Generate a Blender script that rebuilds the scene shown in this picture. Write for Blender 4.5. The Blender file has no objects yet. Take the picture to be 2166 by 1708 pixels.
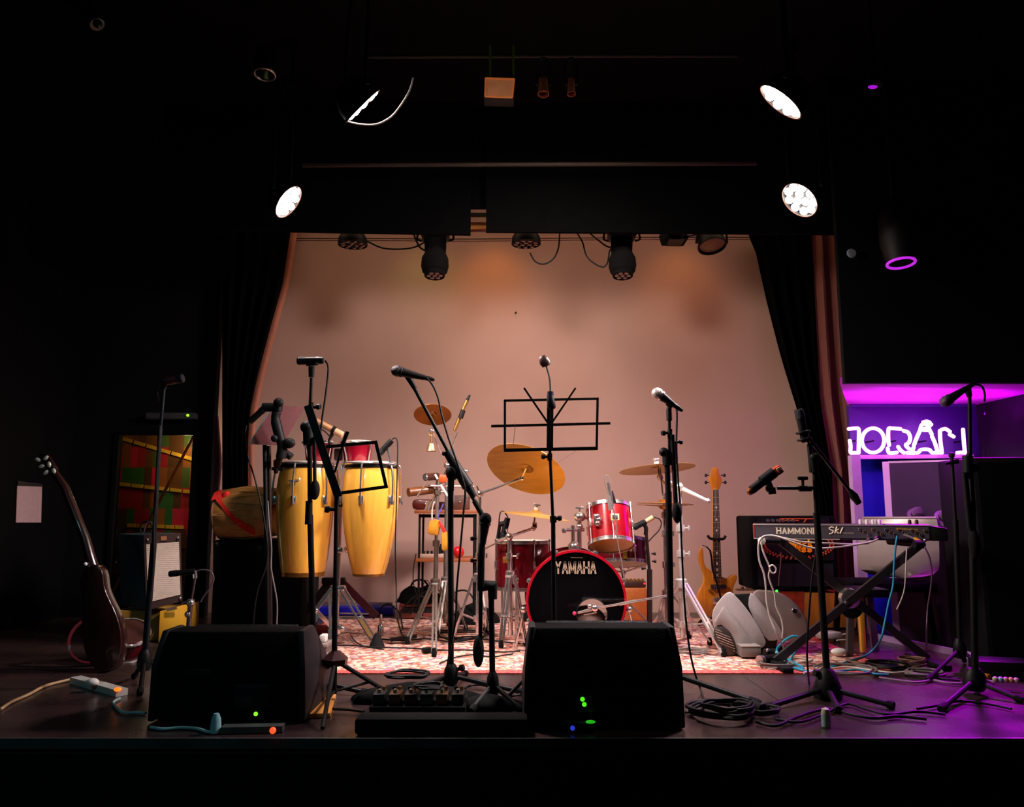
import bpy, bmesh, math, random
from mathutils import Vector, Matrix
random.seed(7)
V = Vector
PI = math.pi
# ------------------------------------------------------------------ camera model (2166 x 1708 frame)
FW, FH, FPX = 2166, 1708, 1650.0
CAMZ = 0.85
HORIZON = 1080.0
PITCH = math.atan((HORIZON - FH / 2) / FPX)
CP, SP = math.cos(PITCH), math.sin(PITCH)
CAM = V((0, 0, CAMZ))

def ray(px, py):
    u = (px - FW / 2) / FPX
    v = (FH / 2 - py) / FPX
    return V((u, CP - v * SP, SP + v * CP))

def P(px, py, Y):
    """world point seen at photo pixel (px,py) that stands Y metres away"""
    d = ray(px, py)
    return CAM + d * (Y / d.y)

def G(px, py, z=0.0):
    """world point at photo pixel on the horizontal plane z"""
    d = ray(px, py)
    return CAM + d * ((z - CAMZ) / d.z)

def PL(pts, Y):
    return [P(a, b, Y) for a, b in pts]

def mpp(Y):
    return Y / FPX          # metres per pixel near depth Y

C = bpy.context.scene.collection
# ------------------------------------------------------------------ materials
def lin(c):
    out = []
    for x in c:
        x /= 255.0
        out.append(x / 12.92 if x <= 0.04045 else ((x + 0.055) / 1.055) ** 2.4)
    return tuple(out) + (1.0,)

MATS = {}
def M(name, rgb, rough=0.5, metal=0.0, var=0.15, scale=14.0, bump=0.0, coat=0.0, emit=None, strength=0.0, spec=0.5, sheen=0.0, aniso=None):
    if name in MATS:
        return MATS[name]
    m = bpy.data.materials.new(name)
    m.use_nodes = True
    nt = m.node_tree
    b = nt.nodes['Principled BSDF']
    tc = nt.nodes.new('ShaderNodeTexCoord')
    n = nt.nodes.new('ShaderNodeTexNoise')
    n.inputs['Scale'].default_value = scale
    n.inputs['Detail'].default_value = 4
    nt.links.new(tc.outputs['Object'], n.inputs['Vector'])
    if aniso:
        mp = nt.nodes.new('ShaderNodeMapping')
        mp.inputs['Scale'].default_value = aniso
        nt.links.new(tc.outputs['Object'], mp.inputs['Vector'])
        nt.links.new(mp.outputs['Vector'], n.inputs['Vector'])
    r = nt.nodes.new('ShaderNodeValToRGB')
    c = lin(rgb)
    r.color_ramp.elements[0].position = 0.3
    r.color_ramp.elements[1].position = 0.7
    r.color_ramp.elements[0].color = tuple(x * (1 - var) for x in c[:3]) + (1,)
    r.color_ramp.elements[1].color = tuple(min(1, x * (1 + var)) for x in c[:3]) + (1,)
    nt.links.new(n.outputs['Fac'], r.inputs['Fac'])
    nt.links.new(r.outputs['Color'], b.inputs['Base Color'])
    b.inputs['Roughness'].default_value = rough
    b.inputs['Metallic'].default_value = metal
    b.inputs['Specular IOR Level'].default_value = spec
    if coat:
        b.inputs['Coat Weight'].default_value = coat
        b.inputs['Coat Roughness'].default_value = 0.06
    if sheen:
        b.inputs['Sheen Weight'].default_value = sheen
    if bump:
        bp = nt.nodes.new('ShaderNodeBump')
        bp.inputs['Strength'].default_value = bump
        bp.inputs['Distance'].default_value = 0.01
        nt.links.new(n.outputs['Fac'], bp.inputs['Height'])
        nt.links.new(bp.outputs['Normal'], b.inputs['Normal'])
    if emit:
        b.inputs['Emission Color'].default_value = lin(emit)
        b.inputs['Emission Strength'].default_value = strength
    MATS[name] = m
    return m

BLK = M('black_powder_coat', (7, 7, 8), 0.5, 0.0, 0.2, 30, spec=0.22)
BLKP = M('black_plastic', (9, 8, 9), 0.55, 0.0, 0.25, 40, spec=0.22)
BLKM = M('black_matte', (9, 8, 9), 0.9, 0, 0.2, 30, spec=0.15)
BLKC = M('black_carpet_covering', (10, 9, 11), 0.95, 0, 0.4, 140, bump=0.4, spec=0.1)
RUB = M('black_rubber', (12, 12, 12), 0.8, 0, 0.2, 40, spec=0.2)
CHR = M('chrome', (226, 221, 218), 0.2, 0.93, 0.06, 12)
STEEL = M('brushed_steel', (176, 170, 164), 0.34, 0.9, 0.12, 30)
BRZ = M('cymbal_bronze', (204, 156, 78), 0.36, 0.6, 0.12, 6, bump=0.05, aniso=(1, 1, 8))
BRZ2 = M('dark_bronze', (176, 112, 44), 0.36, 0.65, 0.2, 8)
BRASS = M('brass', (190, 140, 70), 0.3, 0.9, 0.1, 12)
CONGA = M('conga_yellow_lacquer', (246, 180, 70), 0.2, 0, 0.10, 5, coat=1.0, aniso=(9, 9, 0.6))
REDL = M('red_lacquer', (150, 6, 22), 0.22, 0.15, 0.2, 5, coat=0.8, aniso=(8, 8, 0.8))
REDD = M('dark_red_lacquer', (96, 6, 18), 0.22, 0.15, 0.25, 5, coat=0.8, aniso=(8, 8, 0.8))
HEAD = M('clear_drum_film', (206, 140, 52), 0.3, 0, 0.12, 6, coat=0.3)
HEADW = M('coated_white_skin', (214, 200, 180), 0.6, 0, 0.08, 20)
HEADB = M('glossy_black_drum_head', (6, 5, 7), 0.14, 0, 0.2, 5, spec=0.35)
AMBER = M('amber_wood', (196, 116, 28), 0.32, 0, 0.22, 5, coat=0.4, aniso=(14, 3, 1.2))
OAK = M('honey_wood', (196, 128, 40), 0.5, 0, 0.22, 4, aniso=(12, 12, 1.5))
ROSE = M('dark_rosewood', (52, 26, 18), 0.45, 0, 0.3, 8, aniso=(8, 2, 1))
TEAK = M('reddish_shelf_wood', (140, 72, 34), 0.5, 0, 0.25, 6, aniso=(2, 10, 10))
MAHO = M('dark_mahogany', (36, 12, 9), 0.28, 0, 0.35, 5, coat=0.5, aniso=(8, 8, 1))
TAN = M('tan_goatskin', (196, 132, 66), 0.7, 0, 0.28, 14, bump=0.1)
GREYP = M('grey_moulded_plastic', (174, 166, 166), 0.48, 0, 0.06, 60, spec=0.4)
GREYD = M('dark_grey_plastic', (74, 70, 70), 0.5, 0, 0.1, 50)
SILV = M('silver_shell', (146, 132, 126), 0.34, 0.25, 0.05, 8)
WHITE = M('white_plastic', (225, 220, 212), 0.5, 0, 0.05, 20)
CREAM = M('cream_lettering', (238, 222, 196), 0.6, 0, 0.04, 20)
CABK = M('black_cable_jacket', (12, 12, 13), 0.55, 0, 0.2, 30, spec=0.3)
CABW = M('white_cable_jacket', (205, 196, 184), 0.55, 0, 0.06, 30)
CABG = M('grey_cable_jacket', (112, 102, 98), 0.55, 0, 0.1, 30)
CABT = M('teal_cable_jacket', (24, 138, 172), 0.5, 0, 0.1, 30)
GRILL = M('steel_mesh_grille', (120, 116, 112), 0.4, 0.85, 0.5, 260, bump=0.5)
GRILLD = M('dark_mesh_grille', (40, 40, 42), 0.45, 0.8, 0.5, 260, bump=0.5)
REDC = M('red_ribbon_cloth', (222, 34, 26), 0.8, 0, 0.2, 16, bump=0.2)
YELC = M('yellow_cloth', (232, 158, 24), 0.8, 0, 0.15, 20, bump=0.2)
ORNG = M('orange_plastic', (222, 74, 22), 0.45, 0, 0.1, 20)
BLUEP = M('blue_plastic', (16, 18, 170), 0.45, 0, 0.12, 10)
MAROON = M('maroon_board', (86, 22, 25), 0.6, 0, 0.18, 60)
TEALP = M('painted_teal_light', (70, 160, 170), 0.5, 0, 0.1, 20)  # teal light painted along the music stand board
PAPER = M('white_paper', (190, 160, 160), 0.8, 0, 0.07, 30)

def emitter(name, rgb, strength):
    return M(name, rgb, 0.5, 0, 0.02, 10, emit=rgb, strength=strength)

# ------------------------------------------------------------------ mesh builder
class MB:
    def __init__(self):
        self.v, self.f = [], []

    def add(self, vs, fs):
        b = len(self.v)
        self.v += [V(p) for p in vs]
        self.f += [tuple(b + i for i in q) for q in fs]
        return self

    def bm(self, bm):
        bm.verts.index_update()
        self.add([v.co.copy() for v in bm.verts], [[v.index for v in f.verts] for f in bm.faces])
        bm.free()
        return self

    def box(self, c, s, R=None, bev=0.0, seg=2):
        bm = bmesh.new()
        bmesh.ops.create_cube(bm, size=1.0)
        for v in bm.verts:
            v.co = V((v.co.x * s[0], v.co.y * s[1], v.co.z * s[2]))
        if bev:
            bmesh.ops.bevel(bm, geom=list(bm.edges), offset=bev, segments=seg, affect='EDGES', profile=0.5)
        R = R or Matrix.Identity(3)
        for v in bm.verts:
            v.co = R @ v.co + V(c)
        return self.bm(bm)

    def tube(self, pts, r, n=10, caps=True, closed=False):
        pts = [V(p) for p in pts]
        k = len(pts)
        rr = list(r) if isinstance(r, (list, tuple)) else [r] * k
        ts = []
        for i in range(k):
            a = pts[i - 1] if (i > 0 or closed) else pts[i]
            b = pts[(i + 1) % k] if (i < k - 1 or closed) else pts[i]
            t = b - a
            ts.append(t.normalized() if t.length > 1e-9 else V((0, 0, 1)))
        up = V((0, 0, 1)) if abs(ts[0].z) < 0.9 else V((1, 0, 0))
        nx = ts[0].cross(up).normalized()
        b0 = len(self.v)
        for i in range(k):
            if i:
                q = ts[i - 1].rotation_difference(ts[i])
                nx = q @ nx
            nx = (nx - ts[i] * nx.dot(ts[i])).normalized()
            ny = ts[i].cross(nx)
            for j in range(n):
                a = 2 * PI * j / n
                self.v.append(pts[i] + (nx * math.cos(a) + ny * math.sin(a)) * rr[i])
        m = k if closed else k - 1
        for i in range(m):
            i2 = (i + 1) % k
            for j in range(n):
                j2 = (j + 1) % n
                self.f.append((b0 + i * n + j, b0 + i * n + j2, b0 + i2 * n + j2, b0 + i2 * n + j))
        if caps and not closed:
            self.f.append(tuple(b0 + j for j in range(n))[::-1])
            self.f.append(tuple(b0 + (k - 1) * n + j for j in range(n)))
        return self

    def lathe(self, prof, o, axis=(0, 0, 1), n=32, sx=1.0, cap=False):
        """prof: (radius, distance along axis)"""
        o = V(o); a = V(axis).normalized()
        up = V((0, 0, 1)) if abs(a.z) < 0.9 else V((1, 0, 0))
        x = a.cross(up).normalized(); y = a.cross(x)
        b0 = len(self.v)
        for (r, h) in prof:
            for j in range(n):
                t = 2 * PI * j / n
                self.v.append(o + a * h + (x * math.cos(t) * sx + y * math.sin(t)) * max(r, 1e-5))
        for i in range(len(prof) - 1):
            for j in range(n):
                j2 = (j + 1) % n
                self.f.append((b0 + i * n + j, b0 + (i + 1) * n + j, b0 + (i + 1) * n + j2, b0 + i * n + j2))
        if cap:
            self.f.append(tuple(b0 + j for j in range(n)))
            self.f.append(tuple(b0 + (len(prof) - 1) * n + j for j in range(n))[::-1])
        return self

    def disc(self, c, axis, r, t=0.002, n=32):
        return self.lathe([(0, -t / 2), (r, -t / 2), (r, t / 2), (0, t / 2)], c, axis, n)

    def ring(self, c, axis, R, r, n=40, m=8):
        prof = [(R + r * math.cos(2 * PI * i / m), r * math.sin(2 * PI * i / m)) for i in range(m + 1)]
        return self.lathe(prof, c, axis, n)

    def ball(self, c, r, s=(1, 1, 1), R=None, n=16, m=10):
        c = V(c); R = R or Matrix.Identity(3)
        b0 = len(self.v)
        for i in range(m + 1):
            ph = PI * i / m
            for j in range(n):
                t = 2 * PI * j / n
                self.v.append(c + R @ V((r * s[0] * math.sin(ph) * math.cos(t), r * s[1] * math.sin(ph) * math.sin(t), r * s[2] * math.cos(ph))))
        for i in range(m):
            for j in range(n):
                j2 = (j + 1) % n
                self.f.append((b0 + i * n + j, b0 + (i + 1) * n + j, b0 + (i + 1) * n + j2, b0 + i * n + j2))
        return self

    def prism(self, front, back, bev=0.0, seg=2):
        """solid between two matching polygons"""
        bm = bmesh.new()
        f = [bm.verts.new(V(p)) for p in front]
        b = [bm.verts.new(V(p)) for p in back]
        bm.faces.new(f); bm.faces.new(b[::-1])
        n = len(f)
        for i in range(n):
            bm.faces.new((f[i], b[i], b[(i + 1) % n], f[(i + 1) % n]))
        bmesh.ops.recalc_face_normals(bm, faces=list(bm.faces))
        if bev:
            bmesh.ops.bevel(bm, geom=list(bm.edges), offset=bev, segments=seg, affect='EDGES', profile=0.5, clamp_overlap=True)
        return self.bm(bm)

    def slab(self, poly, d, bev=0.0, seg=2):
        d = V(d)
        return self.prism(poly, [V(p) + d for p in poly], bev, seg)

    def bar(self, p, q, w, t, n=(0, -1, 0), ext=0.0):
        """flat bar from p to q, w wide in the plane square to n, t thick along n"""
        p, q, n = V(p), V(q), V(n).normalized()
        d = (q - p).normalized()
        p = p - d * ext; q = q + d * ext
        s = d.cross(n).normalized() * (w / 2); h = n * (t / 2)
        vs = [p - s - h, p + s - h, p + s + h, p - s + h, q - s - h, q + s - h, q + s + h, q - s + h]
        return self.add(vs, [(0, 1, 2, 3), (7, 6, 5, 4), (0, 4, 5, 1), (1, 5, 6, 2), (2, 6, 7, 3), (3, 7, 4, 0)])

    def grid(self, rows):
        """surface through rows of points"""
        b = len(self.v); n = len(rows[0])
        for r in rows:
            self.v += [V(p) for p in r]
        for i in range(len(rows) - 1):
            for j in range(n - 1):
                self.f.append((b + i * n + j, b + i * n + j + 1, b + (i + 1) * n + j + 1, b + (i + 1) * n + j))
        return self

def smooth_pts(pts, k=6):
    """Catmull-Rom through the points"""
    pts = [V(p) for p in pts]
    if len(pts) < 3:
        return pts
    q = [pts[0] * 2 - pts[1]] + pts + [pts[-1] * 2 - pts[-2]]
    out = []
    for i in range(1, len(q) - 2):
        a, b, c, d = q[i - 1], q[i], q[i + 1], q[i + 2]
        for j in range(k):
            t = j / k
            out.append(0.5 * ((2 * b) + (c - a) * t + (2 * a - 5 * b + 4 * c - d) * t * t + (3 * b - a - 3 * c + d) * t ** 3))
    out.append(pts[-1])
    return out

ROOT = {}
def mesh_from(name, mb, mat, off, ang=35, flat=False):
    me = bpy.data.meshes.new(name)
    me.from_pydata([p - off for p in mb.v], [], mb.f)
    me.validate()
    bm = bmesh.new(); bm.from_mesh(me)
    bmesh.ops.recalc_face_normals(bm, faces=list(bm.faces))
    bm.to_mesh(me); bm.free()
    me.materials.append(mat)
    if not flat:
        me.polygons.foreach_set('use_smooth', [True] * len(me.polygons))
        me.set_sharp_from_angle(angle=math.radians(ang))
    me.update()
    return me

def tag(o, label, cat, group=None):
    o['label'] = label; o['category'] = cat
    if group: o['group'] = group
    return o

def thing(name, label, cat, loc, group=None):
    o = bpy.data.objects.new(name, None)
    o.empty_display_size = 0.1
    o.location = V(loc); C.objects.link(o)
    ROOT[o.name] = V(loc)
    return tag(o, label, cat, group)

def part(name, mb, mat, parent, label=None, ang=35, flat=False):
    off = ROOT[parent.name]
    o = bpy.data.objects.new(name, mesh_from(name, mb, mat, off, ang, flat))
    C.objects.link(o); o.parent = parent
    ROOT[o.name] = off
    if label: o['label'] = label
    return o

def single(name, label, cat, mb, mat, group=None, ang=35, flat=False):
    lo = V([min(p[i] for p in mb.v) for i in range(3)]); hi = V([max(p[i] for p in mb.v) for i in range(3)])
    off = V(((lo.x + hi.x) / 2, (lo.y + hi.y) / 2, lo.z))
    o = bpy.data.objects.new(name, mesh_from(name, mb, mat, off, ang, flat))
    o.location = off; C.objects.link(o)
    ROOT[o.name] = off
    return tag(o, label, cat, group)

def struct(name, mb, mat, ang=35, flat=False):
    o = bpy.data.objects.new(name, mesh_from(name, mb, mat, V((0, 0, 0)), ang, flat))
    C.objects.link(o); o['kind'] = 'structure'
    ROOT[o.name] = V((0, 0, 0))
    return o

def cable(label, pts, r, mat, group=None, name='cable', cat='cable', k=6):
    return single(name, label, cat, MB().tube(smooth_pts(pts, k), r, 7), mat, group, ang=80)

def rot_to(axis):
    return V((0, 0, 1)).rotation_difference(V(axis).normalized()).to_matrix()

# stroke lettering: letters as line strokes in a unit cell (x to the right, y up)
def ell(cx, cy, rx, ry, a0=0, a1=360, n=14):
    return [(cx + rx * math.cos(math.radians(a0 + (a1 - a0) * i / n)), cy + ry * math.sin(math.radians(a0 + (a1 - a0) * i / n))) for i in range(n + 1)]
GLYPH = {
    'A': [[(0, 0), (.5, 1), (1, 0)], [(.2, .33), (.8, .33)]],
    'H': [[(0, 0), (0, 1)], [(1, 0), (1, 1)], [(0, .5), (1, .5)]],
    'M': [[(0, 0), (0, 1), (.5, .15), (1, 1), (1, 0)]],
    'N': [[(0, 0), (0, 1), (1, 0), (1, 1)]],
    'O': [ell(.5, .5, .5, .5)],
    'D': [[(0, 0), (0, 1), (.5, 1)] + ell(.5, .5, .5, .5, 90, -90, 10)[1:] + [(0, 0)]],
    'Y': [[(0, 1), (.5, .5), (1, 1)], [(.5, .5), (.5, 0)]],
    'a': [ell(.45, .3, .4, .3), [(.85, .6), (.85, 0)]],
    'r': [[(.2, 0), (.2, .6)], [(.2, .4), (.5, .6), (.8, .56)]],
    'k': [[(.1, 0), (.1, 1)], [(.1, .3), (.75, .65)], [(.35, .42), (.85, 0)]],
    'b': [[(.05, 1), (.05, 0)], ell(.45, .3, .4, .3)],
    's': [[(.85, .55), (.5, .65), (.15, .5), (.5, .32), (.85, .15), (.5, -.02), (.12, .08)]],
}
def letters(mb, text, o, ux, uy, h, w, gap, sw, t, serif=0.0):
    """flat raised letters from point o along ux, h tall, each w wide"""
    ux, uy = V(ux).normalized(), V(uy).normalized()
    n = ux.cross(uy).normalized()
    x = 0.0
    for ch in text:
        cw = w * (1.25 if ch == 'M' else 1.0)
        for st in GLYPH.get(ch, []):
            q = [V(o) + ux * (x + a * cw) + uy * (b * h) for a, b in st]
            for a, b in zip(q[:-1], q[1:]):
                mb.bar(a, b, sw, t, n, ext=sw * 0.3)
            if serif and ch not in 'O':
                for e in (st[0], st[-1]):
                    if e[1] in (0, 1) and (e[0] in (0, 1) or ch == 'A'):
                        c = V(o) + ux * (x + e[0] * cw) + uy * (e[1] * h)
                        mb.bar(c - ux * serif, c + ux * serif, sw * 0.45, t, n)
        x += cw + gap
    return mb
# ================================================================== setting
def quadbox(mb, x0, x1, y0, y1, z0, z1, bev=0.0):
    return mb.box(((x0 + x1) / 2, (y0 + y1) / 2, (z0 + z1) / 2), (x1 - x0, y1 - y0, z1 - z0), None, bev)

CEIL = 3.62
def floor_mat():
    m = bpy.data.materials.new('stage_boards'); m.use_nodes = True
    nt = m.node_tree; b = nt.nodes['Principled BSDF']
    tc = nt.nodes.new('ShaderNodeTexCoord')
    br = nt.nodes.new('ShaderNodeTexBrick')
    br.inputs['Scale'].default_value = 1.0
    br.inputs['Brick Width'].default_value = 2.4
    br.inputs['Row Height'].default_value = 0.6
    br.inputs['Mortar Size'].default_value = 0.004
    br.inputs['Color1'].default_value = lin((74, 56, 52)); br.inputs['Color2'].default_value = lin((64, 48, 46))
    br.inputs['Mortar'].default_value = lin((14, 10, 10))
    nt.links.new(tc.outputs['Object'], br.inputs['Vector'])
    n = nt.nodes.new('ShaderNodeTexNoise'); n.inputs['Scale'].default_value = 3.5; n.inputs['Detail'].default_value = 6
    nt.links.new(tc.outputs['Object'], n.inputs['Vector'])
    mx = nt.nodes.new('ShaderNodeMixRGB'); mx.blend_type = 'MULTIPLY'; mx.inputs['Fac'].default_value = 0.6
    nt.links.new(br.outputs['Color'], mx.inputs['Color1']); nt.links.new(n.outputs['Color'], mx.inputs['Color2'])
    nt.links.new(mx.outputs['Color'], b.inputs['Base Color'])
    rr = nt.nodes.new('ShaderNodeMapRange'); rr.inputs['To Min'].default_value = 0.16; rr.inputs['To Max'].default_value = 0.38
    nt.links.new(n.outputs['Fac'], rr.inputs['Value']); nt.links.new(rr.outputs['Result'], b.inputs['Roughness'])
    bp = nt.nodes.new('ShaderNodeBump'); bp.inputs['Strength'].default_value = 0.04
    nt.links.new(n.outputs['Fac'], bp.inputs['Height']); nt.links.new(bp.outputs['Normal'], b.inputs['Normal'])
    return m

EDGE_Y = 3.08
struct('stage_floor', quadbox(MB(), -5.2, 5.2, EDGE_Y, 7.6, -0.06, 0.0), floor_mat(), flat=True)
struct('wall_stage_front', quadbox(MB(), -5.2, 5.2, EDGE_Y + 0.02, EDGE_Y + 0.06, -0.7, -0.06), BLKM, flat=True)
struct('trim_1', quadbox(MB(), -5.2, 5.2, EDGE_Y - 0.012, EDGE_Y, -0.035, 0.002), M('metal_edge_strip', (96, 100, 100), 0.45, 0.6, 0.3, 8), flat=True)
struct('floor', quadbox(MB(), -5.2, 5.2, -1.5, EDGE_Y + 0.02, -0.76, -0.7), BLKM, flat=True)
struct('ceiling', quadbox(MB(), -5.2, 5.2, -1.5, 7.6, CEIL, CEIL + 0.06), M('black_painted_ceiling', (9, 7, 6), 0.8, 0, 0.4, 6, spec=0.1), flat=True)
struct('wall_left', quadbox(MB(), -3.72, -3.62, -1.5, 6.5, -0.7, CEIL), M('black_wall_paint', (4, 4, 4), 0.85, 0, 0.3, 5, spec=0.1), flat=True)
struct('wall_right', quadbox(MB(), 3.42, 3.5, -1.5, 7.0, -0.7, CEIL), M('dark_wall_paint', (34, 26, 40), 0.85, 0, 0.3, 5, spec=0.1), flat=True)

# beige back wall, seen between the curtains
def backdrop_mat():
    m = bpy.data.materials.new('beige_backdrop'); m.use_nodes = True
    nt = m.node_tree; b = nt.nodes['Principled BSDF']
    tc = nt.nodes.new('ShaderNodeTexCoord')
    n = nt.nodes.new('ShaderNodeTexNoise'); n.inputs['Scale'].default_value = 0.9; n.inputs['Detail'].default_value = 3
    nt.links.new(tc.outputs['Object'], n.inputs['Vector'])
    r = nt.nodes.new('ShaderNodeValToRGB')
    r.color_ramp.elements[0].position = 0.3; r.color_ramp.elements[0].color = lin((190, 152, 138))
    r.color_ramp.elements[1].position = 0.7; r.color_ramp.elements[1].color = lin((204, 168, 154))
    nt.links.new(n.outputs['Fac'], r.inputs['Fac']); nt.links.new(r.outputs['Color'], b.inputs['Base Color'])
    n2 = nt.nodes.new('ShaderNodeTexNoise'); n2.inputs['Scale'].default_value = 3.0; n2.inputs['Detail'].default_value = 2
    nt.links.new(tc.outputs['Object'], n2.inputs['Vector'])
    bp = nt.nodes.new('ShaderNodeBump'); bp.inputs['Strength'].default_value = 0.12; bp.inputs['Distance'].default_value = 0.03
    nt.links.new(n2.outputs['Fac'], bp.inputs['Height']); nt.links.new(bp.outputs['Normal'], b.inputs['Normal'])
    b.inputs['Roughness'].default_value = 0.85
    b.inputs['Specular IOR Level'].default_value = 0.2
    return m
BACK_Y = 6.72
struct('wall_back', quadbox(MB(), -2.62, 2.62, BACK_Y, BACK_Y + 0.08, 0, CEIL), backdrop_mat(), flat=True)
# left rear wall with the window opening
wy = 6.42
a = P(250, 917, wy); b = P(415, 917, wy)
zt = a.z; xl, xr = a.x, b.x; zb = 0.10
mb = MB()
quadbox(mb, -3.64, xl, wy, wy + 0.08, 0, CEIL); quadbox(mb, xr, P(452, 900, wy).x, wy, wy + 0.08, 0, CEIL)
quadbox(mb, xl, xr, wy, wy + 0.08, zt, CEIL); quadbox(mb, xl, xr, wy, wy + 0.08, 0, zb)
struct('wall_left_rear', mb, BLKM, flat=True)
mb = MB()
for (p, q) in (((xl, zb), (xl, zt)), ((xr, zb), (xr, zt)), ((xl, zt), (xr, zt)), ((xl, zb), (xr, zb))):
    mb.bar(V((p[0], wy - 0.005, p[1])), V((q[0], wy - 0.005, q[1])), 0.035, 0.03)
w1 = struct('window_1', mb, BLK, flat=True)
def glass_mat():
    m = bpy.data.materials.new('dark_window_glass'); m.use_nodes = True
    nt = m.node_tree; nt.nodes.clear()
    o = nt.nodes.new('ShaderNodeOutputMaterial'); t = nt.nodes.new('ShaderNodeBsdfTransparent'); g = nt.nodes.new('ShaderNodeBsdfGlossy')
    t.inputs['Color'].default_value = (0.86, 0.84, 0.8, 1); g.inputs['Roughness'].default_value = 0.06
    f = nt.nodes.new('ShaderNodeFresnel'); f.inputs['IOR'].default_value = 1.3
    x = nt.nodes.new('ShaderNodeMixShader')
    nt.links.new(f.outputs[0], x.inputs[0]); nt.links.new(t.outputs[0], x.inputs[1]); nt.links.new(g.outputs[0], x.inputs[2])
    nt.links.new(x.outputs[0], o.inputs['Surface'])
    return m
mb = MB(); quadbox(mb, xl, xr, wy + 0.03, wy + 0.036, zb, zt)
pane = part('window_pane', mb, glass_mat(), w1); pane['kind'] = 'structure'
# patchwork wall of the room behind that window
def patch_mat():
    m = bpy.data.materials.new('patchwork_tiles'); m.use_nodes = True
    nt = m.node_tree; b = nt.nodes['Principled BSDF']
    tc = nt.nodes.new('ShaderNodeTexCoord'); mp = nt.nodes.new('ShaderNodeMapping')
    mp.inputs['Scale'].default_value = (15.0, 1.0, 5.6)
    mp.inputs['Location'].default_value = (0.35, 0.5, 0.15)
    nt.links.new(tc.outputs['Object'], mp.inputs['Vector'])
    fl = nt.nodes.new('ShaderNodeVectorMath'); fl.operation = 'FLOOR'
    nt.links.new(mp.outputs['Vector'], fl.inputs[0])
    wn = nt.nodes.new('ShaderNodeTexWhiteNoise'); wn.noise_dimensions = '3D'
    nt.links.new(fl.outputs['Vector'], wn.inputs['Vector'])
    r = nt.nodes.new('ShaderNodeValToRGB'); r.color_ramp.interpolation = 'CONSTANT'
    cols = [(0, (92, 56, 22)), (0.18, (170, 34, 34)), (0.34, (54, 108, 44)), (0.48, (150, 84, 30)), (0.62, (212, 40, 60)), (0.74, (110, 66, 24)), (0.86, (70, 96, 36))]
    r.color_ramp.elements[0].color = lin(cols[0][1]); r.color_ramp.elements[1].position = cols[1][0]; r.color_ramp.elements[1].color = lin(cols[1][1])
    for p, c in cols[2:]:
        e = r.color_ramp.elements.new(p); e.color = lin(c)
    nt.links.new(wn.outputs['Value'], r.inputs['Fac']); nt.links.new(r.outputs['Color'], b.inputs['Base Color'])
    b.inputs['Roughness'].default_value = 0.6
    return m
py_ = 6.86
p1 = P(225, 1132, py_); p2 = P(420, 900, py_)
struct('wall_side_room', quadbox(MB(), p1.x - .3, p2.x + .12, py_, py_ + .05, p1.z, p2.z + .3), patch_mat(), flat=True)
mb = MB()
quadbox(mb, p1.x - .3, p2.x + .12, py_, py_ + .05, 0.0, p1.z)
for yy in (1160, 1215, 1245, 1278):
    z = P(400, yy, py_).z
    quadbox(mb, p1.x - .3, p2.x + .12, py_ - .02, py_ - .002, z - .004, z + .004)
struct('wall_side_room_lower', mb, M('dark_planks', (86, 58, 26), 0.6, 0, 0.35, 6, aniso=(1, 1, 10)), flat=True)
for i, (l, y0, y1) in enumerate((((255, 415), 927, 974), ((250, 413), 1024, 1042), ((268, 390), 1112, 1116))):
    mb = MB()
    for k in range(6):
        t0, t1 = k / 6 + .012, (k + 1) / 6 - .012
        q0 = P(l[0] + (l[1] - l[0]) * t0, y0 + (y1 - y0) * t0, py_ - .01); q1 = P(l[0] + (l[1] - l[0]) * t1, y0 + (y1 - y0) * t1, py_ - .01)
        mb.bar(q0, q1, 0.03, 0.012)
    struct('trim_%d' % (2 + i), mb, M('yellow_tile', (226, 176, 52), 0.5, 0, 0.2, 10), flat=True)
mb = MB().tube([P(413, 916, 6.6), P(206, 1312, 6.56)], 0.012, 10)
single('wooden_rod', 'slim wooden rod slanting across the colourful window', 'rod', mb, OAK)

# ---- right hand recess with the neon sign
zs = 1.62
mb = MB(); quadbox(mb, P(1788, 812, 4.7).x, 3.44, 4.70, 4.74, zs, CEIL)
struct('wall_recess_front', mb, M('black_bulkhead', (8, 8, 9), 0.85, 0, 0.2, 6, spec=0.1), flat=True)
def offs(px, Y):
    return P(px, 900, Y).x
sp = [V((offs(1788, 4.7), 4.74, zs)), V((3.44, 4.74, zs)), V((3.44, 5.86, zs)), V((offs(1797, 5.86), 5.86, zs))]
mb = MB().slab(sp, (0, 0, .04))
struct('ceiling_recess', mb, M('magenta_lit_soffit', (214, 70, 214), 0.7, 0, 0.05, 6), flat=True)  # pale soffit with the magenta light mixed into its base colour
NB_Y = 5.7
zl = P(1800, 966, NB_Y).z
mb = MB(); quadbox(mb, offs(1797, NB_Y), 3.44, NB_Y, NB_Y + 0.04, zl, zs)
struct('wall_recess_back', mb, M('dark_blue_board', (46, 20, 100), 0.55, 0, 0.1, 5), flat=True)
mb = MB(); quadbox(mb, offs(1812, NB_Y + .12), 3.44, NB_Y + 0.12, NB_Y + 0.16, 0, zl)
struct('wall_recess_blue', mb, M('blue_painted_panel', (10, 16, 190), 0.6, 0, 0.1, 5), flat=True)
mb = MB(); mb.bar(P(1800, 968, 5.66), P(2055, 966, 5.66), 0.028, 0.06)
struct('trim_6', mb, M('lilac_trim', (190, 150, 200), 0.5, 0, 0.1, 8), flat=True)
mb = MB(); mb.bar(P(1798, 856, 5.66), P(2060, 856, 5.66), 0.03, 0.05)
struct('trim_7', mb, M('indigo_trim', (60, 50, 120), 0.5, 0, 0.1, 8), flat=True)
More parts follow.
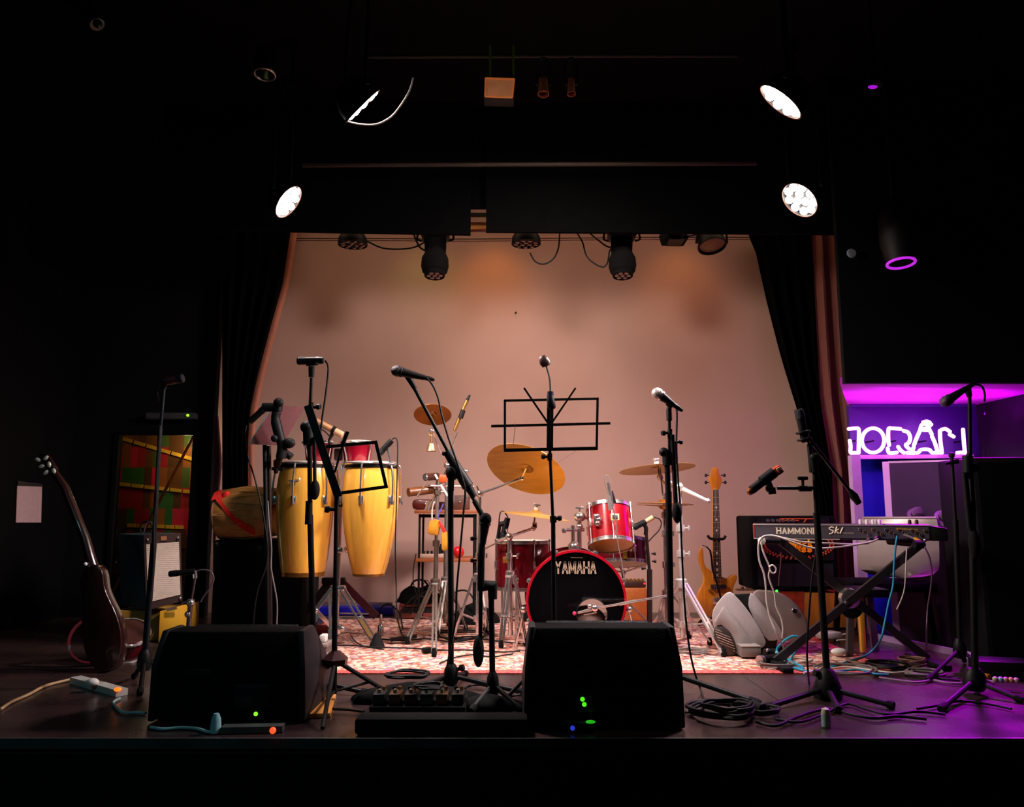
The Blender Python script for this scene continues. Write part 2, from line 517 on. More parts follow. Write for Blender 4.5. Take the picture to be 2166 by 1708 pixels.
mb = MB(); f = P(1806, 972, 5.6); quadbox(mb, f.x - .03, f.x + .035, 5.57, 5.63, 0, zl)
struct('trim_8', mb, M('lilac_trim', (190, 150, 200)), flat=True)
# purple door leaf standing open in the recess
q = [G(1880, 1350), G(2092, 1402)]
tl, tr = P(1878, 977, q[0].y), P(2084, 972, q[1].y)
q[0].x = tl.x; q[1].x = tr.x
n = V((q[1] - q[0]).y * -1 if False else 0, ) if False else (q[1] - q[0]).cross(V((0, 0, 1))).normalized()
if n.y < 0: n = -n
DOORM = M('lilac_door_paint', (44, 7, 62), 0.6, 0, 0.1, 5)
d1 = struct('door_1', MB().slab([q[0], q[1], tr, tl], n * 0.045), DOORM, flat=True)
mb = MB().slab([q[0] + V((-.035, .01, 0)), q[0] + V((.004, -.012, 0)), tl + V((.004, -.012, 0)), tl + V((-.035, .01, 0))], n * .05)
e = part('door_edge', mb, M('bright_lilac_edge', (220, 170, 225), 0.5, 0, 0.05, 6), d1); e['kind'] = 'structure'
mb = MB().slab([P(1880, 980, q[0].y - .01), P(2082, 975, q[1].y - .01), P(2084, 971, q[1].y - .01), P(1878, 976, q[0].y - .01)], n * .04)
e = part('door_top_rail', mb, M('bright_lilac_edge', (220, 170, 225)), d1); e['kind'] = 'structure'
# pale skirting strip along the foot of the recess
mb = MB(); mb.bar(G(1853, 1349, .012), G(2166, 1412, .012), 0.022, 0.05, (0, 0, 1))
struct('baseboard_right', mb, M('lilac_trim', (190, 150, 200)), flat=True)

# ---- rug
def rug_mat():
    m = bpy.data.materials.new('persian_rug'); m.use_nodes = True
    nt = m.node_tree; b = nt.nodes['Principled BSDF']; L = nt.links
    tc = nt.nodes.new('ShaderNodeTexCoord')
    def noise(scale, detail, aniso):
        mp = nt.nodes.new('ShaderNodeMapping'); mp.inputs['Scale'].default_value = aniso
        L.new(tc.outputs['Object'], mp.inputs['Vector'])
        n = nt.nodes.new('ShaderNodeTexNoise'); n.inputs['Scale'].default_value = scale; n.inputs['Detail'].default_value = detail
        L.new(mp.outputs['Vector'], n.inputs['Vector']); return n
    def ramp(n, els):
        r = nt.nodes.new('ShaderNodeValToRGB')
        r.color_ramp.elements[0].position, r.color_ramp.elements[0].color = els[0][0], lin(els[0][1])
        r.color_ramp.elements[1].position, r.color_ramp.elements[1].color = els[1][0], lin(els[1][1])
        for p, c in els[2:]:
            e = r.color_ramp.elements.new(p); e.color = lin(c)
        L.new(n, r.inputs['Fac']); return r
    vo = nt.nodes.new('ShaderNodeTexVoronoi'); vo.inputs['Scale'].default_value = 30.0; vo.feature = 'F1'
    mp = nt.nodes.new('ShaderNodeMapping'); mp.inputs['Scale'].default_value = (1.0, 1.0, 1.0)
    nn = noise(9.0, 3, (1, 1, 1)); ad = nt.nodes.new('ShaderNodeMixRGB'); ad.blend_type = 'ADD'; ad.inputs['Fac'].default_value = 0.09
    L.new(tc.outputs['Object'], ad.inputs['Color1']); L.new(nn.outputs['Color'], ad.inputs['Color2'])
    L.new(ad.outputs['Color'], vo.inputs['Vector'])
    base = ramp(vo.outputs['Color'], [(0.0, (238, 186, 166)), (0.28, (246, 218, 194)), (0.47, (170, 146, 168)), (0.54, (246, 214, 184)), (0.72, (230, 138, 118)), (0.84, (150, 108, 120)), (0.9, (250, 226, 196))])
    line = ramp(vo.outputs['Distance'], [(0.0, (255, 255, 255)), (0.52, (255, 255, 255)), (0.7, (176, 120, 112))])
    mx = nt.nodes.new('ShaderNodeMixRGB'); mx.blend_type = 'MULTIPLY'; mx.inputs['Fac'].default_value = 0.8
    L.new(base.outputs['Color'], mx.inputs['Color1']); L.new(line.outputs['Color'], mx.inputs['Color2'])
    n3 = noise(46.0, 5, (1, 1.4, 1)); fine = ramp(n3.outputs['Fac'], [(0.36, (172, 130, 126)), (0.54, (255, 252, 248))])
    m2 = nt.nodes.new('ShaderNodeMixRGB'); m2.blend_type = 'MULTIPLY'; m2.inputs['Fac'].default_value = 0.7
    L.new(mx.outputs['Color'], m2.inputs['Color1']); L.new(fine.outputs['Color'], m2.inputs['Color2'])
    L.new(m2.outputs['Color'], b.inputs['Base Color'])
    b.inputs['Roughness'].default_value = 0.95; b.inputs['Specular IOR Level'].default_value = 0.1
    bp = nt.nodes.new('ShaderNodeBump'); bp.inputs['Strength'].default_value = 0.3; bp.inputs['Distance'].default_value = 0.01
    L.new(n3.outputs['Fac'], bp.inputs['Height']); L.new(bp.outputs['Normal'], b.inputs['Normal'])
    return m
fr = G(1905, 1427); ry0 = fr.y
RX0, RX1, RY1 = -1.42, fr.x, 6.35
t = thing('persian_rug', 'worn pink and cream patterned rug covering the stage under the drums', 'rug', ((RX0 + RX1) / 2, 5.2, 0))
def rug_sheet(x0, x1, y0, y1, z):
    nx, ny = 24, 14
    g = [[V((x0 + (x1 - x0) * i / nx, y0 + (y1 - y0) * j / ny, z + 0.001 * math.sin(i * 1.7 + j) )) for i in range(nx + 1)] for j in range(ny + 1)]
    return MB().grid(g)
part('pile_field', rug_sheet(RX0 + .02, RX1 - .02, ry0 + .075, RY1, 0.0045), rug_mat(), t)
mb = MB(); quadbox(mb, RX0, RX1, ry0, ry0 + .08, 0.001, 0.006); quadbox(mb, RX1 - .06, RX1, ry0 + .08, RY1, 0.001, 0.006); quadbox(mb, RX0, RX0 + .06, ry0 + .08, RY1, 0.001, 0.006)
part('border', mb, M('rug_border_red', (206, 92, 88), 0.95, 0, 0.55, 60, bump=0.3, spec=0.1), t, 'dusty red woven border')

# ---- curtains and pelmets
def interp(pts, y):
    for (x0, y0), (x1, y1) in zip(pts[:-1], pts[1:]):
        if y <= y1:
            return x0 + (x1 - x0) * max(0.0, (y - y0)) / (y1 - y0)
    return pts[-1][0]
def curtain(left, right, y0, y1, Y, amp, folds, back=0.0):
    rows = []
    n = 26; m = folds * 8
    for i in range(n + 1):
        py = y0 + (y1 - y0) * i / n
        xa, xb = interp(left, py), interp(right, py)
        row = []
        for j in range(m + 1):
            s = j / m
            yy = Y + amp * math.sin(s * folds * 2 * PI + 0.6 * math.sin(i * .25)) + back * s
            row.append(P(xa + (xb - xa) * s, py, yy))
        rows.append(row)
    return MB().grid(rows)
VEL = M('black_velvet', (4, 4, 4), 0.95, 0, 0.3, 24, spec=0.05)
ledge = [(618, 470), (612, 510), (598, 600), (573, 690), (549, 780), (531, 860), (525, 930), (525, 1330)]
mb = curtain([(470, 470), (470, 1330)], ledge, 470, 1330, 6.2, 0.05, 5)
single('stage_curtain', 'black stage curtain drawn aside left of the beige back wall', 'curtain', mb, VEL, 'black stage curtains', flat=False)
redge = [(1700, 470), (1726, 500), (1733, 780), (1748, 880), (1756, 960), (1776, 1060), (1780, 1330)]
mb = curtain([(1576, 470), (1582, 496), (1598, 532), (1622, 640), (1650, 750), (1682, 855), (1712, 950), (1740, 1060), (1748, 1330)], redge, 470, 1330, 6.25, 0.05, 4)
single('stage_curtain', 'black stage curtain drawn aside right of the beige back wall', 'curtain', mb, VEL, 'black stage curtains')
mb = curtain([(1716, 470), (1722, 600), (1735, 850), (1760, 1000), (1772, 1330)], [(1772, 470), (1790, 700), (1803, 900), (1826, 1330)], 470, 1330, 6.0, 0.035, 2)
single('side_drape', 'reddish brown drape hanging between the right black curtain and the neon sign', 'drape', mb, M('brown_drape', (110, 62, 52), 0.9, 0, 0.1, 30), 'drapes')
ld2 = [(x + 14 if y < 880 else x + 12, y) for x, y in ledge]
mb = curtain([(x - 10, y) for x, y in ledge], ld2, 470, 1330, 6.5, 0.01, 1)
single('side_drape', 'narrow salmon drape edge showing beside the left black curtain', 'drape', mb, M('salmon_drape', (196, 122, 96), 0.9, 0, 0.1, 30), 'drapes')
mb = curtain([(452, 880), (450, 1330)], [(462, 880), (470, 980), (462, 1060), (455, 1160), (453, 1330)], 880, 1330, 6.36, 0.01, 1)
single('side_drape', 'thin mauve drape strip hanging between the window and the djembe', 'drape', mb, M('mauve_drape', (150, 96, 110), 0.9, 0, 0.1, 30), 'drapes')
PELY = 5.0
mb = MB()
mb.slab([P(330, 484, PELY), P(995, 496, PELY), V((P(995, 496, PELY).x, PELY, CEIL - .01)), V((P(330, 484, PELY).x, PELY, CEIL - .01))], (0, .03, 0))
single('pelmet', 'left half of the black pelmet hiding the light rail, left of the gap', 'pelmet', mb, VEL, 'black pelmets', flat=True)
mb = MB()
mb.slab([P(1028, 490, PELY), P(1792, 495, PELY), V((P(1792, 495, PELY).x, PELY, CEIL - .01)), V((P(1028, 490, PELY).x, PELY, CEIL - .01))], (0, .03, 0))
single('pelmet', 'right half of the black pelmet hiding the light rail, right of the gap', 'pelmet', mb, VEL, 'black pelmets', flat=True)
mb = MB().tube([P(640, 350, 4.7), P(1600, 346, 4.7)], 0.014, 10)
single('rigging_pipe', 'long thin brown pipe running across above the pelmet', 'pipe', mb, M('brown_pipe', (44, 28, 18), 0.6, 0.1, 0.2, 8))
mb = MB().tube([P(780, 119, 3.9), P(1560, 117, 3.9)], 0.012, 10)
single('rigging_pipe', 'upper dark pipe carrying the floodlight near the ceiling', 'pipe', mb, M('dark_green_pipe', (34, 34, 24), 0.5, 0.3, 0.2, 8))
mb = MB().slab([P(985, 440, PELY + .05), P(1040, 440, PELY + .05), V((P(1040, 440, PELY + .05).x, PELY + .05, CEIL - .01)), V((P(985, 440, PELY + .05).x, PELY + .05, CEIL - .01))], (0, .03, 0))
single('pelmet', 'short black strip bridging the gap between the two pelmet halves', 'pelmet', mb, VEL, 'black pelmets', flat=True)
# rails behind the pelmets (seen in the gap)
mb = MB()
mb.bar(P(560, 455, 6.45), P(1640, 455, 6.45), 0.03, 0.03)
single('light_rail', 'dark rail seen through the gap between the pelmets', 'rail', mb, BLK)
mb = MB().bar(P(560, 478, 6.66), P(1640, 478, 6.66), 0.06, 0.03)
struct('trim_9', mb, M('wooden_batten', (206, 150, 84), 0.6, 0, 0.2, 8), flat=True)
mb = MB().tube(smooth_pts([P(590, 505, 6.68), P(800, 505, 6.68), P(1000, 506, 6.68), P(1300, 503, 6.68), P(1500, 502, 6.68), P(1620, 503, 6.68)]), 0.004, 6)
single('wall_wire', 'thin dark wire strung along the top of the beige wall', 'wire', mb, CABK)
single('wall_peg', 'tiny black peg sticking out of the middle of the beige wall', 'peg', MB().ball(P(1091, 662, 6.70), 0.009), BLK)
# ================================================================== drums
def frame(axis):
    a = V(axis).normalized()
    up = V((0, 0, 1)) if abs(a.z) < .9 else V((0, 1, 0))
    x = a.cross(up).normalized()
    return a, x, a.cross(x)

def drum(name, label, cat, c0, c1, R, shell_mat, lugs, top_mat, bot_mat, group=None, rod=True, hoop=.007, base=None):
    """drum from resonant side c0 to batter side c1"""
    c0, c1 = V(c0), V(c1)
    a, x, y = frame(c1 - c0); H = (c1 - c0).length
    t = thing(name, label, cat, base if base is not None else c0, group)
    part('shell', MB().lathe([(R * .97, 0), (R, .004), (R, H - .004), (R * .97, H)], c0, a, 48), shell_mat, t)
    part('batter_head', MB().lathe([(0, H + .006), (R * .96, H + .004), (R * .985, H - .01)], c0, a, 48), top_mat, t)
    part('resonant_head', MB().lathe([(0, -.004), (R * .96, -.003), (R * .985, .01)], c0, a, 48), bot_mat, t)
    for h, s in ((0, -1), (H, 1)):
        part('hoop', MB().lathe([(R * 1.002, h - s * .012), (R * 1.04, h - s * .012), (R * 1.04, h - s * .008), (R * 1.018, h - s * .007), (R * 1.018, h + s * hoop), (R * 1.035, h + s * (hoop + .001)), (R * 1.035, h + s * (hoop + .004)), (R * 1.0, h + s * (hoop + .002)), (R * 1.0, h - s * .010)], c0, a, 48), CHR, t)
    for i in range(lugs):
        an = 2 * PI * (i + .5) / lugs
        d = x * math.cos(an) + y * math.sin(an)
        mb = MB().box(c0 + a * H * .5 + d * (R + .008), (.016, .02, min(.06, H * .35)), (lambda m: m)(Matrix((d.cross(a), d, a)).transposed()), .005)
        if rod:
            mr = MB().tube([c0 + a * (-.008) + d * (R * 1.03 + .004), c0 + a * (H + .008) + d * (R * 1.03 + .004)], .0046, 8)
            for hh in (-.010, H + .010):
                mr.tube([c0 + a * (hh - .006) + d * (R * 1.03 + .004), c0 + a * (hh + .006) + d * (R * 1.03 + .004)], .0075, 8)
        lo = part('lug', mb, CHR, t)
        if rod: part('tension_rod', mr, CHR, lo)
    return t, a, x, y, H

def cymbal(label, c, n, R, mat=None, bell=.18, bow=.055, group='cymbals', kit=True):
    a = V(n).normalized(); mat = mat or BRZ
    b = R * bell
    prof = [(0.006, R * bow + b * .55), (b * .5, R * bow + b * .48), (b * .9, R * bow + b * .16), (b * 1.1, R * bow), (R * .5, R * bow * .74), (R * .8, R * bow * .3), (R, 0), (R, -.0015), (R * .8, R * bow * .3 - .0015), (R * .5, R * bow * .74 - .002), (b * 1.1, R * bow - .002), (b * .9, R * bow + b * .15), (0.006, R * bow + b * .53)]
    t = thing('cymbal', label, 'cymbal', c, group)
    part('bronze_plate', MB().lathe(prof, c, a, 64), mat, t)
    top = V(c) + a * (R * bow + b * .5)
    part('felt', MB().lathe([(0, 0), (.016, 0), (.016, .016), (0, .016)], top, a, 18), HEADW, t)
    part('wing_nut', MB().lathe([(0, .014), (.009, .014), (.009, .032), (0, .034)], top, a, 12).box(top + a * .03, (.044, .006, .014), rot_to(a), .003), CHR, t)
    return t, top

# ---- bass drum -------------------------------------------------------------
YB = 4.78
cb = P(1219, 1272, YB); RB = 104 * mpp(YB)
RB = min(RB, cb.z - .012)
t = thing('bass_drum', 'black fronted bass drum with a red hoop, centre of the drum kit', 'drum', (cb.x, cb.y, 0), 'drum kit')
DEP = .44
part('shell', MB().lathe([(RB * .93, .02), (RB * .96, .03), (RB * .96, DEP - .03), (RB * .93, DEP - .02)], cb, (0, 1, 0), 64), REDD, t)
def bass_hoop(y0):
    return MB().lathe([(RB * .955, y0), (RB * 1.0, y0), (RB * 1.005, y0 + .006), (RB * 1.005, y0 + .036), (RB * .965, y0 + .04), (RB * .95, y0 + .03), (RB * .955, y0)], cb, (0, 1, 0), 72)
part('hoop', bass_hoop(-.012), M('red_hoop_lacquer', (160, 8, 30), .25, 0, .15, 6, coat=.6), t)
part('hoop', bass_hoop(DEP - .03), REDD, t)
# front head with a round port
port = P(1252, 1300, YB); pr = 32 * mpp(YB); n = 72
mb = MB(); rows = []
outer = [cb + V((math.cos(2 * PI * i / n), 0, math.sin(2 * PI * i / n))) * RB * .955 for i in range(n + 1)]
inner = [port + V((math.cos(2 * PI * i / n), 0, math.sin(2 * PI * i / n))) * pr for i in range(n + 1)]
for p in inner + outer: p.y = YB
mb.grid([inner, [a.lerp(b, .4) for a, b in zip(inner, outer)], outer])
fh = part('front_head', mb, HEADB, t, 'glossy black head with a round port')
part('port_ring', MB().ring(V((port.x, YB - .002, port.z)), (0, 1, 0), pr, .003, 48, 8), BLKP, t)
mb = MB()
# lettering on the head
lp = [(1174, 1214), (1190, 1214)]
letters(mb, 'YAMAHA', P(1176, 1213.5, YB - .004), (1, 0, 0), (0, 0, 1), 23.5 * mpp(YB), 9.6 * mpp(YB), 4.4 * mpp(YB), 3.5 * mpp(YB), .003)
part('lettering', mb, M('tan_print', (158, 136, 114), .6, 0, .06, 40), fh, 'tan capital letters on the black head', flat=True)
part('small_mark', MB().bar(P(1207, 1180, YB - .004), P(1233, 1180.5, YB - .004), .004, .002), M('gold_print', (110, 90, 60), .5), fh)
part('pillow', MB().ball(V((port.x - .02, YB + .14, port.z - .06)), .12, (1.0, .8, .8)), M('grey_quilt', (150, 124, 116), .9, 0, .2, 10, bump=.3), t)
for i in range(8):
    an = 2 * PI * (i + .5) / 8
    d = V((math.cos(an), 0, math.sin(an)))
    mb = MB().box(cb + d * (RB * 1.01) + V((0, .014, 0)), (.026, .05, .03), Matrix((V((0, 0, 1)).cross(d) if False else d.cross(V((0, 1, 0))), V((0, 1, 0)), d)).transposed(), .006)
    mb.tube([cb + d * RB * 1.0 + V((0, .02, 0)), cb + d * RB * 1.0 + V((0, .13, 0))], .005, 8)
    mb.box(cb + d * RB * .985 + V((0, .15, 0)), (.018, .06, .016), Matrix((d.cross(V((0, 1, 0))), V((0, 1, 0)), d)).transposed(), .004)
    part('claw_hook', mb, CHR, t)
for (x0, y0, x1, y1) in ((1107, 1290, 1090, 1372), (1331, 1290, 1350, 1372)):
    f = G(x1, y1, .02)
    mb = MB().tube([V((P(x0, y0, YB + .1).x, YB + .1, P(x0, y0, YB + .1).z)), f], .009, 10).ball(P(x0, y0, YB + .1), .02).lathe([(0, -.01), (.014, -.01), (.013, .03), (0, .03)], f, (0, 0, 1), 12)
    part('spur', mb, CHR, t)
# tom holder standing on the bass drum
mb = MB()
YH = 5.0
for (a_, b_, r) in (((1212, 1172), (1212, 1112), 4.2), ((1225, 1172), (1225, 1090), 5.0)):
    mb.tube([P(a_[0], a_[1], YH), P(b_[0], b_[1], YH)], r * mpp(YH), 12)
mb.tube([P(1196, 1121, YH), P(1236, 1121, YH)], .011, 10).box(P(1193, 1123, YH), (.03, .04, .03), None, .008)
mb.ball(P(1226, 1094, YH), .032, (1.2, 1, 1)).ball(P(1226, 1115, YH), .022).ball(P(1214, 1158, YH), .034, (1.2, 1, 1.1))
mb.tube([P(1232, 1095, YH), P(1262, 1099, YH)], .010, 10)
mb.box(P(1226, 1074.5, YH), (.055, .012, .012), None, .004).tube([P(1226, 1074, YH), P(1226, 1090, YH)], .006, 8)
part('tom_holder', mb, CHR, t, 'chrome tom holder post')

# ---- rack tom (tilted towards the drummer so its lower head faces us)
YT = 4.92
tb = P(1293, 1153, YT); tt = P(1291, 1070, YT + .05)
tilt = V((0, .22, .26)).normalized()
H = .235; tb2 = tb; 
axis = V((-.01, .36, .93)).normalized()
t, a, x, y, H = drum('rack_tom', 'bright red rack tom with its tan lower head tilted into view, above the bass drum', 'drum', tb2, tb2 + axis * H, 47.5 * mpp(YT), REDL, 6, HEADW, HEAD, 'drum kit', base=tb2)
bd = P(1300, 1094, YT - .17)
part('badge', MB().box(P(1301, 1094, YT - .155), (17 * mpp(YT), .004, 14 * mpp(YT)), Matrix.Rotation(-.3, 3, 'X'), .003), M('cream_badge', (226, 200, 140), .4, 0, .05, 10), t, 'cream rectangular badge')
part('badge_print', MB().box(P(1301, 1094, YT - .1585), (11 * mpp(YT), .003, 9 * mpp(YT)), Matrix.Rotation(-.3, 3, 'X'), .001), M('badge_dark', (40, 34, 24), .5), t)
mb = MB()
for (px_, py_2) in ((1262, 1093), (1266, 1100), (1264, 1108)):
    mb.ball(P(px_, py_2, YT - .09), .017, (1, .8, 1))
mb.box(P(1262, 1100, YT - .08), (.04, .03, .075), None, .01)
part('mount_bracket', mb, CHR, t)

# ---- floor tom
YF = 5.35
c0, c1 = P(1105.5, 1243, YF), P(1105.5, 1146, YF)
ft, a, x, y, H = drum('floor_tom', 'dark red floor tom standing left of the bass drum', 'drum', V((c0.x, YF, c0.z)), V((c0.x, YF, c1.z)), 57 * mpp(YF), REDD, 8, HEADW, HEAD, 'drum kit', base=V((c0.x, YF, 0)))
for (px_, pb) in ((1062, 1340), (1092, 1352), (1150, 1340)):
    f = G(px_, pb, .01); f = V((P(px_, 1200, YF).x, YF + (-.14 if px_ == 1092 else .02), .017))
    top = V((f.x, f.y, P(px_, 1188, YF).z))
    part('leg', MB().tube([f, top], .007, 10).lathe([(0, -.008), (.013, -.008), (.011, .03), (0, .03)], f, (0, 0, 1), 12).box(V((f.x, f.y, P(px_, 1213, YF).z)), (.03, .03, .06), None, .006), CHR, ft)
part('badge', MB().box(P(1071, 1185, YF - .19), (.045, .006, .04), None, .002), M('badge_gold', (150, 110, 40), .4, .5), ft)

# ---- snare drum on its stand, dark, behind the tom
YS = 5.5
c0, c1 = P(1314, 1192, YS), P(1312, 1146, YS)
st, a, x, y, H = drum('snare_drum', 'chrome and dark red snare drum behind the rack tom, on a low stand', 'drum', c0, V((c0.x, YS + .03, c1.z)), 54 * mpp(YS), REDD, 8, HEADW, HEADW, 'drum kit', base=V((c0.x, YS, c0.z)))
part('strainer', MB().box(P(1322, 1168, YS - .185), (.03, .02, .09), None, .005), M('dull_brass', (150, 120, 40), .35, .8), st)
t = thing('snare_stand', 'low folding chrome stand under the snare drum', 'stand', (c0.x, YS, 0))
part('basket', MB().tube([P(1262, 1192, YS - .05), P(1292, 1206, YS - .12), P(1318, 1212, YS)], .007, 8).tube([P(1318, 1212, YS), P(1372, 1194, YS - .05)], .007, 8).tube([P(1318, 1212, YS), V((c0.x, YS + .17, c0.z - .02))], .007, 8).ball(P(1318, 1212, YS), .02), CHR, t)
f = P(1318, 1212, YS)
part('post', MB().tube([f, V((f.x, f.y, .12))], .011, 10), CHR, t)
for an in (20, 140, 260):
    part('leg', MB().tube([V((f.x, f.y, .25)), V((f.x + .26 * math.cos(math.radians(an)), f.y + .2 * math.sin(math.radians(an)), .016))], .007, 8), CHR, t)

# ---- hardware stands
def cymbal_stand(label, base, top, legs, hub, low, r=.011, arm=None, name='cymbal_stand', group='chrome cymbal stands', mat=CHR, mids=(), lw=1.0):
    """base/top: pole ends; legs: feet on the floor; hub: height where legs start"""
    base, top = V(base), V(top)
    t = thing(name, label, 'stand', (base.x, base.y, 0), group)
    d = top - base
    mb = MB().tube([base, base.lerp(top, .55)], r * 1.25, 12).tube([base.lerp(top, .5), top], r, 12)
    part('pole', mb, mat, t)
    for f in list(mids) + [.55]:
        p = base.lerp(top, f)
        part('clamp', MB().lathe([(0, -.022), (r * 1.9, -.02), (r * 2, 0), (r * 1.9, .02), (0, .022)], p, d, 14).tube([p, p + V((.045, -.01, 0))], .005, 8).box(p + V((.05, -.012, 0)), (.012, .01, .034), None, .003), mat, t)
    hp = V((base.x, base.y, hub)); lp_ = V((base.x, base.y, low))
    part('hub', MB().lathe([(r * 1.2, -.03), (r * 2.6, -.028), (r * 2.6, .02), (r * 1.6, .03)], hp, (0, 0, 1), 16), mat, t)
    part('hub', MB().lathe([(r * 1.2, -.02), (r * 2.3, -.018), (r * 2.3, .018), (r * 1.2, .02)], lp_, (0, 0, 1), 16), mat, t)
    for f in legs:
        f = V(f); f.z = .019
        u = (f - hp); u.z = 0; u = u.normalized(); s = u.cross(V((0, 0, 1)))
        st0 = hp + u * .03
        mb = MB()
        for k in (-1, 1):
            mb.bar(st0 + s * .011 * k * lw, f + V((0, 0, .01)) + s * .011 * k * lw, .010 * lw, .012 * lw, s)
        mid = st0.lerp(f, .58)
        for k in (-1, 1):
            mb.bar(lp_ + u * .025 + s * .006 * k, mid + s * .006 * k, .009, .010, s)
        for q in (.02, .58):
            p = st0.lerp(f, q); mb.tube([p - s * .02, p + s * .02], .008, 8)
        lg = part('leg', mb, mat, t)
        part('foot', MB().lathe([(0, -.012), (.014, -.012), (.017, .004), (.012, .035), (0, .036)], f, (0, 0, 1), 12), RUB, lg)
    if arm:
        mb = MB().tube([top + (top - V(arm)).normalized() * .08, V(arm)], r * .8, 10).ball(V(arm), .017)
        part('boom_arm', mb, mat, t)
        part('tilter', MB().ball(top, .026).tube([top + V((0, 0, 0)), top + V((-.02, -.01, .05))], .006, 8), mat, t)
    return t

# big ride cymbal on a boom
YR = 4.95
cr = P(1110, 1000, YR)
nr = V((.30, .50, .81)).normalized()
t, top = cymbal('large tilted ride cymbal below the music stand, seen from underneath', P(1112, 994, YR), nr, 86 * mpp(YR), BRZ, .17, .05)
armE = P(1102, 1022, YR + .0); pt = P(1015, 1045, 5.15)
sb = G(1008, 1352)
sb = V((P(1011, 1200, 5.15).x, 5.15, .05))
t = cymbal_stand('chrome boom stand holding the large ride cymbal', V((sb.x, sb.y, .07)), pt, [G(958, 1362), G(1026, 1338), V((sb.x + .05, sb.y + .34, 0))], .42, .16, .0115, P(1104, 1012, YR + .05))
part('cymbal_rod', MB().tube([P(1104, 1012, YR + .05), P(1113, 990, YR)], .006, 8), CHR, t)
part('boom_tail', MB().tube([pt, P(962, 1061, 5.3)], .008, 8), CHR, t)
# flat cymbal over the floor tom
YC = 5.05
t, top = cymbal('flat bronze cymbal above the floor tom, seen edge on', P(1133, 1093, YC), V((.135, -.02, 1)), 74 * mpp(YC), BRZ, .17, .1)
pt = P(1077, 1136, 5.1)
sb = V((P(1080, 1250, 5.1).x, 5.1, .05))
t = cymbal_stand('chrome boom stand holding the flat cymbal above the floor tom', sb + V((0, 0, .02)), pt, [G(1060, 1374), G(1112, 1370), V((sb.x + .05, sb.y + .36, 0))], .44, .17, .012, P(1128, 1118, YC), mids=(.8,))
part('cymbal_rod', MB().tube([P(1128, 1118, YC), P(1132, 1090, YC)], .006, 8).box(P(1131, 1112, YC), (.03, .03, .04), None, .006), CHR, t)
part('boom_tail', MB().tube([pt, P(1024, 1162, 5.3)], .006, 8), CHR, t)
# crash on the right
YK = 5.15
t, top = cymbal('bronze crash cymbal right of the music stand, above the hi-hat', P(1390, 993, YK), V((-.07, -.0, 1)) + V((0, .10, 0)), 80 * mpp(YK), BRZ, .15, .06)
pb = V((P(1398, 1200, YK).x, YK + .02, .06)); pt = P(1394, 1003, YK)
# hi-hat
YHH = 5.1
t = thing('hi_hat', 'thin pair of hi-hat cymbals seen edge on, below the crash', 'cymbal', P(1405, 1068, YHH), 'cymbals')
ch = P(1405, 1067, YHH); Rh = 60 * mpp(YHH)
for s, z, tl in ((1, .004, .01), (-1, -.006, -.01)):
    part('bronze_plate', MB().lathe([(.006, s * (Rh * .16)), (Rh * .14, s * Rh * .14), (Rh * .22, s * Rh * .05), (Rh * .6, s * Rh * .03), (Rh, 0), (Rh, -s * .0015), (Rh * .6, s * Rh * .03 - s * .002), (Rh * .2, s * Rh * .045), (.006, s * Rh * .12)], ch + V((0, 0, z)), (tl + .02, 0.0, 1), 56), BRZ2, t)
part('clutch', MB().lathe([(0, .02), (.014, .02), (.014, .05), (.009, .052), (.009, .07), (0, .07)], ch, (0, 0, 1), 14), CHR, t)
hb = V((ch.x, ch.y, .07))
t = cymbal_stand('chrome hi-hat stand with a tall thin rod through the hi-hat', hb, ch - V((0, 0, .03)), [G(1388, 1356), V((ch.x + .26, ch.y - .02, 0)), V((ch.x, ch.y + .3, 0))], .32, .12, .012, None, 'hi_hat_stand', mids=(.8, .95))
part('pull_rod', MB().tube([ch - V((0, 0, .04)), P(1396, 990, YHH)], .0055, 8), CHR, t)
part('footboard', MB().box(V((ch.x - .02, ch.y + .08, .035)), (.09, .3, .012), Matrix.Rotation(.14, 3, 'X'), .004), CHR, t)
YW = 4.98
wb = V((P(1440, 1200, YW).x, YW, .07)); wt = P(1437, 1030, YW)
t = cymbal_stand('chrome boom stand with a bright white arm, right of the hi-hat', wb, wt, [G(1531, 1392), G(1382, 1340), V((wb.x + .12, wb.y + .36, 0))], .40, .15, .0145, P(1497, 1060, YW), mids=(.28, .72), lw=1.25, mat=M('bright_chrome', (232, 226, 222), .26, .6, .05, 12))
part('crash_post', MB().tube([P(1437, 1036, YW), P(1405, 1022, YW + .1), P(1392, 1008, YK)], .008, 8).tube([P(1395, 1014, YK), P(1391, 984, YK)], .007, 8).ball(P(1396, 1010, YK), .022), CHR, t)
part('white_rod', MB().tube([P(1442, 1036, YW - .02), P(1494, 1059, YW - .02)], .0105, 10).ball(P(1496, 1060, YW - .02), .009), M('bright_white_rod', (245, 240, 235), .3, 0, .03, 10, coat=.4), t, 'bright white arm')
# kick drum microphone boom, bright chrome
t = thing('boom_arm', 'straight chrome boom reaching from the white leg stand into the bass drum port', 'boom', P(1340, 1272, 4.7))
part('rod', MB().tube([P(1432, 1257, 4.9), P(1262, 1287, 4.6)], .007, 10).tube([P(1345, 1272, 4.75), P(1310, 1279, 4.69)], .010, 10), CHR, t)
part('joint', MB().ball(P(1258, 1287, 4.6), .02).ball(P(1247, 1283, 4.62), .014), CHR, t)
t = thing('kick_microphone', 'small silver microphone with a pink tip in the bass drum port', 'microphone', P(1235, 1293, 4.62))
part('body', MB().tube([P(1222, 1297, 4.62), P(1252, 1290, 4.62)], [.006, .011], 10).tube([P(1235, 1301, 4.62), P(1262, 1296, 4.62)], .004, 8), STEEL, t)
part('tip', MB().ball(P(1215, 1298, 4.62), .011), M('pink_tip', (226, 40, 90), .4), t)

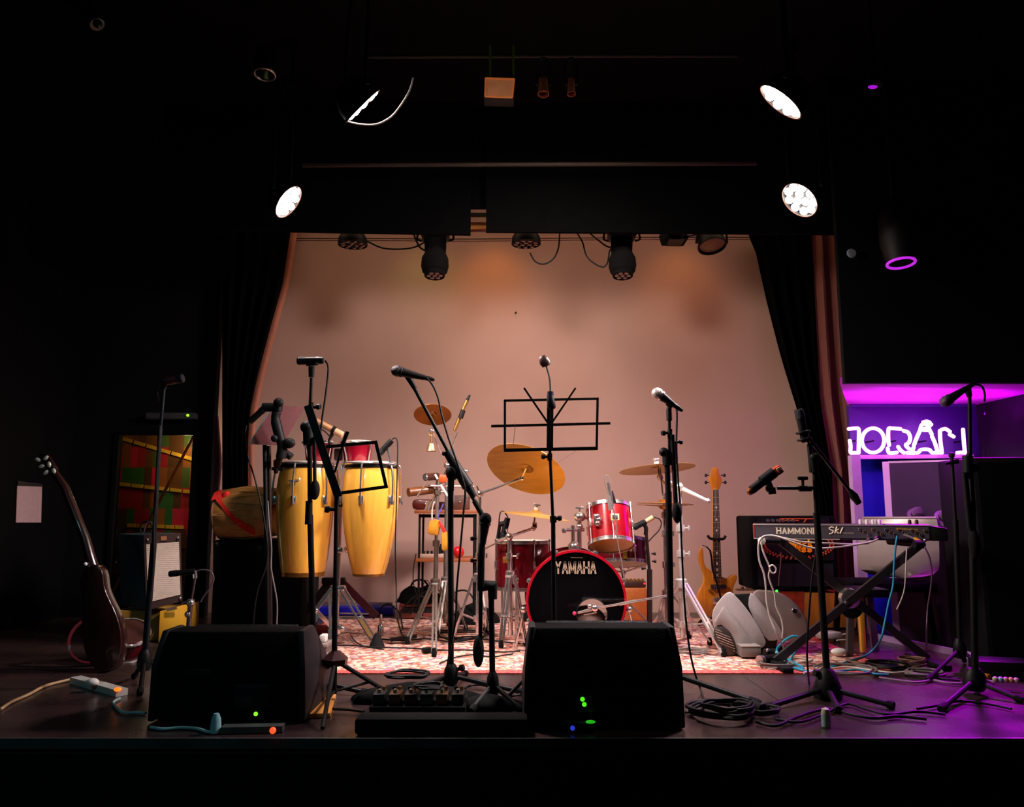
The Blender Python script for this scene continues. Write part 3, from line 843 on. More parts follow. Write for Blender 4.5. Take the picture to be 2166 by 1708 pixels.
# ---- splash cymbal, chimes etc. on the percussion stands --------------------
YSP = 5.3
t, top = cymbal('small splash cymbal hanging upper left of the kit, above the little bell', P(915, 878, YSP), V((-.04, .46, .88)), 40 * mpp(YSP), BRZ2, .2, .08)
t = thing('hand_bell', 'little brass bell hanging under the splash cymbal', 'bell', P(912, 952, YSP))
m = mpp(YSP)
part('bell_body', MB().lathe([(11.5 * m, 0), (10 * m, 3 * m), (8.2 * m, 11 * m), (7 * m, 16 * m), (0, 18 * m), (0, 15 * m), (7 * m, 11 * m), (9 * m, 2 * m), (11.5 * m, 0)], P(912, 955, YSP), (0, 0, 1), 24), M('aged_brass', (176, 132, 92), .35, .75, .15, 12), t)
part('handle', MB().tube([P(912, 937, YSP), P(911, 922, YSP)], .006, 8).ring(P(911, 918, YSP), (0, 1, 0), .012, .003), BRASS, t)
YPS = 5.45
pb = V((P(921, 1200, YPS).x, YPS, .05)); 
t = cymbal_stand('dark chrome percussion stand leaning behind the boom microphone, carrying splash and chimes', pb + V((0, 0, .02)), P(926, 1010, YPS), [G(862, 1366), G(918, 1392), V((pb.x + .12, pb.y + .3, 0))], .36, .12, .013, None, 'percussion_stand', 'percussion stands', STEEL, mids=(.9,))
part('cross_arm', MB().tube([P(950, 985, YPS), P(905, 1082, YPS)], .009, 10).tube([P(908, 1060, YPS), P(902, 1080, YPS)], .014, 10), CHR, t)
part('splash_arm', MB().tube([P(944, 985, YPS), P(914, 910, YSP)], .006, 8).ball(P(914, 912, YSP), .022, (1, 1, .8)).ball(P(946, 985, YPS), .024), CHR, t)
part('chime_arm', MB().tube([P(946, 985, YPS), P(956, 950, YPS), P(968, 915, YPS)], .005, 8), CHR, t)
part('holder_rail', MB().tube([P(905, 1028, YPS - .05), P(1003, 1030, YPS - .05)], .007, 8).tube([P(958, 1030, YPS - .05), P(958, 1065, YPS - .05)], .008, 8).tube([P(984, 1002, YPS - .05), P(985, 1052, YPS - .05)], .007, 8).ball(P(986, 998, YPS - .05), .018).ball(P(938, 1012, YPS - .06), .012), CHR, t)
pb2 = V((P(943, 1200, 5.6).x, 5.6, .05))
t = cymbal_stand('second chrome percussion stand beside the shelf, with a doubled front leg', pb2 + V((0, 0, .02)), P(945, 1010, 5.6), [G(925, 1352), G(985, 1338), V((pb2.x, pb2.y + .3, 0))], .36, .12, .013, None, 'percussion_stand', 'percussion stands', STEEL)
t = thing('pencil_microphone', 'slim brass coloured pencil microphone pointing up beside the splash cymbal', 'microphone', P(972, 895, YPS))
part('body', MB().tube([P(961, 912, YPS), P(984, 856, YPS)], .012, 12).tube([P(984, 857, YPS), P(988, 848, YPS)], .013, 12), BRASS, t)
part('tip', MB().tube([P(987, 849, YPS), P(994, 836, YPS)], [.012, .007], 12), BLKP, t, 'dark tip')
part('clip', MB().tube([P(974, 885, YPS - .01), P(980, 868, YPS - .01)], .018, 10), BLKP, t)
# wood blocks and little percussion on the rail
t = thing('wood_block', 'round brown wood block sticking out left on the percussion rail', 'wood block', P(888, 1040, 5.4))
part('block', MB().tube([P(864, 1042, 5.35), P(914, 1036, 5.45)], .030, 20), M('walnut_block', (104, 58, 24), .4, 0, .25, 8, coat=.3), t)
part('end_grain', MB().disc(P(867, 1041, 5.345), P(864, 1042, 5.35) - P(914, 1036, 5.45), .019, .012, 20), M('pale_end_grain', (210, 150, 70), .6, 0, .2, 30), t)
single('jam_block', 'small orange red jam block on the percussion rail', 'block', MB().box(P(937, 1013, 5.38), (.055, .05, .055), None, .014), ORNG)
t = thing('shaker', 'dark rod shaped shaker clamped at the left end of the percussion rail', 'shaker', P(905, 1010, 5.38))
part('barrel', MB().tube([P(900, 1010, 5.34), P(925, 1008, 5.44)], .026, 16), M('dark_brown_lacquer', (60, 34, 24), .3, 0, .2, 8, coat=.4), t)
part('end_cap', MB().disc(P(900, 1010, 5.335), V((-1, -.8, 0)), .02, .01, 18), CHR, t)
for a_, b_, l in (((920, 1004), (926, 1014), 'short white chime bar on the upper percussion rail'), ((932, 1026), (947, 1050), 'long white chime bar slanting across the percussion stand')):
    single('chime_bar', l, 'chime bar', MB().tube([P(a_[0], a_[1], 5.33), P(b_[0], b_[1], 5.33)], .0075, 10), M('bright_white_rod', (245, 240, 235)), 'white chime bars')
single('beater', 'thin silver beater lying across the wood block', 'beater', MB().tube([P(905, 1016, 5.3), P(882, 1052, 5.3)], [.003, .006], 8), STEEL)
# ================================================================== congas and hand percussion
YG = 5.05
m = mpp(YG)
def conga(cx, ytop, ybot, rb, rt, rn, label):
    """rb bottom radius, rt belly radius, rn top radius (pixels)"""
    b = P(cx, ybot, YG); tp = P(cx, ytop, YG); H = tp.z - b.z
    t = thing('conga_drum', label, 'conga', b, 'yellow congas on the double stand')
    prof = []
    for i in range(25):
        s = i / 24
        pk = .74
        r = rb + (rt - rb) * math.sin(min(s / pk, 1) * PI / 2) ** .86 if s < pk else rt + (rn - rt) * ((s - pk) / (1 - pk)) ** 1.8
        prof.append((r * m, H * s))
    c = V((b.x, YG, b.z))
    part('shell', MB().lathe(prof, c, (0, 0, 1), 56), CONGA, t)
    part('bottom_band', MB().lathe([(rb * m * 1.0, -.004), (rb * m * 1.03, -.004), (rb * m * 1.05, .022), (rb * m * 1.0, .022)], c, (0, 0, 1), 48), BRASS, t)
    R = rn * m
    part('skin', MB().lathe([(0, H + .022), (R * .98, H + .02), (R * 1.04, H - .004), (R * 1.04, H - .012)], c, (0, 0, 1), 48), HEADW, t)
    part('rim', MB().ring(c + V((0, 0, H + .006)), (0, 0, 1), R * 1.08, .009, 56, 8), CHR, t)
    part('rim_band', MB().lathe([(R * 1.03, H - .02), (R * 1.07, H - .02), (R * 1.07, H + .004), (R * 1.03, H + .004)], c, (0, 0, 1), 48), BLK, t)
    for i in range(6):
        an = 2 * PI * i / 6 + .38
        d = V((math.cos(an), math.sin(an), 0)); q = d.cross(V((0, 0, 1)))
        zl_ = H - 72 * m
        rr = rt * m
        mb = MB().tube(smooth_pts([c + d * (R * 1.09) + V((0, 0, H + .008)), c + d * (R * 1.2) + V((0, 0, H - .02)), c + d * (rr * 1.03 + .016) + V((0, 0, zl_ + .09)), c + d * (rr * 1.03 + .014) + V((0, 0, zl_ - .03))], 4), .0058, 8)
        mb.lathe([(0, -.012), (.012, -.012), (.012, .01), (0, .01)], c + d * (rr * 1.03 + .014) + V((0, 0, zl_ - .02)), (0, 0, 1), 10)
        tr_ = mb
        lp2 = part('lug_plate', MB().box(c + d * (rr * 1.0 + .004) + V((0, 0, zl_)), (.036, .02, .05), Matrix((q, d, V((0, 0, 1)))).transposed(), .008), CHR, t)
        part('tension_rod', tr_, CHR, lp2)
    return t, c, H
t, c, H = conga(641, 985, 1217, 43, 60, 52, 'yellow conga drum on the left of the pair, with a small printed badge')
bp_ = P(620, 1021, YG - .195)
mb = MB().slab([P(609, 1016, YG - .19), P(633, 1015, YG - .196), P(630, 1020, YG - .196), P(612, 1021, YG - .192)], (0, .004, 0)).ball(P(621, 1024, YG - .197), .009, (1.3, .4, .6))
part('badge', mb, M('badge_grey', (70, 60, 72), .4, .2, .1, 10), t)
mb = MB().bar(P(611, 1018.5, YG - .199), P(631, 1017.5, YG - .2), .005, .002)
part('badge_line', mb, M('badge_light', (190, 170, 150), .4, .2), t)
t, c, H = conga(780, 985, 1217, 32, 59, 52, 'yellow conga drum on the right of the pair, behind the small music stand')
# double conga stand
t = thing('conga_stand', 'chrome double braced stand carrying the two congas', 'stand', (P(712, 1300, 5.1).x, 5.1, 0))
X = P(713, 1250, 5.1).x; Y = 5.12
def zz(py, yy=Y): return P(713, py, yy).z
part('pole', MB().tube([V((X, Y, .07)), V((X, Y, zz(1045)))], .014, 14), CHR, t)
part('crossbar', MB().box(V((X, Y, zz(1068))), (.30, .03, .03), None, .006).tube([P(690, 1062, Y), P(690, 1112, Y)], .008, 8).tube([P(738, 1062, Y), P(738, 1112, Y)], .008, 8), BLK, t)
part('clamp', MB().box(V((X, Y, zz(1164))), (.06, .045, .035), None, .008), CHR, t)
part('wing_nut', MB().ball(P(734, 1162, Y - .03), .024, (.8, .6, 1)), CHR, t)
part('hub', MB().box(V((X, Y, zz(1245))), (.1, .06, .035), None, .01), CHR, t)
for (kx, ky, fx, fy, lab) in ((671, 1290, 645, 1330, 0), (752, 1292, 797, 1365, 1), (700, 1310, 706, 1352, 2)):
    hub = V((X + (-.035 if lab != 1 else .035), Y - .03, zz(1246)))
    if lab == 1:
        f = G(fx, fy, .019)
        mb = MB()
        s = V((0, .013, 0)) + V((.01, 0, .006))
        mb.bar(hub + s, f + s, .011, .016).bar(hub - s, f - s, .011, .016)
        k = hub.lerp(f, .52)
        mb.bar(V((X, Y, .17)), k, .018, .02)
        mb.tube([k - V((0, .03, 0)), k + V((0, .03, 0))], .012, 8)
        part('leg', mb, CHR, t)
        part('amber_strip', MB().bar(hub.lerp(f, .56) + V((-.004, -.028, .01)), hub.lerp(f, .86) + V((-.004, -.028, .01)), .02, .004), M('amber_lens', (132, 104, 56)), t)
        part('foot', MB().lathe([(0, -.012), (.05, -.01), (.02, .06), (.012, .07), (0, .07)], f, (0, 0, 1), 18), RUB, t)
    elif lab == 0:
        f = V((P(642, 1330, 5.0).x, 5.0, .03))
        k = P(668, 1292, 5.05)
        mb = MB().bar(hub, k, .02, .024).bar(k + V((.01, 0, -.01)), V((X - .01, Y - .02, .1)), .022, .024).bar(P(672, 1300, 5.05), f, .03, .02).ball(k, .02)
        part('leg', mb, CHR, t)
    else:
        f = V((X - .04, Y - .25, .012))
        part('leg', MB().bar(P(697, 1258, 5.05), P(699, 1330, 4.95), .014, .02).bar(P(699, 1330, 4.95), G(707, 1378, .01), .03, .02), CHR, t)
part('lower_hub', MB().box(V((X, Y - .02, .10)), (.07, .06, .06), None, .012).ball(V((X + .05, Y - .06, .11)), .02), CHR, t)
# dark folding stand behind it
t = thing('folding_stand', 'dark flat legged folding stand behind the conga stand', 'stand', (X, 5.45, 0))
YB2 = 5.45
part('leg', MB().bar(P(700, 1228, YB2), P(645, 1300, YB2), .05, .02).bar(P(645, 1300, YB2), G(640, 1335, .0) , .03, .02), M('dark_flat_bar', (34, 26, 28), .4, .4, .2, 8), t)
part('leg', MB().bar(P(722, 1230, YB2), P(796, 1305, YB2), .05, .02), M('dark_red_bar', (70, 24, 34), .35, .3, .2, 8), t, 'dark red leg')
part('leg_end', MB().tube([P(806, 1300, YB2), P(805, 1322, YB2)], .009, 8).lathe([(0, 0), (.024, 0), (.02, .06), (.014, .07), (0, .07)], V((P(805, 1340, YB2).x, YB2, .0)) + V((0, 0, .012)), (0, 0, 1), 14).tube([P(806, 1340, YB2), P(806, 1318, YB2)], .012, 8), CHR, t)
part('head', MB().box(P(706, 1229, YB2), (.16, .05, .045), None, .01), BLK, t)
part('rod', MB().tube([P(716, 1298, YB2 - .02), P(780, 1299, YB2 - .02)], .005, 8), CHR, t)

# bongos on the crossbar behind the congas
YBG = 5.22; m = mpp(YBG)
BONGOM = M('bongo_crimson', (140, 10, 34), .2, .1, .2, 6, coat=.8)
for cx, R, l in ((674, 31, 'crimson bongo drum behind the left conga'), (756, 33, 'crimson bongo drum behind the right conga, with a pale skin')):
    c0 = P(cx, 981, YBG); c1 = P(cx, 938, YBG); H = (c1 - c0).length
    t = thing('bongo_drum', l, 'bongo', c0, 'pair of crimson bongos')
    part('shell', MB().lathe([(R * m * .82, 0), (R * m * .9, H * .4), (R * m, H)], c0, (0, 0, 1), 40), BONGOM, t)
    part('bottom_hoop', MB().lathe([(R * m * .8, -.03), (R * m * .92, -.03), (R * m * .9, .012), (R * m * .8, .012)], c0, (0, 0, 1), 40), CHR, t)
    part('rim', MB().ring(c1, (0, 0, 1), R * m * 1.06, .008, 44, 8), CHR, t)
    part('skin', MB().lathe([(0, .016), (R * m * .97, .014), (R * m * 1.02, -.006)], c1, (0, 0, 1), 40), HEADW, t)
    for i in range(4):
        an = PI / 4 + i * PI / 2 + .2
        d = V((math.cos(an), math.sin(an), 0))
        part('tension_rod', MB().tube(smooth_pts([c1 + d * R * m * 1.08, c1 + d * R * m * 1.18 + V((0, 0, -.02)), c0 + d * R * m * .98 + V((0, 0, .04)), c0 + d * R * m * .93 + V((0, 0, -.02))], 4), .0055, 8), CHR, t)
single('bongo_block', 'dark wooden centre block joining the crimson bongos', 'block', MB().box(P(716, 962, YBG), (.05, .06, .08), None, .01), ROSE)

# percussion shelf ----------------------------------------------------------
YQ = 6.0; m = mpp(YQ)
t = thing('shelf_unit', 'small two tier shelf on thin black legs, against the beige wall', 'shelf', (P(945, 1300, YQ).x, YQ, 0))
for (py, x0, x1) in ((1083, 878, 1010), (1185, 880, 1012)):
    a_, b_ = P(x0, py, YQ), P(x1, py, YQ)
    part('shelf_board', MB().box(((a_.x + b_.x) / 2, YQ + .12, a_.z), (b_.x - a_.x, .34, .026), None, .003), TEAK, t)
a_, b_ = P(888, 1090, YQ), P(1003, 1090, YQ)
for x in (a_.x, b_.x):
    for yy in (YQ + .0, YQ + .25):
        zt_ = P(888, 1088, YQ).z
        part('leg', MB().box((x, yy, zt_ / 2 + .007), (.016, .016, zt_ - .014)), BLK, t)
part('crosspiece', MB().box(((a_.x + b_.x) / 2, YQ - .0, P(888, 1092, YQ).z), (b_.x - a_.x, .014, .024)).box(((a_.x + b_.x) / 2, YQ + .25, P(888, 1092, YQ).z), (b_.x - a_.x, .014, .024)), BLK, t)
sz = P(878, 1083, YQ).z + .013; sz2 = P(880, 1185, YQ).z + .013
def onshelf(px, z, yy): p = P(px, 1083, yy); return V((p.x, yy, z))
YO = YQ + .06
p = onshelf(899, sz, YO)
t = thing('percussion_box', 'dark red brown oblong box at the left end of the upper shelf', 'box', p)
part('body', MB().box(p + V((0, 0, .042)), (.19, .14, .08), None, .03), M('red_brown_lacquer', (82, 24, 18), .35, 0, .25, 8, coat=.3), t)
part('stud', MB().ball(p + V((.01, -.073, .045)), .009), CHR, t)
p = onshelf(974, sz, YO)
t = thing('percussion_box', 'dark brown wooden box at the right end of the upper shelf', 'box', p)
part('body', MB().box(p + V((0, 0, .057)), (.135, .16, .11), None, .008), M('brown_box_wood', (78, 40, 28), .5, 0, .25, 8), t)
part('stud', MB().ball(p + V((.0, -.082, .06)), .008), CHR, t)
part('stud', MB().ball(p + V((-.055, -.082, .078)), .008), CHR, t)
p = onshelf(937, sz, YO - .02)
single('small_bowl', 'small blackish bowl between the boxes on the upper shelf', 'bowl', MB().lathe([(0, 0), (.03, 0), (.05, .06), (.046, .06), (.028, .006), (0, .006)], p + V((0, 0, .001)), (0, 0, 1), 24), ROSE)
t = thing('tambourine_bag', 'yellow cloth bag hanging from the percussion stand', 'bag', P(914, 1115, 5.4))
part('pouch', MB().slab(PL([(908, 1103), (903, 1128), (908, 1131), (916, 1132), (926, 1134), (932, 1110), (928, 1100), (918, 1099)], 5.37), (0, .05, 0), .014), M('mustard_cloth', (200, 134, 24), .85, 0, .2, 20, bump=.2), t)
part('strap', MB().tube(smooth_pts(PL([(914, 1100), (914, 1080), (918, 1062)], 5.385), 4), .005, 8), CABW, t)
t = thing('maraca_pouch', 'orange and yellow pouch with a red tie hanging beside the yellow bag', 'pouch', P(942, 1150, 5.38))
part('tie', MB().slab(PL([(926, 1104), (930, 1102), (944, 1124), (938, 1130)], 5.36), (0, .03, 0), .008), REDC, t)
part('pouch', MB().slab(PL([(934, 1126), (945, 1124), (947, 1160), (943, 1167), (934, 1165), (933, 1140)], 5.36), (0, .05, 0), .012), M('ochre_cloth', (214, 150, 30), .85, 0, .2, 20, bump=.2), t)
part('streamer', MB().tube(smooth_pts(PL([(926, 1100), (930, 1085), (938, 1066)], 5.36), 5), [.004] * 11, 8), M('violet_ribbon', (80, 70, 180), .7), t, 'violet ribbon')
p = onshelf(970, sz2, YQ + .0); p.x = P(970, 1170, YQ).x
t = thing('maraca', 'round red maraca lying at the right of the lower shelf', 'maraca', p)
part('gourd', MB().ball(p + V((0, 0, .046)), .044), M('maraca_red', (190, 16, 22), .3, 0, .1, 8, coat=.4), t)
part('handle', MB().tube([p + V((-.03, 0, .05)), p + V((-.085, .02, .13))], .012, 10), REDC, t)
p = onshelf(915, sz2, YQ + .05)
t = thing('small_mixer', 'little mixer with a row of black knobs on the lower shelf', 'mixer', V((P(915, 1180, YQ).x, YQ + .05, sz2)))
q = V((P(915, 1180, YQ).x, YQ + .05, sz2))
part('case', MB().box(q + V((0, 0, .016)), (.19, .13, .03), None, .005), M('pale_metal_case', (180, 150, 130), .5, .3, .1, 20), t)
for i in range(5):
    part('knob', MB().lathe([(0, 0), (.010, 0), (.008, .022), (0, .022)], q + V((-.07 + i * .03, -.02, .031)), (0, 0, 1), 12), BLKP, t)
single('clip_bundle', 'dark bundle of clips behind the mixer on the lower shelf', 'bundle', MB().ball(V((P(932, 1175, YQ).x, YQ + .17, sz2 + .05)), .05, (1, .6, 1)).tube([V((P(928, 1175, YQ).x, YQ + .17, sz2 + .06)), V((P(938, 1160, YQ).x, YQ + .17, sz2 + .12))], .01, 8), BLKP)
# djembe-like rope drum lying on the black case
YD = 5.42
ca = P(520, 1086, YD); m = mpp(YD)
ax = V((1, -.12, .06)).normalized()
t = thing('rope_drum', 'tan rope strung hand drum with a red sash, lying on the black case', 'drum', V((ca.x, YD, P(520, 1142, YD).z)))
L_ = 125 * m; o = P(470, 1090, YD)
prof = [(47, 0), (52, 6), (55, 30), (55, 62), (52, 95), (46, 125)]
part('body', MB().lathe([(r * m, h * m) for r, h in prof], o, ax, 48), TAN, t)
part('skin', MB().lathe([(0, -.004), (46 * m, -.004), (49 * m, .01)], o, ax, 48), M('dark_skin', (96, 66, 40), .7, 0, .2, 14), t)
part('hoop', MB().ring(o + ax * .012, ax, 50 * m, .009, 48, 8).ring(o + ax * (122 * m), ax, 47 * m, .009, 48, 8), M('rope_hoop', (150, 100, 60), .7, 0, .2, 20), t)
a_, x_, y_ = frame(ax)
for i in range(12):
    a0, a1, a2 = (2 * PI * (i + k) / 12 for k in (0, .5, 1))
    def rp(an, h, r): return o + a_ * h * m + (x_ * math.cos(an) + y_ * math.sin(an)) * (r * m + .004)
    part('rope', MB().tube([rp(a0, 2, 50), rp((a0 + a1) / 2, 62, 55.5), rp(a1, 122, 47.5)], .0035, 6).tube([rp(a1, 122, 47.5), rp((a1 + a2) / 2, 62, 55.5), rp(a2, 2, 50)], .0035, 6), M('pale_rope', (196, 150, 96), .8, 0, .1, 30), t)
def sash(pts, w):
    rows = []
    for (px_, py_2, ww) in pts:
        p = P(px_, py_2, YD); cen = o + a_ * ((p - o).dot(a_))
        r_ = 57.5 * m
        dz = max(-r_ * .98, min(r_ * .98, p.z - cen.z))
        rows.append([V((p.x, cen.y - math.sqrt(max(r_ * r_ - (dz + k * ww * m) ** 2, 1e-5)), cen.z + dz + k * ww * m)) for k in (-1, -.5, 0, .5, 1)])
    return MB().grid(rows)
part('sash', sash([(466, 1052, 9), (474, 1047, 10), (481, 1052, 12), (490, 1068, 5), (505, 1086, 7), (520, 1101, 9), (538, 1114, 9), (556, 1125, 7)], 0), REDC, t, 'bright red cloth sash')
part('sash_knot', MB().ball(P(477, 1052, YD - .13), .036, (.8, .5, 1.2), Matrix.Rotation(.3, 3, 'Y')), REDC, t)
# black flight case under it
c0 = P(455, 1143, 5.3); c1 = P(637, 1325, 5.3)
t = thing('flight_case', 'tall black box under the rope drum, behind the left floor monitor', 'case', ((c0.x + c1.x) / 2, 5.5, 0))
part('body', MB().box(((c0.x + c1.x) / 2, 5.52, (c0.z) / 2 + .007), (c1.x - c0.x, .46, c0.z - .012), None, .012), BLKM, t)
for sx in (-1, 1):
    for z in (.03, c0.z - .03):
        part('corner', MB().ball(V(((c0.x + c1.x) / 2 + sx * ((c1.x - c0.x) / 2 - .012), 5.30, z)), .022), M('dull_corner', (30, 28, 30), .5, .5), t)
part('latch', MB().box(P(548, 1162, 5.285), (.05, .012, .05), None, .006), M('dull_corner', (30, 28, 30)), t)
# things along the back wall -------------------------------------------------
c0 = P(845, 1277, 6.3); c1 = P(925, 1325, 6.3)
t = thing('combo_amplifier', 'low amplifier with a reddish frame under the percussion shelf', 'amplifier', ((c0.x + c1.x) / 2, 6.4, 0))
xw = c1.x - c0.x; xc = (c0.x + c1.x) / 2
zt_ = c0.z
mb = MB()
for (x0, x1, z0, z1) in ((-xw / 2, xw / 2, zt_ - .025, zt_), (-xw / 2, xw / 2, .012, .05), (-xw / 2, -xw / 2 + .025, .05, zt_ - .025), (xw / 2 - .025, xw / 2, .05, zt_ - .025)):
    quadbox(mb, xc + x0, xc + x1, 6.28, 6.46, z0, z1, .004)
part('frame', mb, M('red_brown_frame', (122, 52, 44), .5, 0, .2, 10), t)
part('grille', MB().box((xc, 6.34, zt_ / 2 + .01), (xw - .05, .1, zt_ - .08)), M('dark_cloth', (28, 24, 26), .9, 0, .3, 90), t)
p = V((xc, 6.34, zt_))
t = thing('soft_bag', 'black soft bag slumped on the low reddish amplifier', 'bag', p)
bmv = MB()
rows = []
for i in range(9):
    s = i / 8; row = []
    for j in range(25):
        an = 2 * PI * j / 24
        r = (1 - .55 * s ** 2) * (1 + .1 * math.sin(3 * an + 4 * s))
        row.append(p + V((.19 * r * math.cos(an), .085 * r * math.sin(an), .004 + .11 * s + .02 * math.sin(2 * an) * s)))
    rows.append(row)
bmv.grid(rows); part('sack', bmv, BLKM, t)
part('handle', MB().tube(smooth_pts([p + V((-.08, 0, .1)), p + V((-.04, 0, .17)), p + V((.04, 0, .17)), p + V((.08, 0, .1))], 5), .008, 8), BLK, t)
c0, c1 = P(640, 1304, 6.55), P(832, 1326, 6.55)
single('storage_box', 'flat bright blue box along the foot of the wall behind the conga stand', 'box', MB().box(((c0.x + c1.x) / 2, 6.58, .035), (c1.x - c0.x, .12, .065), None, .006), BLUEP)
c0, c1 = P(636, 1284, 6.6), P(825, 1303, 6.6)
single('cable_trunking', 'dim purple grey cable trunking at the wall above the blue box', 'trunking', MB().box(((c0.x + c1.x) / 2, 6.66, (c0.z + .07) / 2 + .01), (c1.x - c0.x, .07, c0.z - .075), None, .006), M('purple_grey', (120, 96, 112), .7, 0, .3, 20))
single('folded_cloth', 'dark crimson folded cloth on the rug behind the left microphone stand', 'cloth', MB().box(G(690, 1337, .03) + V((0, 0, .006)), (.2, .25, .05), None, .02, 3), M('crimson_cloth', (120, 14, 26), .9, 0, .3, 20, bump=.3))
c = G(672, 1395)
t = thing('plastic_crate', 'small grey crate with white panels on the rug beside the left floor monitor', 'crate', c)
w_ = .19
mb = MB(); x0 = P(650, 1380, c.y).x; x1 = P(690, 1380, c.y).x; zt_ = P(670, 1368, c.y).z
quadbox(mb, x0, x1, c.y, c.y + .16, .016, zt_, .006)
part('shell', mb, M('crate_grey', (88, 80, 78), .5, 0, .1, 20), t)
mb = MB(); quadbox(mb, x0 - .004, x1 + .006, c.y - .006, c.y + .166, zt_ - .006, zt_ + .012, .003); part('rim', mb, M('crate_rim', (130, 118, 112), .5), t)
for k in range(3):
    mb = MB(); xa = x0 + .008 + k * .038; quadbox(mb, xa, xa + .032, c.y - .004, c.y + .002, .03, zt_ - .035, .001); part('white_panel', mb, WHITE, t)
mb = MB(); quadbox(mb, x1 - .055, x1 - .018, c.y + .05, c.y + .12, zt_ + .014, zt_ + .055, .006)
single('charger', 'small white charger block standing on the grey crate', 'charger', mb, WHITE)
# tan combo behind the drums on the right
c0 = P(1318, 1244, 6.1); c1 = P(1372, 1340, 6.1)
t = thing('combo_amplifier', 'orange brown amplifier behind the bass drum, with a strip of knobs on top', 'amplifier', ((c0.x + c1.x) / 2, 6.2, 0))
part('cabinet', MB().box(((c0.x + c1.x) / 2, 6.24, c0.z / 2 + .006), (c1.x - c0.x, .26, c0.z - .012), None, .02), M('orange_brown_vinyl', (176, 92, 30), .55, 0, .15, 30), t)
cpl = part('control_panel', MB().box(((c0.x + c1.x) / 2, 6.2, c0.z + .024), (.17, .16, .045), None, .006), ROSE, t)
for i in range(5):
    part('knob', MB().lathe([(0, 0), (.011, 0), (.009, .02), (0, .022)], V(((c0.x + c1.x) / 2 - .06 + i * .03, 6.13, c0.z + .046)), (0, 0, 1), 12), BRASS, cpl)
part('status_light', MB().ball(V((c1.x - .02, 6.115, c0.z + .03)), .008), emitter('red_led', (255, 40, 40), 1.5), t)
# ================================================================== microphones and stands
def at(p, Y):
    return P(p[0], p[1], Y)

def microphone(label, head, tail, Y, Rh=.026, grille=None, body=None, dy=0.0, conn=True, name='microphone', group='stage microphones', ring=False):
    h, q = at(head, Y), at(tail, Y + dy)
    a = (q - h).normalized(); L = (q - h).length
    t = thing(name, label, 'microphone', h.lerp(q, .5), group)
    part('grille', MB().lathe([(0, -Rh), (Rh * .5, -Rh * .87), (Rh * .87, -Rh * .5), (Rh, 0), (Rh, Rh * .3), (Rh * .86, Rh * .75)], h, a, 24), grille or GRILLD, t)
    part('collar', MB().lathe([(Rh * .86, Rh * .7), (Rh * .95, Rh * .75), (Rh * .95, Rh * 1.0), (Rh * .8, Rh * 1.1)], h, a, 24), BLKP if not ring else CHR, t)
    hd = part('handle', MB().lathe([(Rh * .82, Rh * 1.0), (Rh * .55, L * .82), (Rh * .5, L), (0, L)], h, a, 24), body or BLKP, t)
    if conn:
        part('connector', MB().lathe([(0, L - .004), (Rh * .42, L - .004), (Rh * .42, L + .035), (Rh * .22, L + .055), (0, L + .056)], h, a, 16), BLK, hd)
    return t, h, q, a

def pencil_mic(label, a, b, Y, r=.011, mat=None, dy=0.0, name='microphone', tip=None, group='stage microphones'):
    p, q = at(a, Y), at(b, Y + dy)
    t = thing(name, label, 'microphone', p.lerp(q, .5), group)
    part('body', MB().tube([p.lerp(q, .3), p.lerp(q, .84), q], [r, r, r * .9], 16), mat or BLKP, t)
    part('capsule', MB().tube([p, p.lerp(q, .04), p.lerp(q, .3)], [r * .9, r * 1.1, r * 1.1], 16), tip or GRILLD, t)
    return t, p, q

def stand_base(t, base, feet, hubz, hubr=.028, r=.011, mat=BLK):
    hub = V((base.x, base.y, hubz))
    part('hub', MB().lathe([(0, -.045), (hubr * .8, -.045), (hubr * 1.15, -.02), (hubr, .03), (hubr * .6, .055), (0, .056)], hub, (0, 0, 1), 18), mat, t)
    for f in feet:
        f = V(f); f.z = .016
        lg = part('leg', MB().tube([hub + (f - hub).normalized() * .02, f], [r, r * .95], 10), mat, t)
        part('foot', MB().tube([hub.lerp(f, .9), f, f + (f - hub).normalized() * .012], [r * 1.4, r * 1.45, r * 1.2], 10), RUB, lg)

def pole_parts(t, segs, mat=BLK):
    """segs: list of (p,q,r)"""
    for i, (p, q, r) in enumerate(segs):
        part('pole' if i == 0 else 'upper_pole', MB().tube([p, q], r, 12), mat, t)

def knob(t, p, d=(1, -.3, 0), s=1.0, mat=BLKP):
    d = V(d).normalized(); p = V(p)
    part('knob', MB().lathe([(0, .045 * s), (.014 * s, .045 * s), (.017 * s, .028 * s), (.009 * s, .02 * s), (.009 * s, 0), (0, 0)], p, d, 12), mat, t)

MG = 'black microphone stands'
# --- boom stand, centre left ---------------------------------------------------
Y = 4.02
b = G(954, 1452); Y = b.y
t = thing('microphone_stand', 'black boom microphone stand, left of the centre floor monitor, its boom rising to upper left', 'microphone stand', (b.x, b.y, 0), MG)
stand_base(t, b, [G(876, 1462), G(1114, 1474), G(985, 1432)], P(954, 1430, Y).z, .034, .012)
hubp = P(954, 1432, Y)
pole_parts(t, [(hubp, P(953, 1010, Y), .0145), (P(953, 1040, Y), P(955, 985, Y), .017)])
part('boom_clutch', MB().tube([P(945, 955, Y), P(990, 1030, Y)], [.022, .03], 12).ball(P(957, 1000, Y), .035, (1, .8, 1.2)).tube([P(985, 1020, Y), P(1003, 1052, Y)], [.024, .017], 12), BLKP, t)
part('boom_arm', MB().tube([P(873, 815, Y), P(1017, 1085, Y)], .0095, 12), BLK, t)
part('boom_grip', MB().tube([P(1003, 1060, Y), P(1021, 1092, Y)], .013, 12), RUB, t)
part('clip', MB().tube([P(862, 796, Y), P(878, 823, Y)], [.016, .012], 12), BLKP, t)
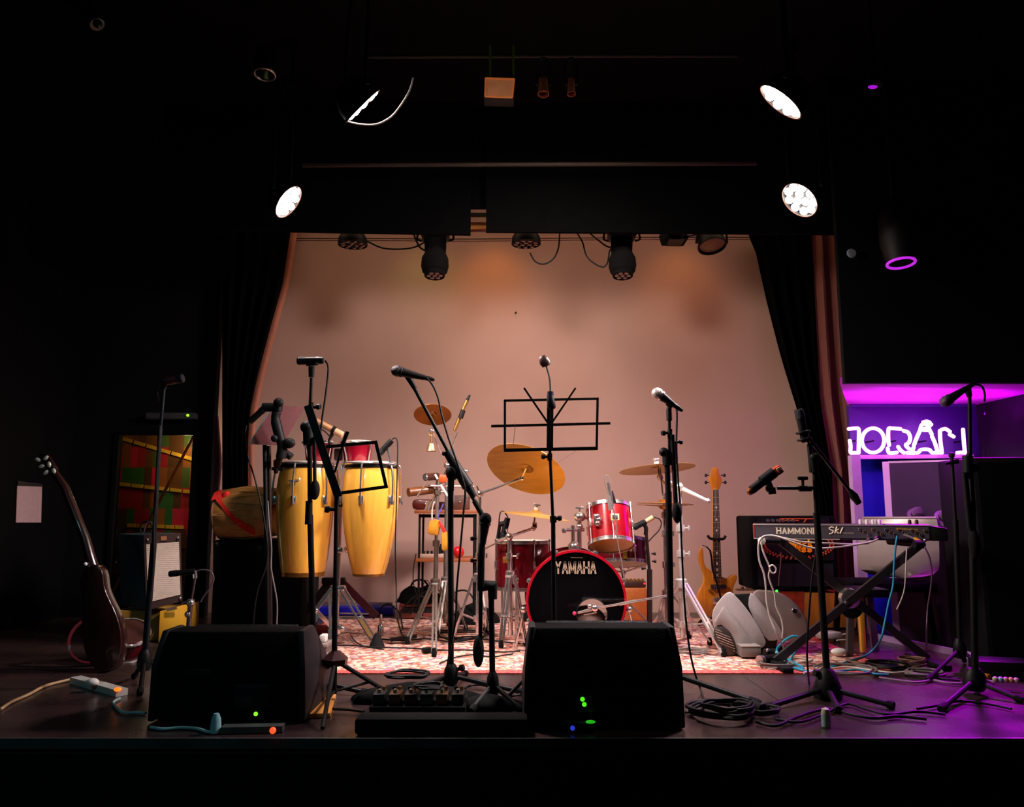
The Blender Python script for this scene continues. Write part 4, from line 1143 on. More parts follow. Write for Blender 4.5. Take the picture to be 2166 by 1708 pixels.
knob(t, P(948, 962, Y), (-1, -.3, .2), .7); knob(t, P(964, 1418, Y), (1, -.3, .4), 1.0)
microphone('black vocal microphone with a dark ball grille, upper left on the long boom', (839, 785), (897, 799), Y - .03, .029)
cable('black cable from the boom microphone curving down along the boom and pole', PL([(903, 800), (915, 815), (926, 840), (935, 880), (948, 925), (962, 965), (977, 1010), (984, 1040), (980, 1090), (972, 1180), (966, 1250), (964, 1310)], Y - .04) + PL([(955, 1360), (944, 1420)], Y - .03) + [G(936, 1452, .01), G(920, 1470, .008)], .0052, CABK)
single('violet_glint_stick', 'short glowing stick standing in for a violet floor glint under the boom stand', 'stick', MB().tube([G(930, 1472, .012), G(946, 1459, .02)], .006, 8), emitter('violet_glint', (170, 40, 190), .35))  # a violet glint on the floor, made as a glowing stick

# --- short stand with its boom folded down ------------------------------------
b = G(1042, 1494); Y = b.y
t = thing('microphone_stand', 'black stand with its boom folded straight down beside it, an oval weight at the bottom', 'microphone stand', (b.x, b.y, 0), MG)
stand_base(t, b, [G(1000, 1508), G(1100, 1506), G(1046, 1474)], .09, .026, .011)
pole_parts(t, [(V((b.x, b.y, .06)), P(1039, 1262, Y), .013)])
part('boom_clutch', MB().tube([P(1016, 1240, Y), P(1042, 1240, Y), P(1042, 1268, Y)], [.026, .03, .02], 12), BLKP, t)
part('boom_arm', MB().tube([P(1016, 1352, Y - .02), P(1017, 1232, Y - .02)], .009, 12).tube([P(1017, 1250, Y - .02), P(1018, 1172, Y - .02)], .0155, 12), BLK, t)
part('counterweight', MB().ball(P(1012, 1378, Y - .02), .5 * 64 * mpp(Y), (.36, .36, 1.0)), RUB, t)
part('clip', MB().tube([P(1018, 1178, Y - .02), P(1020, 1148, Y - .02)], [.017, .013], 12), BLKP, t)
for yy in (1140, 1186):
    knob(t, P(1008, yy, Y - .03), (-1, -.4, 0), .6)
microphone('dark microphone pointing up on top of the folded boom, left of the ride cymbal stand', (1027, 1098), (1021, 1152), Y - .03, .027, BLKM, M('shiny_dark_plastic', (42, 36, 48), .22, .2, .2, 8), conn=False)

# --- straight stand in front of the left conga --------------------------------
b = G(664, 1466); Y = b.y
t = thing('microphone_stand', 'tall black stand in front of the left conga, holding a level microphone', 'microphone stand', (b.x, b.y, 0), MG)
stand_base(t, b, [G(776, 1474), G(632, 1484), G(640, 1446)], P(664, 1440, Y).z, .05, .012)
pole_parts(t, [(P(665, 1440, Y), P(656, 1090, Y), .0145), (P(656, 1100, Y), P(655, 935, Y), .012), (P(655, 890, Y), P(659, 800, Y), .0085)])
part('boom_clutch', MB().tube([P(652, 905, Y), P(654, 942, Y)], [.026, .028], 14).ball(P(648, 904, Y), .03), BLKP, t)
part('folded_boom', MB().tube([P(665, 925, Y - .02), P(666, 1030, Y - .02)], .009, 12).tube([P(654, 1060, Y - .01), P(652, 1110, Y - .01)], .017, 12), BLK, t)
part('counterweight', MB().ball(P(666, 1037, Y - .02), .5 * 42 * mpp(Y), (.5, .5, 1)), RUB, t)
part('collar', MB().tube([P(658, 852, Y), P(657, 885, Y)], .012, 12), BLKP, t)
knob(t, P(662, 862, Y), (1, -.3, .05), .9)
part('clip', MB().tube([P(659, 798, Y), P(659, 776, Y)], [.014, .016], 12).tube([P(648, 768, Y), P(672, 766, Y)], .017, 12), BLKP, t)
t2, p, q = pencil_mic('black instrument microphone lying level on the tall stand by the congas', (629, 764), (684, 763), Y - .005, .0185)
part('white_band', MB().tube([P(669, 763.4, Y - .004), P(676, 763.3, Y - .004)], .0192, 16), M('pale_band', (150, 200, 205), .5, 0, .05, 10), t2, 'pale band')
cable('black cable looping from the level microphone down to the congas', PL([(688, 763), (694, 775), (693, 800), (688, 840), (682, 880), (678, 915)], Y), .005, CABK)

# --- small folding music stand (wire frame) in front of the right conga -------
b = G(710, 1493); Y = b.y
t = thing('music_stand', 'black wire music stand folded sideways in front of the right conga', 'music stand', (b.x, b.y, 0), 'music stands')
hub = P(709, 1392, Y)
part('hub', MB().lathe([(0, .03), (.02, .03), (.06, -.004), (.055, -.03), (0, -.03)], hub, (0, 0, 1), 6), M('dark_red_hub', (58, 14, 20), .4, .2, .2, 10), t, 'dark red hub')
for f, yy in ((G(828, 1476), 0), (G(657, 1452), 0), (G(682, 1548), 0)):
    f.z = .012
    part('leg', MB().tube([hub + V((0, 0, -.01)), f], [.010, .009], 8), BLK, t)
    part('brace', MB().tube([V((hub.x, hub.y, .06)), (hub + V((0, 0, -.01))).lerp(f, .62)], .006, 8), BLK, t)
part('pole', MB().tube([V((hub.x, hub.y, .05)), P(709, 1230, Y)], .0125, 12).tube([P(709, 1250, Y), P(712, 1052, Y)], .010, 12), BLK, t)
for yy in (1078,):
    knob(t, P(708, yy, Y), (-1, -.2, 0), 1.0)
YM = Y
part('spine', MB().bar(P(651, 858, YM), P(716, 1052, YM), .036, .012), BLK, t)
F = [(690, 946), (795, 936), (817, 1030), (718, 1044)]
for a_, c_ in ((0, 1), (1, 2), (2, 3)):
    part('frame_bar', MB().bar(P(*F[a_], YM + .01), P(*F[c_], YM + .01), .015, .008, ext=.006), BLK, t)
part('support_arm', MB().tube([P(737, 914, YM), P(722, 952, YM), P(708, 1000, YM)], .0055, 8).tube([P(733, 913, YM), P(722, 942, YM)], .004, 8), BLK, t)

# --- centre music stand with clip lamp -----------------------------------------
Y = 3.72
b = V((P(1172, 1300, Y).x, Y, 0))
t = thing('music_stand', 'open black wire music stand in the centre, with a small clip lamp on top', 'music stand', b, 'music stands')
hub = V((b.x, b.y, .22))
part('hub', MB().lathe([(0, .03), (.02, .03), (.04, 0), (.036, -.03), (0, -.03)], hub, (0, 0, 1), 12), BLK, t)
for f in (G(1072, 1482), G(1262, 1470), V((b.x + .02, b.y + .3, 0))):
    f.z = .012
    part('leg', MB().tube([hub, f], [.010, .009], 8), BLK, t)
part('pole', MB().tube([V((b.x, b.y, .06)), P(1170, 1100, Y)], .0105, 12).tube([P(1170, 1110, Y), P(1163, 952, Y)], .0075, 12), BLK, t)
part('collar', MB().tube([P(1170, 1092, Y), P(1170.5, 1106, Y)], .016, 12).tube([P(1163, 960, Y), P(1163, 975, Y)], .012, 12), BLKP, t)
knob(t, P(1172, 1098, Y), (1, -.3, .1), .8); knob(t, P(1160, 967, Y), (-1, -.2, 0), .75)
part('spine', MB().bar(P(1164, 838, Y), P(1163, 953, Y), .031, .014), BLK, t)
F = [(1068, 848), (1264, 844), (1262, 949), (1068, 953)]
for a_, c_, w_ in ((0, 1, .011), (1, 2, .011), (2, 3, .016), (3, 0, .011)):
    part('frame_bar', MB().bar(P(*F[a_], Y + .005), P(*F[c_], Y + .005), w_, .008, ext=.004), BLK, t)
part('cross_bar', MB().bar(P(1039, 902, Y + .004), P(1291, 896, Y + .004), .012, .008), BLK, t)
for x in (-1, 1):
    part('page_arm', MB().bar(P(1163 + x * 5, 894, Y), P(1163 + x * 54, 822, Y), .009, .008, ext=.003), BLK, t)
part('page_wire', MB().tube(PL([(1089, 894), (1090, 903), (1086, 936), (1087, 945)], Y), .0013, 6).tube(PL([(1222, 953), (1200, 966), (1177, 980)], Y), .0013, 6), STEEL, t)
t = thing('clip_lamp', 'little gooseneck reading lamp clipped to the centre music stand', 'lamp', P(1165, 850, Y - .03))
part('clip_body', MB().tube([P(1163, 832, Y - .03), P(1164, 842, Y - .03), P(1166, 858, Y - .03), P(1170, 866, Y - .03)], [.014, .018, .021, .014], 14), BLKP, t)
part('clip_cap', MB().tube([P(1164, 829, Y - .03), P(1164, 838, Y - .03)], .016, 14), M('dark_violet_plastic', (34, 24, 50), .4), t)
part('gooseneck', MB().tube(smooth_pts(PL([(1164, 832), (1163, 805), (1158, 783), (1152, 766), (1146, 758)], Y - .03), 5), .0042, 8), CHR, t)
mb = MB().lathe([(0, -.02), (.02, -.016), (.026, 0), (.022, .026), (.012, .036), (0, .038)], P(1153, 768, Y - .03), (P(1146, 755, Y - .03) - P(1158, 783, Y - .03)), 18, .7)
part('lamp_shade', mb, M('dark_maroon_plastic', (52, 20, 22), .4, 0, .2, 10), t)

# --- straight stand right of the centre ---------------------------------------
Y = 3.75
b = V((P(1418, 1330, Y).x, Y, 0))
t = thing('microphone_stand', 'black stand rising behind the centre floor monitor, with a silver ball microphone', 'microphone stand', b, MG)
stand_base(t, b, [G(1604, 1496), V((b.x - .3, b.y - .12, 0)), V((b.x - .02, b.y + .33, 0))], .10, .03, .0125)
part('foot_cap', MB().tube([G(1592, 1490, .022), G(1612, 1500, .018)], [.02, .017], 12), RUB, t)
pole_parts(t, [(V((b.x, b.y, .08)), P(1414, 1040, Y), .0155), (P(1414, 1060, Y), P(1411, 980, Y), .0135), (P(1416, 985, Y), P(1416, 888, Y), .008)])
part('boom_clutch', MB().tube([P(1411, 955, Y), P(1412, 985, Y)], .024, 12).ball(P(1404, 957, Y), .023).tube([P(1425, 935, Y), P(1427, 982, Y)], .016, 12), BLKP, t)
part('folded_boom', MB().tube([P(1422, 920, Y - .02), P(1430, 1075, Y - .02)], .011, 12), BLK, t)
part('counterweight', MB().ball(P(1432, 1084, Y - .02), .5 * 46 * mpp(Y), (.44, .44, 1)), RUB, t)
part('collar', MB().tube([P(1417, 908, Y), P(1417, 926, Y)], .012, 12), BLKP, t)
knob(t, P(1414, 916, Y), (-1, -.3, -.1), .8); knob(t, P(1430, 936, Y), (1, -.3, 0), .7)
part('clip', MB().tube([P(1416, 890, Y), P(1415, 868, Y), P(1416, 858, Y)], [.014, .014, .01], 12).tube([P(1412, 852, Y - .01), P(1422, 862, Y - .01)], .014, 12), BLKP, t)
microphone('vocal microphone with a pale silver ball grille, right of the centre music stand', (1390, 832), (1424, 856), Y - .02, .0275, M('pale_mesh', (196, 186, 180), .38, .6, .35, 240, bump=.4), None, ring=True)
cable('black cable hanging from the silver ball microphone down the stand to the floor', PL([(1430, 858), (1432, 880), (1431, 940), (1434, 1010), (1438, 1060), (1443, 1180), (1449, 1290), (1458, 1370), (1470, 1425)], Y + .05) + [G(1483, 1462, .01), G(1489, 1488, .008), G(1478, 1504, .008), G(1450, 1508, .008)], .005, CABK)

# --- right boom stand ----------------------------------------------------------
b = G(1750, 1478); Y = b.y
t = thing('microphone_stand', 'black boom stand in front of the keyboard, boom sloping down to the right', 'microphone stand', (b.x, b.y, 0), MG)
part('hub', MB().lathe([(0, -.06), (.062, -.06), (.068, -.03), (.036, .055), (.02, .07), (0, .07)], P(1750, 1447, Y), (0, 0, 1), 20), BLKP, t)
for f in (G(1618, 1506), G(1892, 1502), G(1775, 1512)):
    f.z = .016; h_ = P(1750, 1456, Y)
    part('leg', MB().tube([h_, f], .0125, 10), BLK, t)
    part('foot', MB().tube([h_.lerp(f, .9), f], .017, 10), RUB, t)
knob(t, P(1740, 1428, Y), (-1, -.3, .3), 1.0)
pole_parts(t, [(P(1750, 1440, Y), P(1727, 1085, Y), .0155), (P(1728, 1100, Y), P(1722, 980, Y), .011)])
part('boom_clutch', MB().tube([P(1719, 965, Y), P(1723, 1000, Y)], .02, 12).ball(P(1722, 968, Y), .026), BLKP, t)
part('boom_arm', MB().tube([P(1701, 915, Y), P(1808, 1052, Y + .02)], .0085, 12), M('grey_boom_tube', (60, 52, 58), .3, .6, .15, 10), t)
part('counterweight', MB().tube([P(1797, 1038, Y + .02), P(1806, 1050, Y + .02), P(1817, 1066, Y + .02)], [.012, .02, .014], 12), RUB, t)
part('side_arm', MB().tube([P(1727, 1033, Y), P(1644, 1033, Y)], .0085, 12).tube([P(1690, 1034, Y), P(1716, 1034, Y)], .014, 12), BLK, t)
part('side_clamp', MB().tube([P(1632, 1032, Y), P(1634, 1046, Y)], .018, 12).ball(P(1628, 1034, Y), .02), BLKP, t)
part('wing_knob', MB().tube([P(1698, 1030, Y), P(1698, 1016, Y)], .007, 8).box(P(1698, 1012, Y), (.05, .016, .018), None, .006), BLKP, t)
part('upright_tail', MB().tube([P(1712, 940, Y), P(1717, 1000, Y)], .012, 10), BLK, t)
t2, p, q = pencil_mic('dark microphone at the top of the right boom stand, in front of the black curtain', (1689, 866), (1704, 936), Y - .01, .02)
part('shock_mount', MB().ring(P(1699, 915, Y - .01), p - q, .03, .006, 24, 8).ring(P(1702, 930, Y - .01), p - q, .03, .006, 24, 8), BLKP, t2)
t = thing('microphone', 'black microphone with an orange red square end, on the side arm over the keyboard', 'microphone', P(1615, 1018, Y - .01), 'stage microphones')
part('handle', MB().tube([P(1590, 1037, Y - .01), P(1633, 1004, Y - .01)], .021, 16), BLKP, t)
part('holder', MB().tube([P(1612, 1019, Y - .01), P(1637, 1000, Y - .01)], .026, 16).tube([P(1622, 1012, Y - .01), P(1630, 1032, Y - .01)], .014, 12), BLK, t)
a_, c_ = P(1646, 996, Y - .01), P(1590, 1037, Y - .01)
part('square_end', MB().box(P(1645, 996, Y - .01), (.04, .036, .038), rot_to(a_ - c_), .006), M('orange_red_plastic', (196, 60, 26), .4, 0, .15, 10), t, 'orange red square end')
part('square_window', MB().box(P(1648, 994, Y - .03), (.022, .012, .022), rot_to(a_ - c_), .003), M('pale_window', (206, 160, 130), .4, 0, .05, 10), t)
part('copper_tip', MB().ball(P(1587, 1040, Y - .01), .018), M('copper_mesh', (150, 90, 44), .4, .6, .4, 120, bump=.3), t)
cable('thin black cable falling from the right boom stand to the floor', PL([(1727, 1160), (1716, 1240), (1709, 1330), (1707, 1385), (1709, 1420)], Y + .05) + [G(1712, 1448, .01), G(1716, 1466, .008)], .0048, CABK)

# --- far right stand ------------------------------------------------------------
b = G(2064, 1470); Y = b.y
t = thing('microphone_stand', 'dark stand at the far right in front of the tall loudspeaker', 'microphone stand', (b.x, b.y, 0), MG)
stand_base(t, b, [G(1992, 1508), G(2158, 1488), G(2080, 1440), ], P(2063, 1440, Y).z, .045, .012)
pole_parts(t, [(P(2063, 1450, Y), P(2056, 1060, Y), .0155), (P(2057, 1070, Y), P(2050, 960, Y), .013), (P(2052, 980, Y), P(2051, 838, Y), .0085)])
part('boom_clutch', MB().tube([P(2047, 965, Y), P(2048, 1010, Y)], .024, 12).ball(P(2062, 990, Y), .022), BLKP, t)
part('folded_boom', MB().tube([P(2040, 1000, Y - .02), P(2052, 1120, Y - .02)], .014, 12), BLK, t)
part('counterweight', MB().ball(P(2061, 1150, Y - .02), .5 * 64 * mpp(Y), (.36, .36, 1)), RUB, t)
part('clip', MB().tube([P(2051, 840, Y), P(2046, 822, Y)], [.012, .018], 12), BLKP, t)
microphone('dim vocal microphone pointing down left in front of the violet soffit', (2000, 850), (2044, 822), Y - .02, .027, M('grey_mesh', (92, 76, 92), .4, .5, .35, 240, bump=.4), dy=-.02)
cable('dark cable arching over from the far right microphone', PL([(2050, 818), (2064, 814), (2077, 818), (2083, 835), (2082, 850)], Y - .03), .0052, CABK)
b = G(2034, 1424); Y = b.y
t = thing('microphone_stand', 'thinner dark stand without a microphone, just left of the far right stand', 'microphone stand', (b.x, b.y, 0), MG)
stand_base(t, b, [G(1964, 1444), G(2100, 1434), G(2040, 1404)], .12, .03, .010)
pole_parts(t, [(V((b.x, b.y, .1)), P(2021, 1100, Y), .0135), (P(2021, 1110, Y), P(2013, 966, Y), .009)])
part('top_clamp', MB().tube([P(2000, 982, Y), P(2026, 976, Y)], [.006, .014], 10).ball(P(2013, 964, Y), .016), BLKP, t)

# --- far left stand, leaning --------------------------------------------------------
Y = 3.95
t = thing('microphone_stand', 'black stand leaning in front of the guitar amplifier, blue lit along one edge', 'microphone stand', (P(304, 1400, Y).x, Y, 0), MG)
b = V((P(303, 1440, Y).x, Y, 0))
stand_base(t, b, [V((b.x - .12, b.y + .16, 0)), V((b.x + .24, b.y + .12, 0)), V((b.x + .08, b.y - .2, 0))], .12, .03, .011)
pole_parts(t, [(V((b.x, b.y, .1)), P(325, 1150, Y), .015), (P(324, 1170, Y), P(339, 905, Y), .0105), (P(338, 925, Y), P(347, 822, Y), .0075)], M('blue_black_tube', (22, 30, 34), .32, .4, .2, 10))
part('cable_wrap', MB().tube(smooth_pts(PL([(338, 900), (335, 950), (331, 1010), (330, 1060), (325, 1110), (325, 1180), (320, 1250)], Y - .015), 4), .0055, 7), CABK, t)
part('clip', MB().tube([P(347, 824, Y), P(349, 806, Y)], [.011, .016], 12), BLKP, t)
t2, p, q = pencil_mic('dim reddish microphone lying level at the far left, on the leaning stand', (388, 800), (347, 808), Y - .01, .021, M('dim_red_plastic', (84, 34, 46), .35, .2, .2, 10))
cable('dim cable drooping behind the reddish far left microphone', PL([(345, 806), (335, 814), (332, 830), (336, 848)], Y), .005, CABK)
# --- little stand by the guitar amplifier ------------------------------------------
Y = 4.55
b = V((P(398, 1330, Y).x, Y, 0))
t = thing('microphone_stand', 'short dark microphone stand with chrome joints in front of the cream amplifier grille', 'microphone stand', b, MG)
stand_base(t, b, [V((b.x - .16, b.y - .1, 0)), V((b.x + .18, b.y - .06, 0)), V((b.x, b.y + .2, 0))], .09, .028, .010)
pole_parts(t, [(V((b.x, b.y, .08)), P(403, 1272, Y), .014), (P(403, 1280, Y), P(413, 1222, Y), .008)], M('dim_chrome', (110, 96, 100), .25, .8, .2, 10))
part('clip', MB().tube([P(413, 1224, Y), P(412, 1208, Y)], .013, 10), CHR, t)
part('joint', MB().ball(P(403, 1276, Y), .024).ball(P(398, 1300, Y), .02), CHR, t)
part('cross_handle', MB().tube([P(384, 1276, Y), P(412, 1270, Y)], .006, 8), CHR, t)
t2, p, q = pencil_mic('dark pencil microphone pointing left at the cream amplifier grille', (358, 1215), (412, 1209), Y - .01, .0165)
cable('thin cable looping from the pencil microphone at the guitar amplifier', PL([(414, 1209), (432, 1206), (447, 1211), (452, 1226), (445, 1243), (432, 1260), (424, 1274)], Y), .0045, M('dim_purple_cable', (90, 70, 84), .4))

# --- maroon board music stand -------------------------------------------------------
Y = 4.62
b = V((P(567, 1400, Y).x, Y, 0))
t = thing('music_stand', 'maroon flat board music stand with a teal lit edge, at the left curtain', 'music stand', b, 'music stands')
q = PL([(527, 941), (588, 943), (644, 862), (581, 858)], Y)
q = [P(527, 940, Y - .10), P(597, 943, Y - .02), P(645, 862, Y + .10), P(580, 858, Y + .02)]
nrm = (q[1] - q[0]).cross(q[3] - q[0]).normalized() * .006
part('board', MB().slab(q, nrm), MAROON, t)
part('lit_edge', MB().tube([q[0], q[3]], .0055, 8), TEALP, t, 'edge painted pale teal for the light on it')  # strip of teal colour stands for light catching the edge
part('pole', MB().tube([V((b.x, b.y, .04)), P(560, 942, Y)], .0125, 12), BLK, t)
part('tube', MB().tube([P(572, 1330, Y + .03), P(569, 944, Y + .03)], .0125, 12), M('dark_brown_tube', (46, 34, 30), .35, .5, .2, 10), t)
stand_base(t, b, [V((b.x - .22, b.y - .14, 0)), V((b.x + .2, b.y - .14, 0)), V((b.x, b.y + .26, 0))], .09, .03, .010)
cable('black cable hanging from the clamp microphone past the left conga', PL([(521, 900), (518, 925), (524, 965), (538, 1010), (552, 1065), (560, 1110), (566, 1160), (562, 1200), (545, 1250), (537, 1300), (536, 1340)], 4.58), .005, CABK)
cable('pale grey cable snaking down beside the maroon music stand', PL([(566, 1060), (569, 1110), (574, 1160), (573, 1200), (580, 1240), (586, 1280), (584, 1340)], 4.56), .005, CABG)
# black clamp microphone in front of the board
Y = 4.5
t = thing('clamp_arm', 'bulky black clamp with knobs in front of the maroon board, gripping the left conga rim', 'clamp', P(597, 985, 4.8))
part('arm', MB().tube(smooth_pts(PL([(585, 872), (583, 888), (589, 915), (597, 945), (594, 970)], Y), 4), [.026] * 5 + [.03] * 4 + [.028] * 4 + [.03] * 4, 12), BLKP, t)
part('upper_joint', MB().tube([P(556, 862, Y), P(592, 862, Y)], .026, 14).tube([P(588, 870, Y), P(590, 850, Y)], .024, 14), BLKP, t)
part('knob', MB().ball(P(589, 852, Y - .02), .03, (1, .7, .9)), BLKP, t)
part('knob', MB().ball(P(611, 938, Y - .02), .034, (1.1, .7, .9)), BLKP, t)
part('knob', MB().ball(P(581, 928, Y - .02), .022), BLKP, t)
part('jaw', MB().tube([P(598, 955, Y), P(585, 985, 4.75)], .02, 12).tube([P(583, 975, 4.75), P(584, 1000, 4.8)], .014, 12).bar(P(576, 992, 4.82), P(600, 993, 4.82), .02, .03), BLK, t)
t2, p, q = pencil_mic('dark microphone lying across the top left corner of the maroon board', (562, 862), (528, 893), Y, .019)
t2, p, q = pencil_mic('short black microphone pointing at the left conga skin', (617, 968), (594, 950), 4.62, .02)
# bongo mic
Y = 5.1
t2, p, q = pencil_mic('tan coloured cylindrical microphone slanting above the bongos', (725, 921), (668, 891), Y, .021, M('tan_microphone', (206, 150, 104), .45, .2, .1, 12), tip=M('tan_mesh', (220, 170, 128), .5, .2, .2, 120))
part('clip', MB().tube([P(703, 909, Y), P(709, 912, Y)], .027, 14).tube([P(706, 912, Y), P(700, 924, Y)], .012, 10).tube(smooth_pts(PL([(700, 924), (696, 934), (702, 946)], Y), 4), .009, 8), BLKP, t2)
cable('thin black lead curling under the tan microphone', PL([(668, 892), (676, 905), (688, 914), (698, 924)], Y - .01), .004, CABK)
# conga microphone on the right
Y = 4.95
t2, p, q = pencil_mic('black clip microphone pointing down at the right conga', (802, 961), (829, 932), Y, .019)
part('clip', MB().tube([P(820, 944, Y), P(824, 968, Y), P(825, 988, Y)], .010, 10).box(P(826, 984, Y), (.06, .04, .02), None, .005), CHR, t2)
cable('thin black cable running from the conga clip microphone down to the rug', PL([(829, 930), (836, 927), (841, 940), (840, 1000), (838, 1080), (836, 1160), (838, 1240), (840, 1300)], Y + .02) + [G(848, 1338, .018), G(858, 1352, .018)], .0042, CABK)
# tom microphone
Y = 4.72
t = thing('clip_microphone', 'silver clip microphone with a white cable loop on the rack tom rim', 'microphone', P(1290, 1040, Y))
part('body', MB().tube([P(1287, 1022, Y), P(1295, 1072, Y)], .011, 12), STEEL, t)
part('grip', MB().tube([P(1291, 1040, Y + .02), P(1299, 1066, Y + .02)], .015, 12), BLKP, t)
part('clip', MB().bar(P(1288, 1050, Y - .02), P(1291, 1080, Y - .02), .022, .012), M('grey_clip', (150, 136, 132), .4, .4, .1, 10), t)
cable('thin pale cable looping over the rack tom and falling past the bass drum', PL([(1290, 1028), (1288, 1012), (1282, 1006), (1279, 1016), (1284, 1036), (1293, 1062), (1302, 1100), (1307, 1150), (1315, 1190), (1320, 1225)], Y - .02), .0032, CABG)
# floor tom microphone
Y = 5.15
t2, p, q = pencil_mic('black microphone on a clip over the floor tom, under the flat cymbal', (1062, 1142), (1074, 1096), Y, .02)
part('clip', MB().tube([P(1056, 1110, Y), P(1076, 1106, Y)], .018, 10).tube([P(1057, 1112, Y), P(1053, 1140, Y)], .012, 10), BLKP, t2)
cable('thin black cable rising from the floor tom microphone over the flat cymbal', PL([(1075, 1096), (1066, 1083), (1058, 1086), (1055, 1110), (1052, 1130)], Y - .12), .004, CABK)
# snare microphone on its own stand
Y = 4.95
b = V((P(1374, 1335, Y).x, Y, 0))
t = thing('microphone_stand', 'short dark stand between the snare drum and the hi-hat stand', 'microphone stand', b, MG)
stand_base(t, b, [V((b.x - .1, b.y - .12, 0)), V((b.x + .08, b.y + .16, 0)), V((b.x - .1, b.y + .14, 0))], .09, .026, .009)
pole_parts(t, [(V((b.x, b.y, .08)), P(1374, 1205, Y), .017), (P(1374, 1210, Y), P(1367, 1130, Y), .010), (P(1367, 1132, Y), P(1364, 1110, Y), .008)], M('dark_steel_tube', (52, 42, 42), .35, .6, .2, 10))
for (x, yy, d) in ((1378, 1172, 1), (1379, 1188, 1), (1366, 1203, -1)):
    knob(t, P(x, yy, Y), (d, -.3, 0), .6)
part('clip', MB().tube(smooth_pts(PL([(1366, 1132), (1366, 1116), (1358, 1106)], Y), 4), .013, 10), BLKP, t)
t2, p, q = pencil_mic('dark microphone with a tan end aimed at the snare drum', (1340, 1117), (1366, 1104), Y, .018)
part('tan_end', MB().tube([P(1364, 1105, Y), P(1381, 1095, Y)], [.014, .016], 12), M('tan_sleeve', (206, 166, 122), .5, 0, .1, 10), t2, 'tan end')
cable('dark cable curling from the tan ended snare microphone', PL([(1382, 1095), (1394, 1098), (1399, 1108), (1394, 1122), (1382, 1135), (1372, 1146)], Y), .0042, CABK)
# ================================================================== right side: keyboard, amplifiers, bass guitar, neon
# ---- bass guitar on a stand by the wall -------------------------------------------
YB3 = 5.95
t = thing('bass_guitar', 'amber wood four string bass guitar standing against the beige wall right of the drums', 'guitar', P(1514, 1308, YB3))
body = [(1486, 1160), (1488, 1172), (1489, 1187), (1493, 1200), (1503, 1207), (1512, 1211), (1523, 1219), (1532, 1223), (1540, 1225), (1549, 1219), (1556, 1216), (1559, 1222), (1557, 1231), (1552, 1241), (1551, 1256), (1553, 1270), (1549, 1287), (1536, 1301), (1520, 1308), (1504, 1306), (1488, 1296), (1478, 1281), (1476, 1266), (1480, 1251), (1487, 1238), (1489, 1224), (1486, 1210), (1479, 1192), (1478, 1175), (1482, 1162)]
def closed_smooth(pts, k=3):
    n = len(pts); out = []
    for i in range(n):
        a, b, c, d = (V((*pts[(i + j) % n], 0)) for j in (-1, 0, 1, 2))
        for j in range(k):
            u = j / k
            q = .5 * ((2 * b) + (c - a) * u + (2 * a - 5 * b + 4 * c - d) * u * u + (3 * b - a - 3 * c + d) * u ** 3)
            out.append((q.x, q.y))
    return out
part('body', MB().slab(PL(closed_smooth(body), YB3), (0, .042, .004), .008, 3), AMBER, t)
nk = PL([(1508, 1228), (1527, 1228), (1520, 1034), (1508, 1034)], YB3 - .018)
part('neck', MB().slab(nk, (0, .03, .002), .006), OAK, t)
fb = PL([(1509, 1226), (1526.5, 1226), (1520, 1036), (1508.4, 1036)], YB3 - .024)
fbo = part('fretboard', MB().slab(fb, (0, .006, 0)), ROSE, t)
for i in range(21):
    s = 1 - 2 ** (-i / 12)
    s = s / (1 - 2 ** (-20 / 12))
    y = 1037 + s * 188
    xl_ = 1508.4 + (1509 - 1508.4) * s; xr_ = 1520 + 6.5 * s
    part('fret', MB().bar(P(xl_, y, YB3 - .026), P(xr_, y, YB3 - .026), .0035, .002), M('fret_wire', (190, 160, 120), .3, .8), fbo)
for i in (3, 5, 7, 9, 12, 15, 17, 19):
    s = ((1 - 2 ** (-(i - .5) / 12)) / (1 - 2 ** (-20 / 12)))
    part('inlay_dot', MB().disc(P(1514.4 + 3 * s, 1037 + s * 188, YB3 - .0265), (0, 1, 0), .0085, .002, 14), CREAM, fbo)
head = closed_smooth([(1508, 1036), (1503, 1026), (1500, 1014), (1504, 1002), (1508, 991), (1513, 988.5), (1519, 991), (1522, 1002), (1527, 1014), (1525, 1026), (1520, 1036)])
hso = part('headstock', MB().slab(PL(head, YB3 - .012), (0, .02, .002), .003), AMBER, t)
for (x, y, d) in ((1500, 1006, -1), (1500, 1021, -1), (1525, 1006, 1), (1527, 1021, 1)):
    part('tuning_peg', MB().tube([P(x, y, YB3), P(x + d * 5, y, YB3)], .004, 8).ball(P(x + d * 7, y, YB3), .012, (.9, .5, 1.1)), M('dark_steel_tube', (52, 42, 42)), hso)
for i in range(4):
    part('string', MB().tube([P(1510.5 + i * 2.6, 1037, YB3 - .032), P(1511.2 + i * 4.4, 1270, YB3 - .034)], .0013, 5), STEEL, t)
part('pickup', MB().box(P(1520, 1242, YB3 - .012), (.115, .026, .034), None, .005), M('pickup_black', (44, 22, 24), .4), t)
part('bridge', MB().box(P(1518, 1272, YB3 - .012), (.07, .024, .05), None, .006), CHR, t)
for (x, y) in ((1500, 1250), (1545, 1262), (1543, 1276)):
    part('knob', MB().lathe([(0, .022), (.010, .02), (.012, 0), (0, 0)], P(x, y, YB3 - .002), (0, -1, 0), 14), BRASS, t)
part('strap', MB().grid([[P(x - 2, y, YB3 - .045), P(x + 2.2, y, YB3 - .045)] for x, y in ((1486, 1154), (1494, 1157), (1502, 1165), (1505, 1180), (1507, 1205), (1514, 1226), (1521, 1252), (1527, 1276))]), BLKP, t, 'black strap')
YGS = 6.02
t = thing('guitar_stand', 'thin black stand with a curved yoke holding the amber bass guitar', 'stand', (P(1516, 1310, YGS).x, YGS + .06, 0))
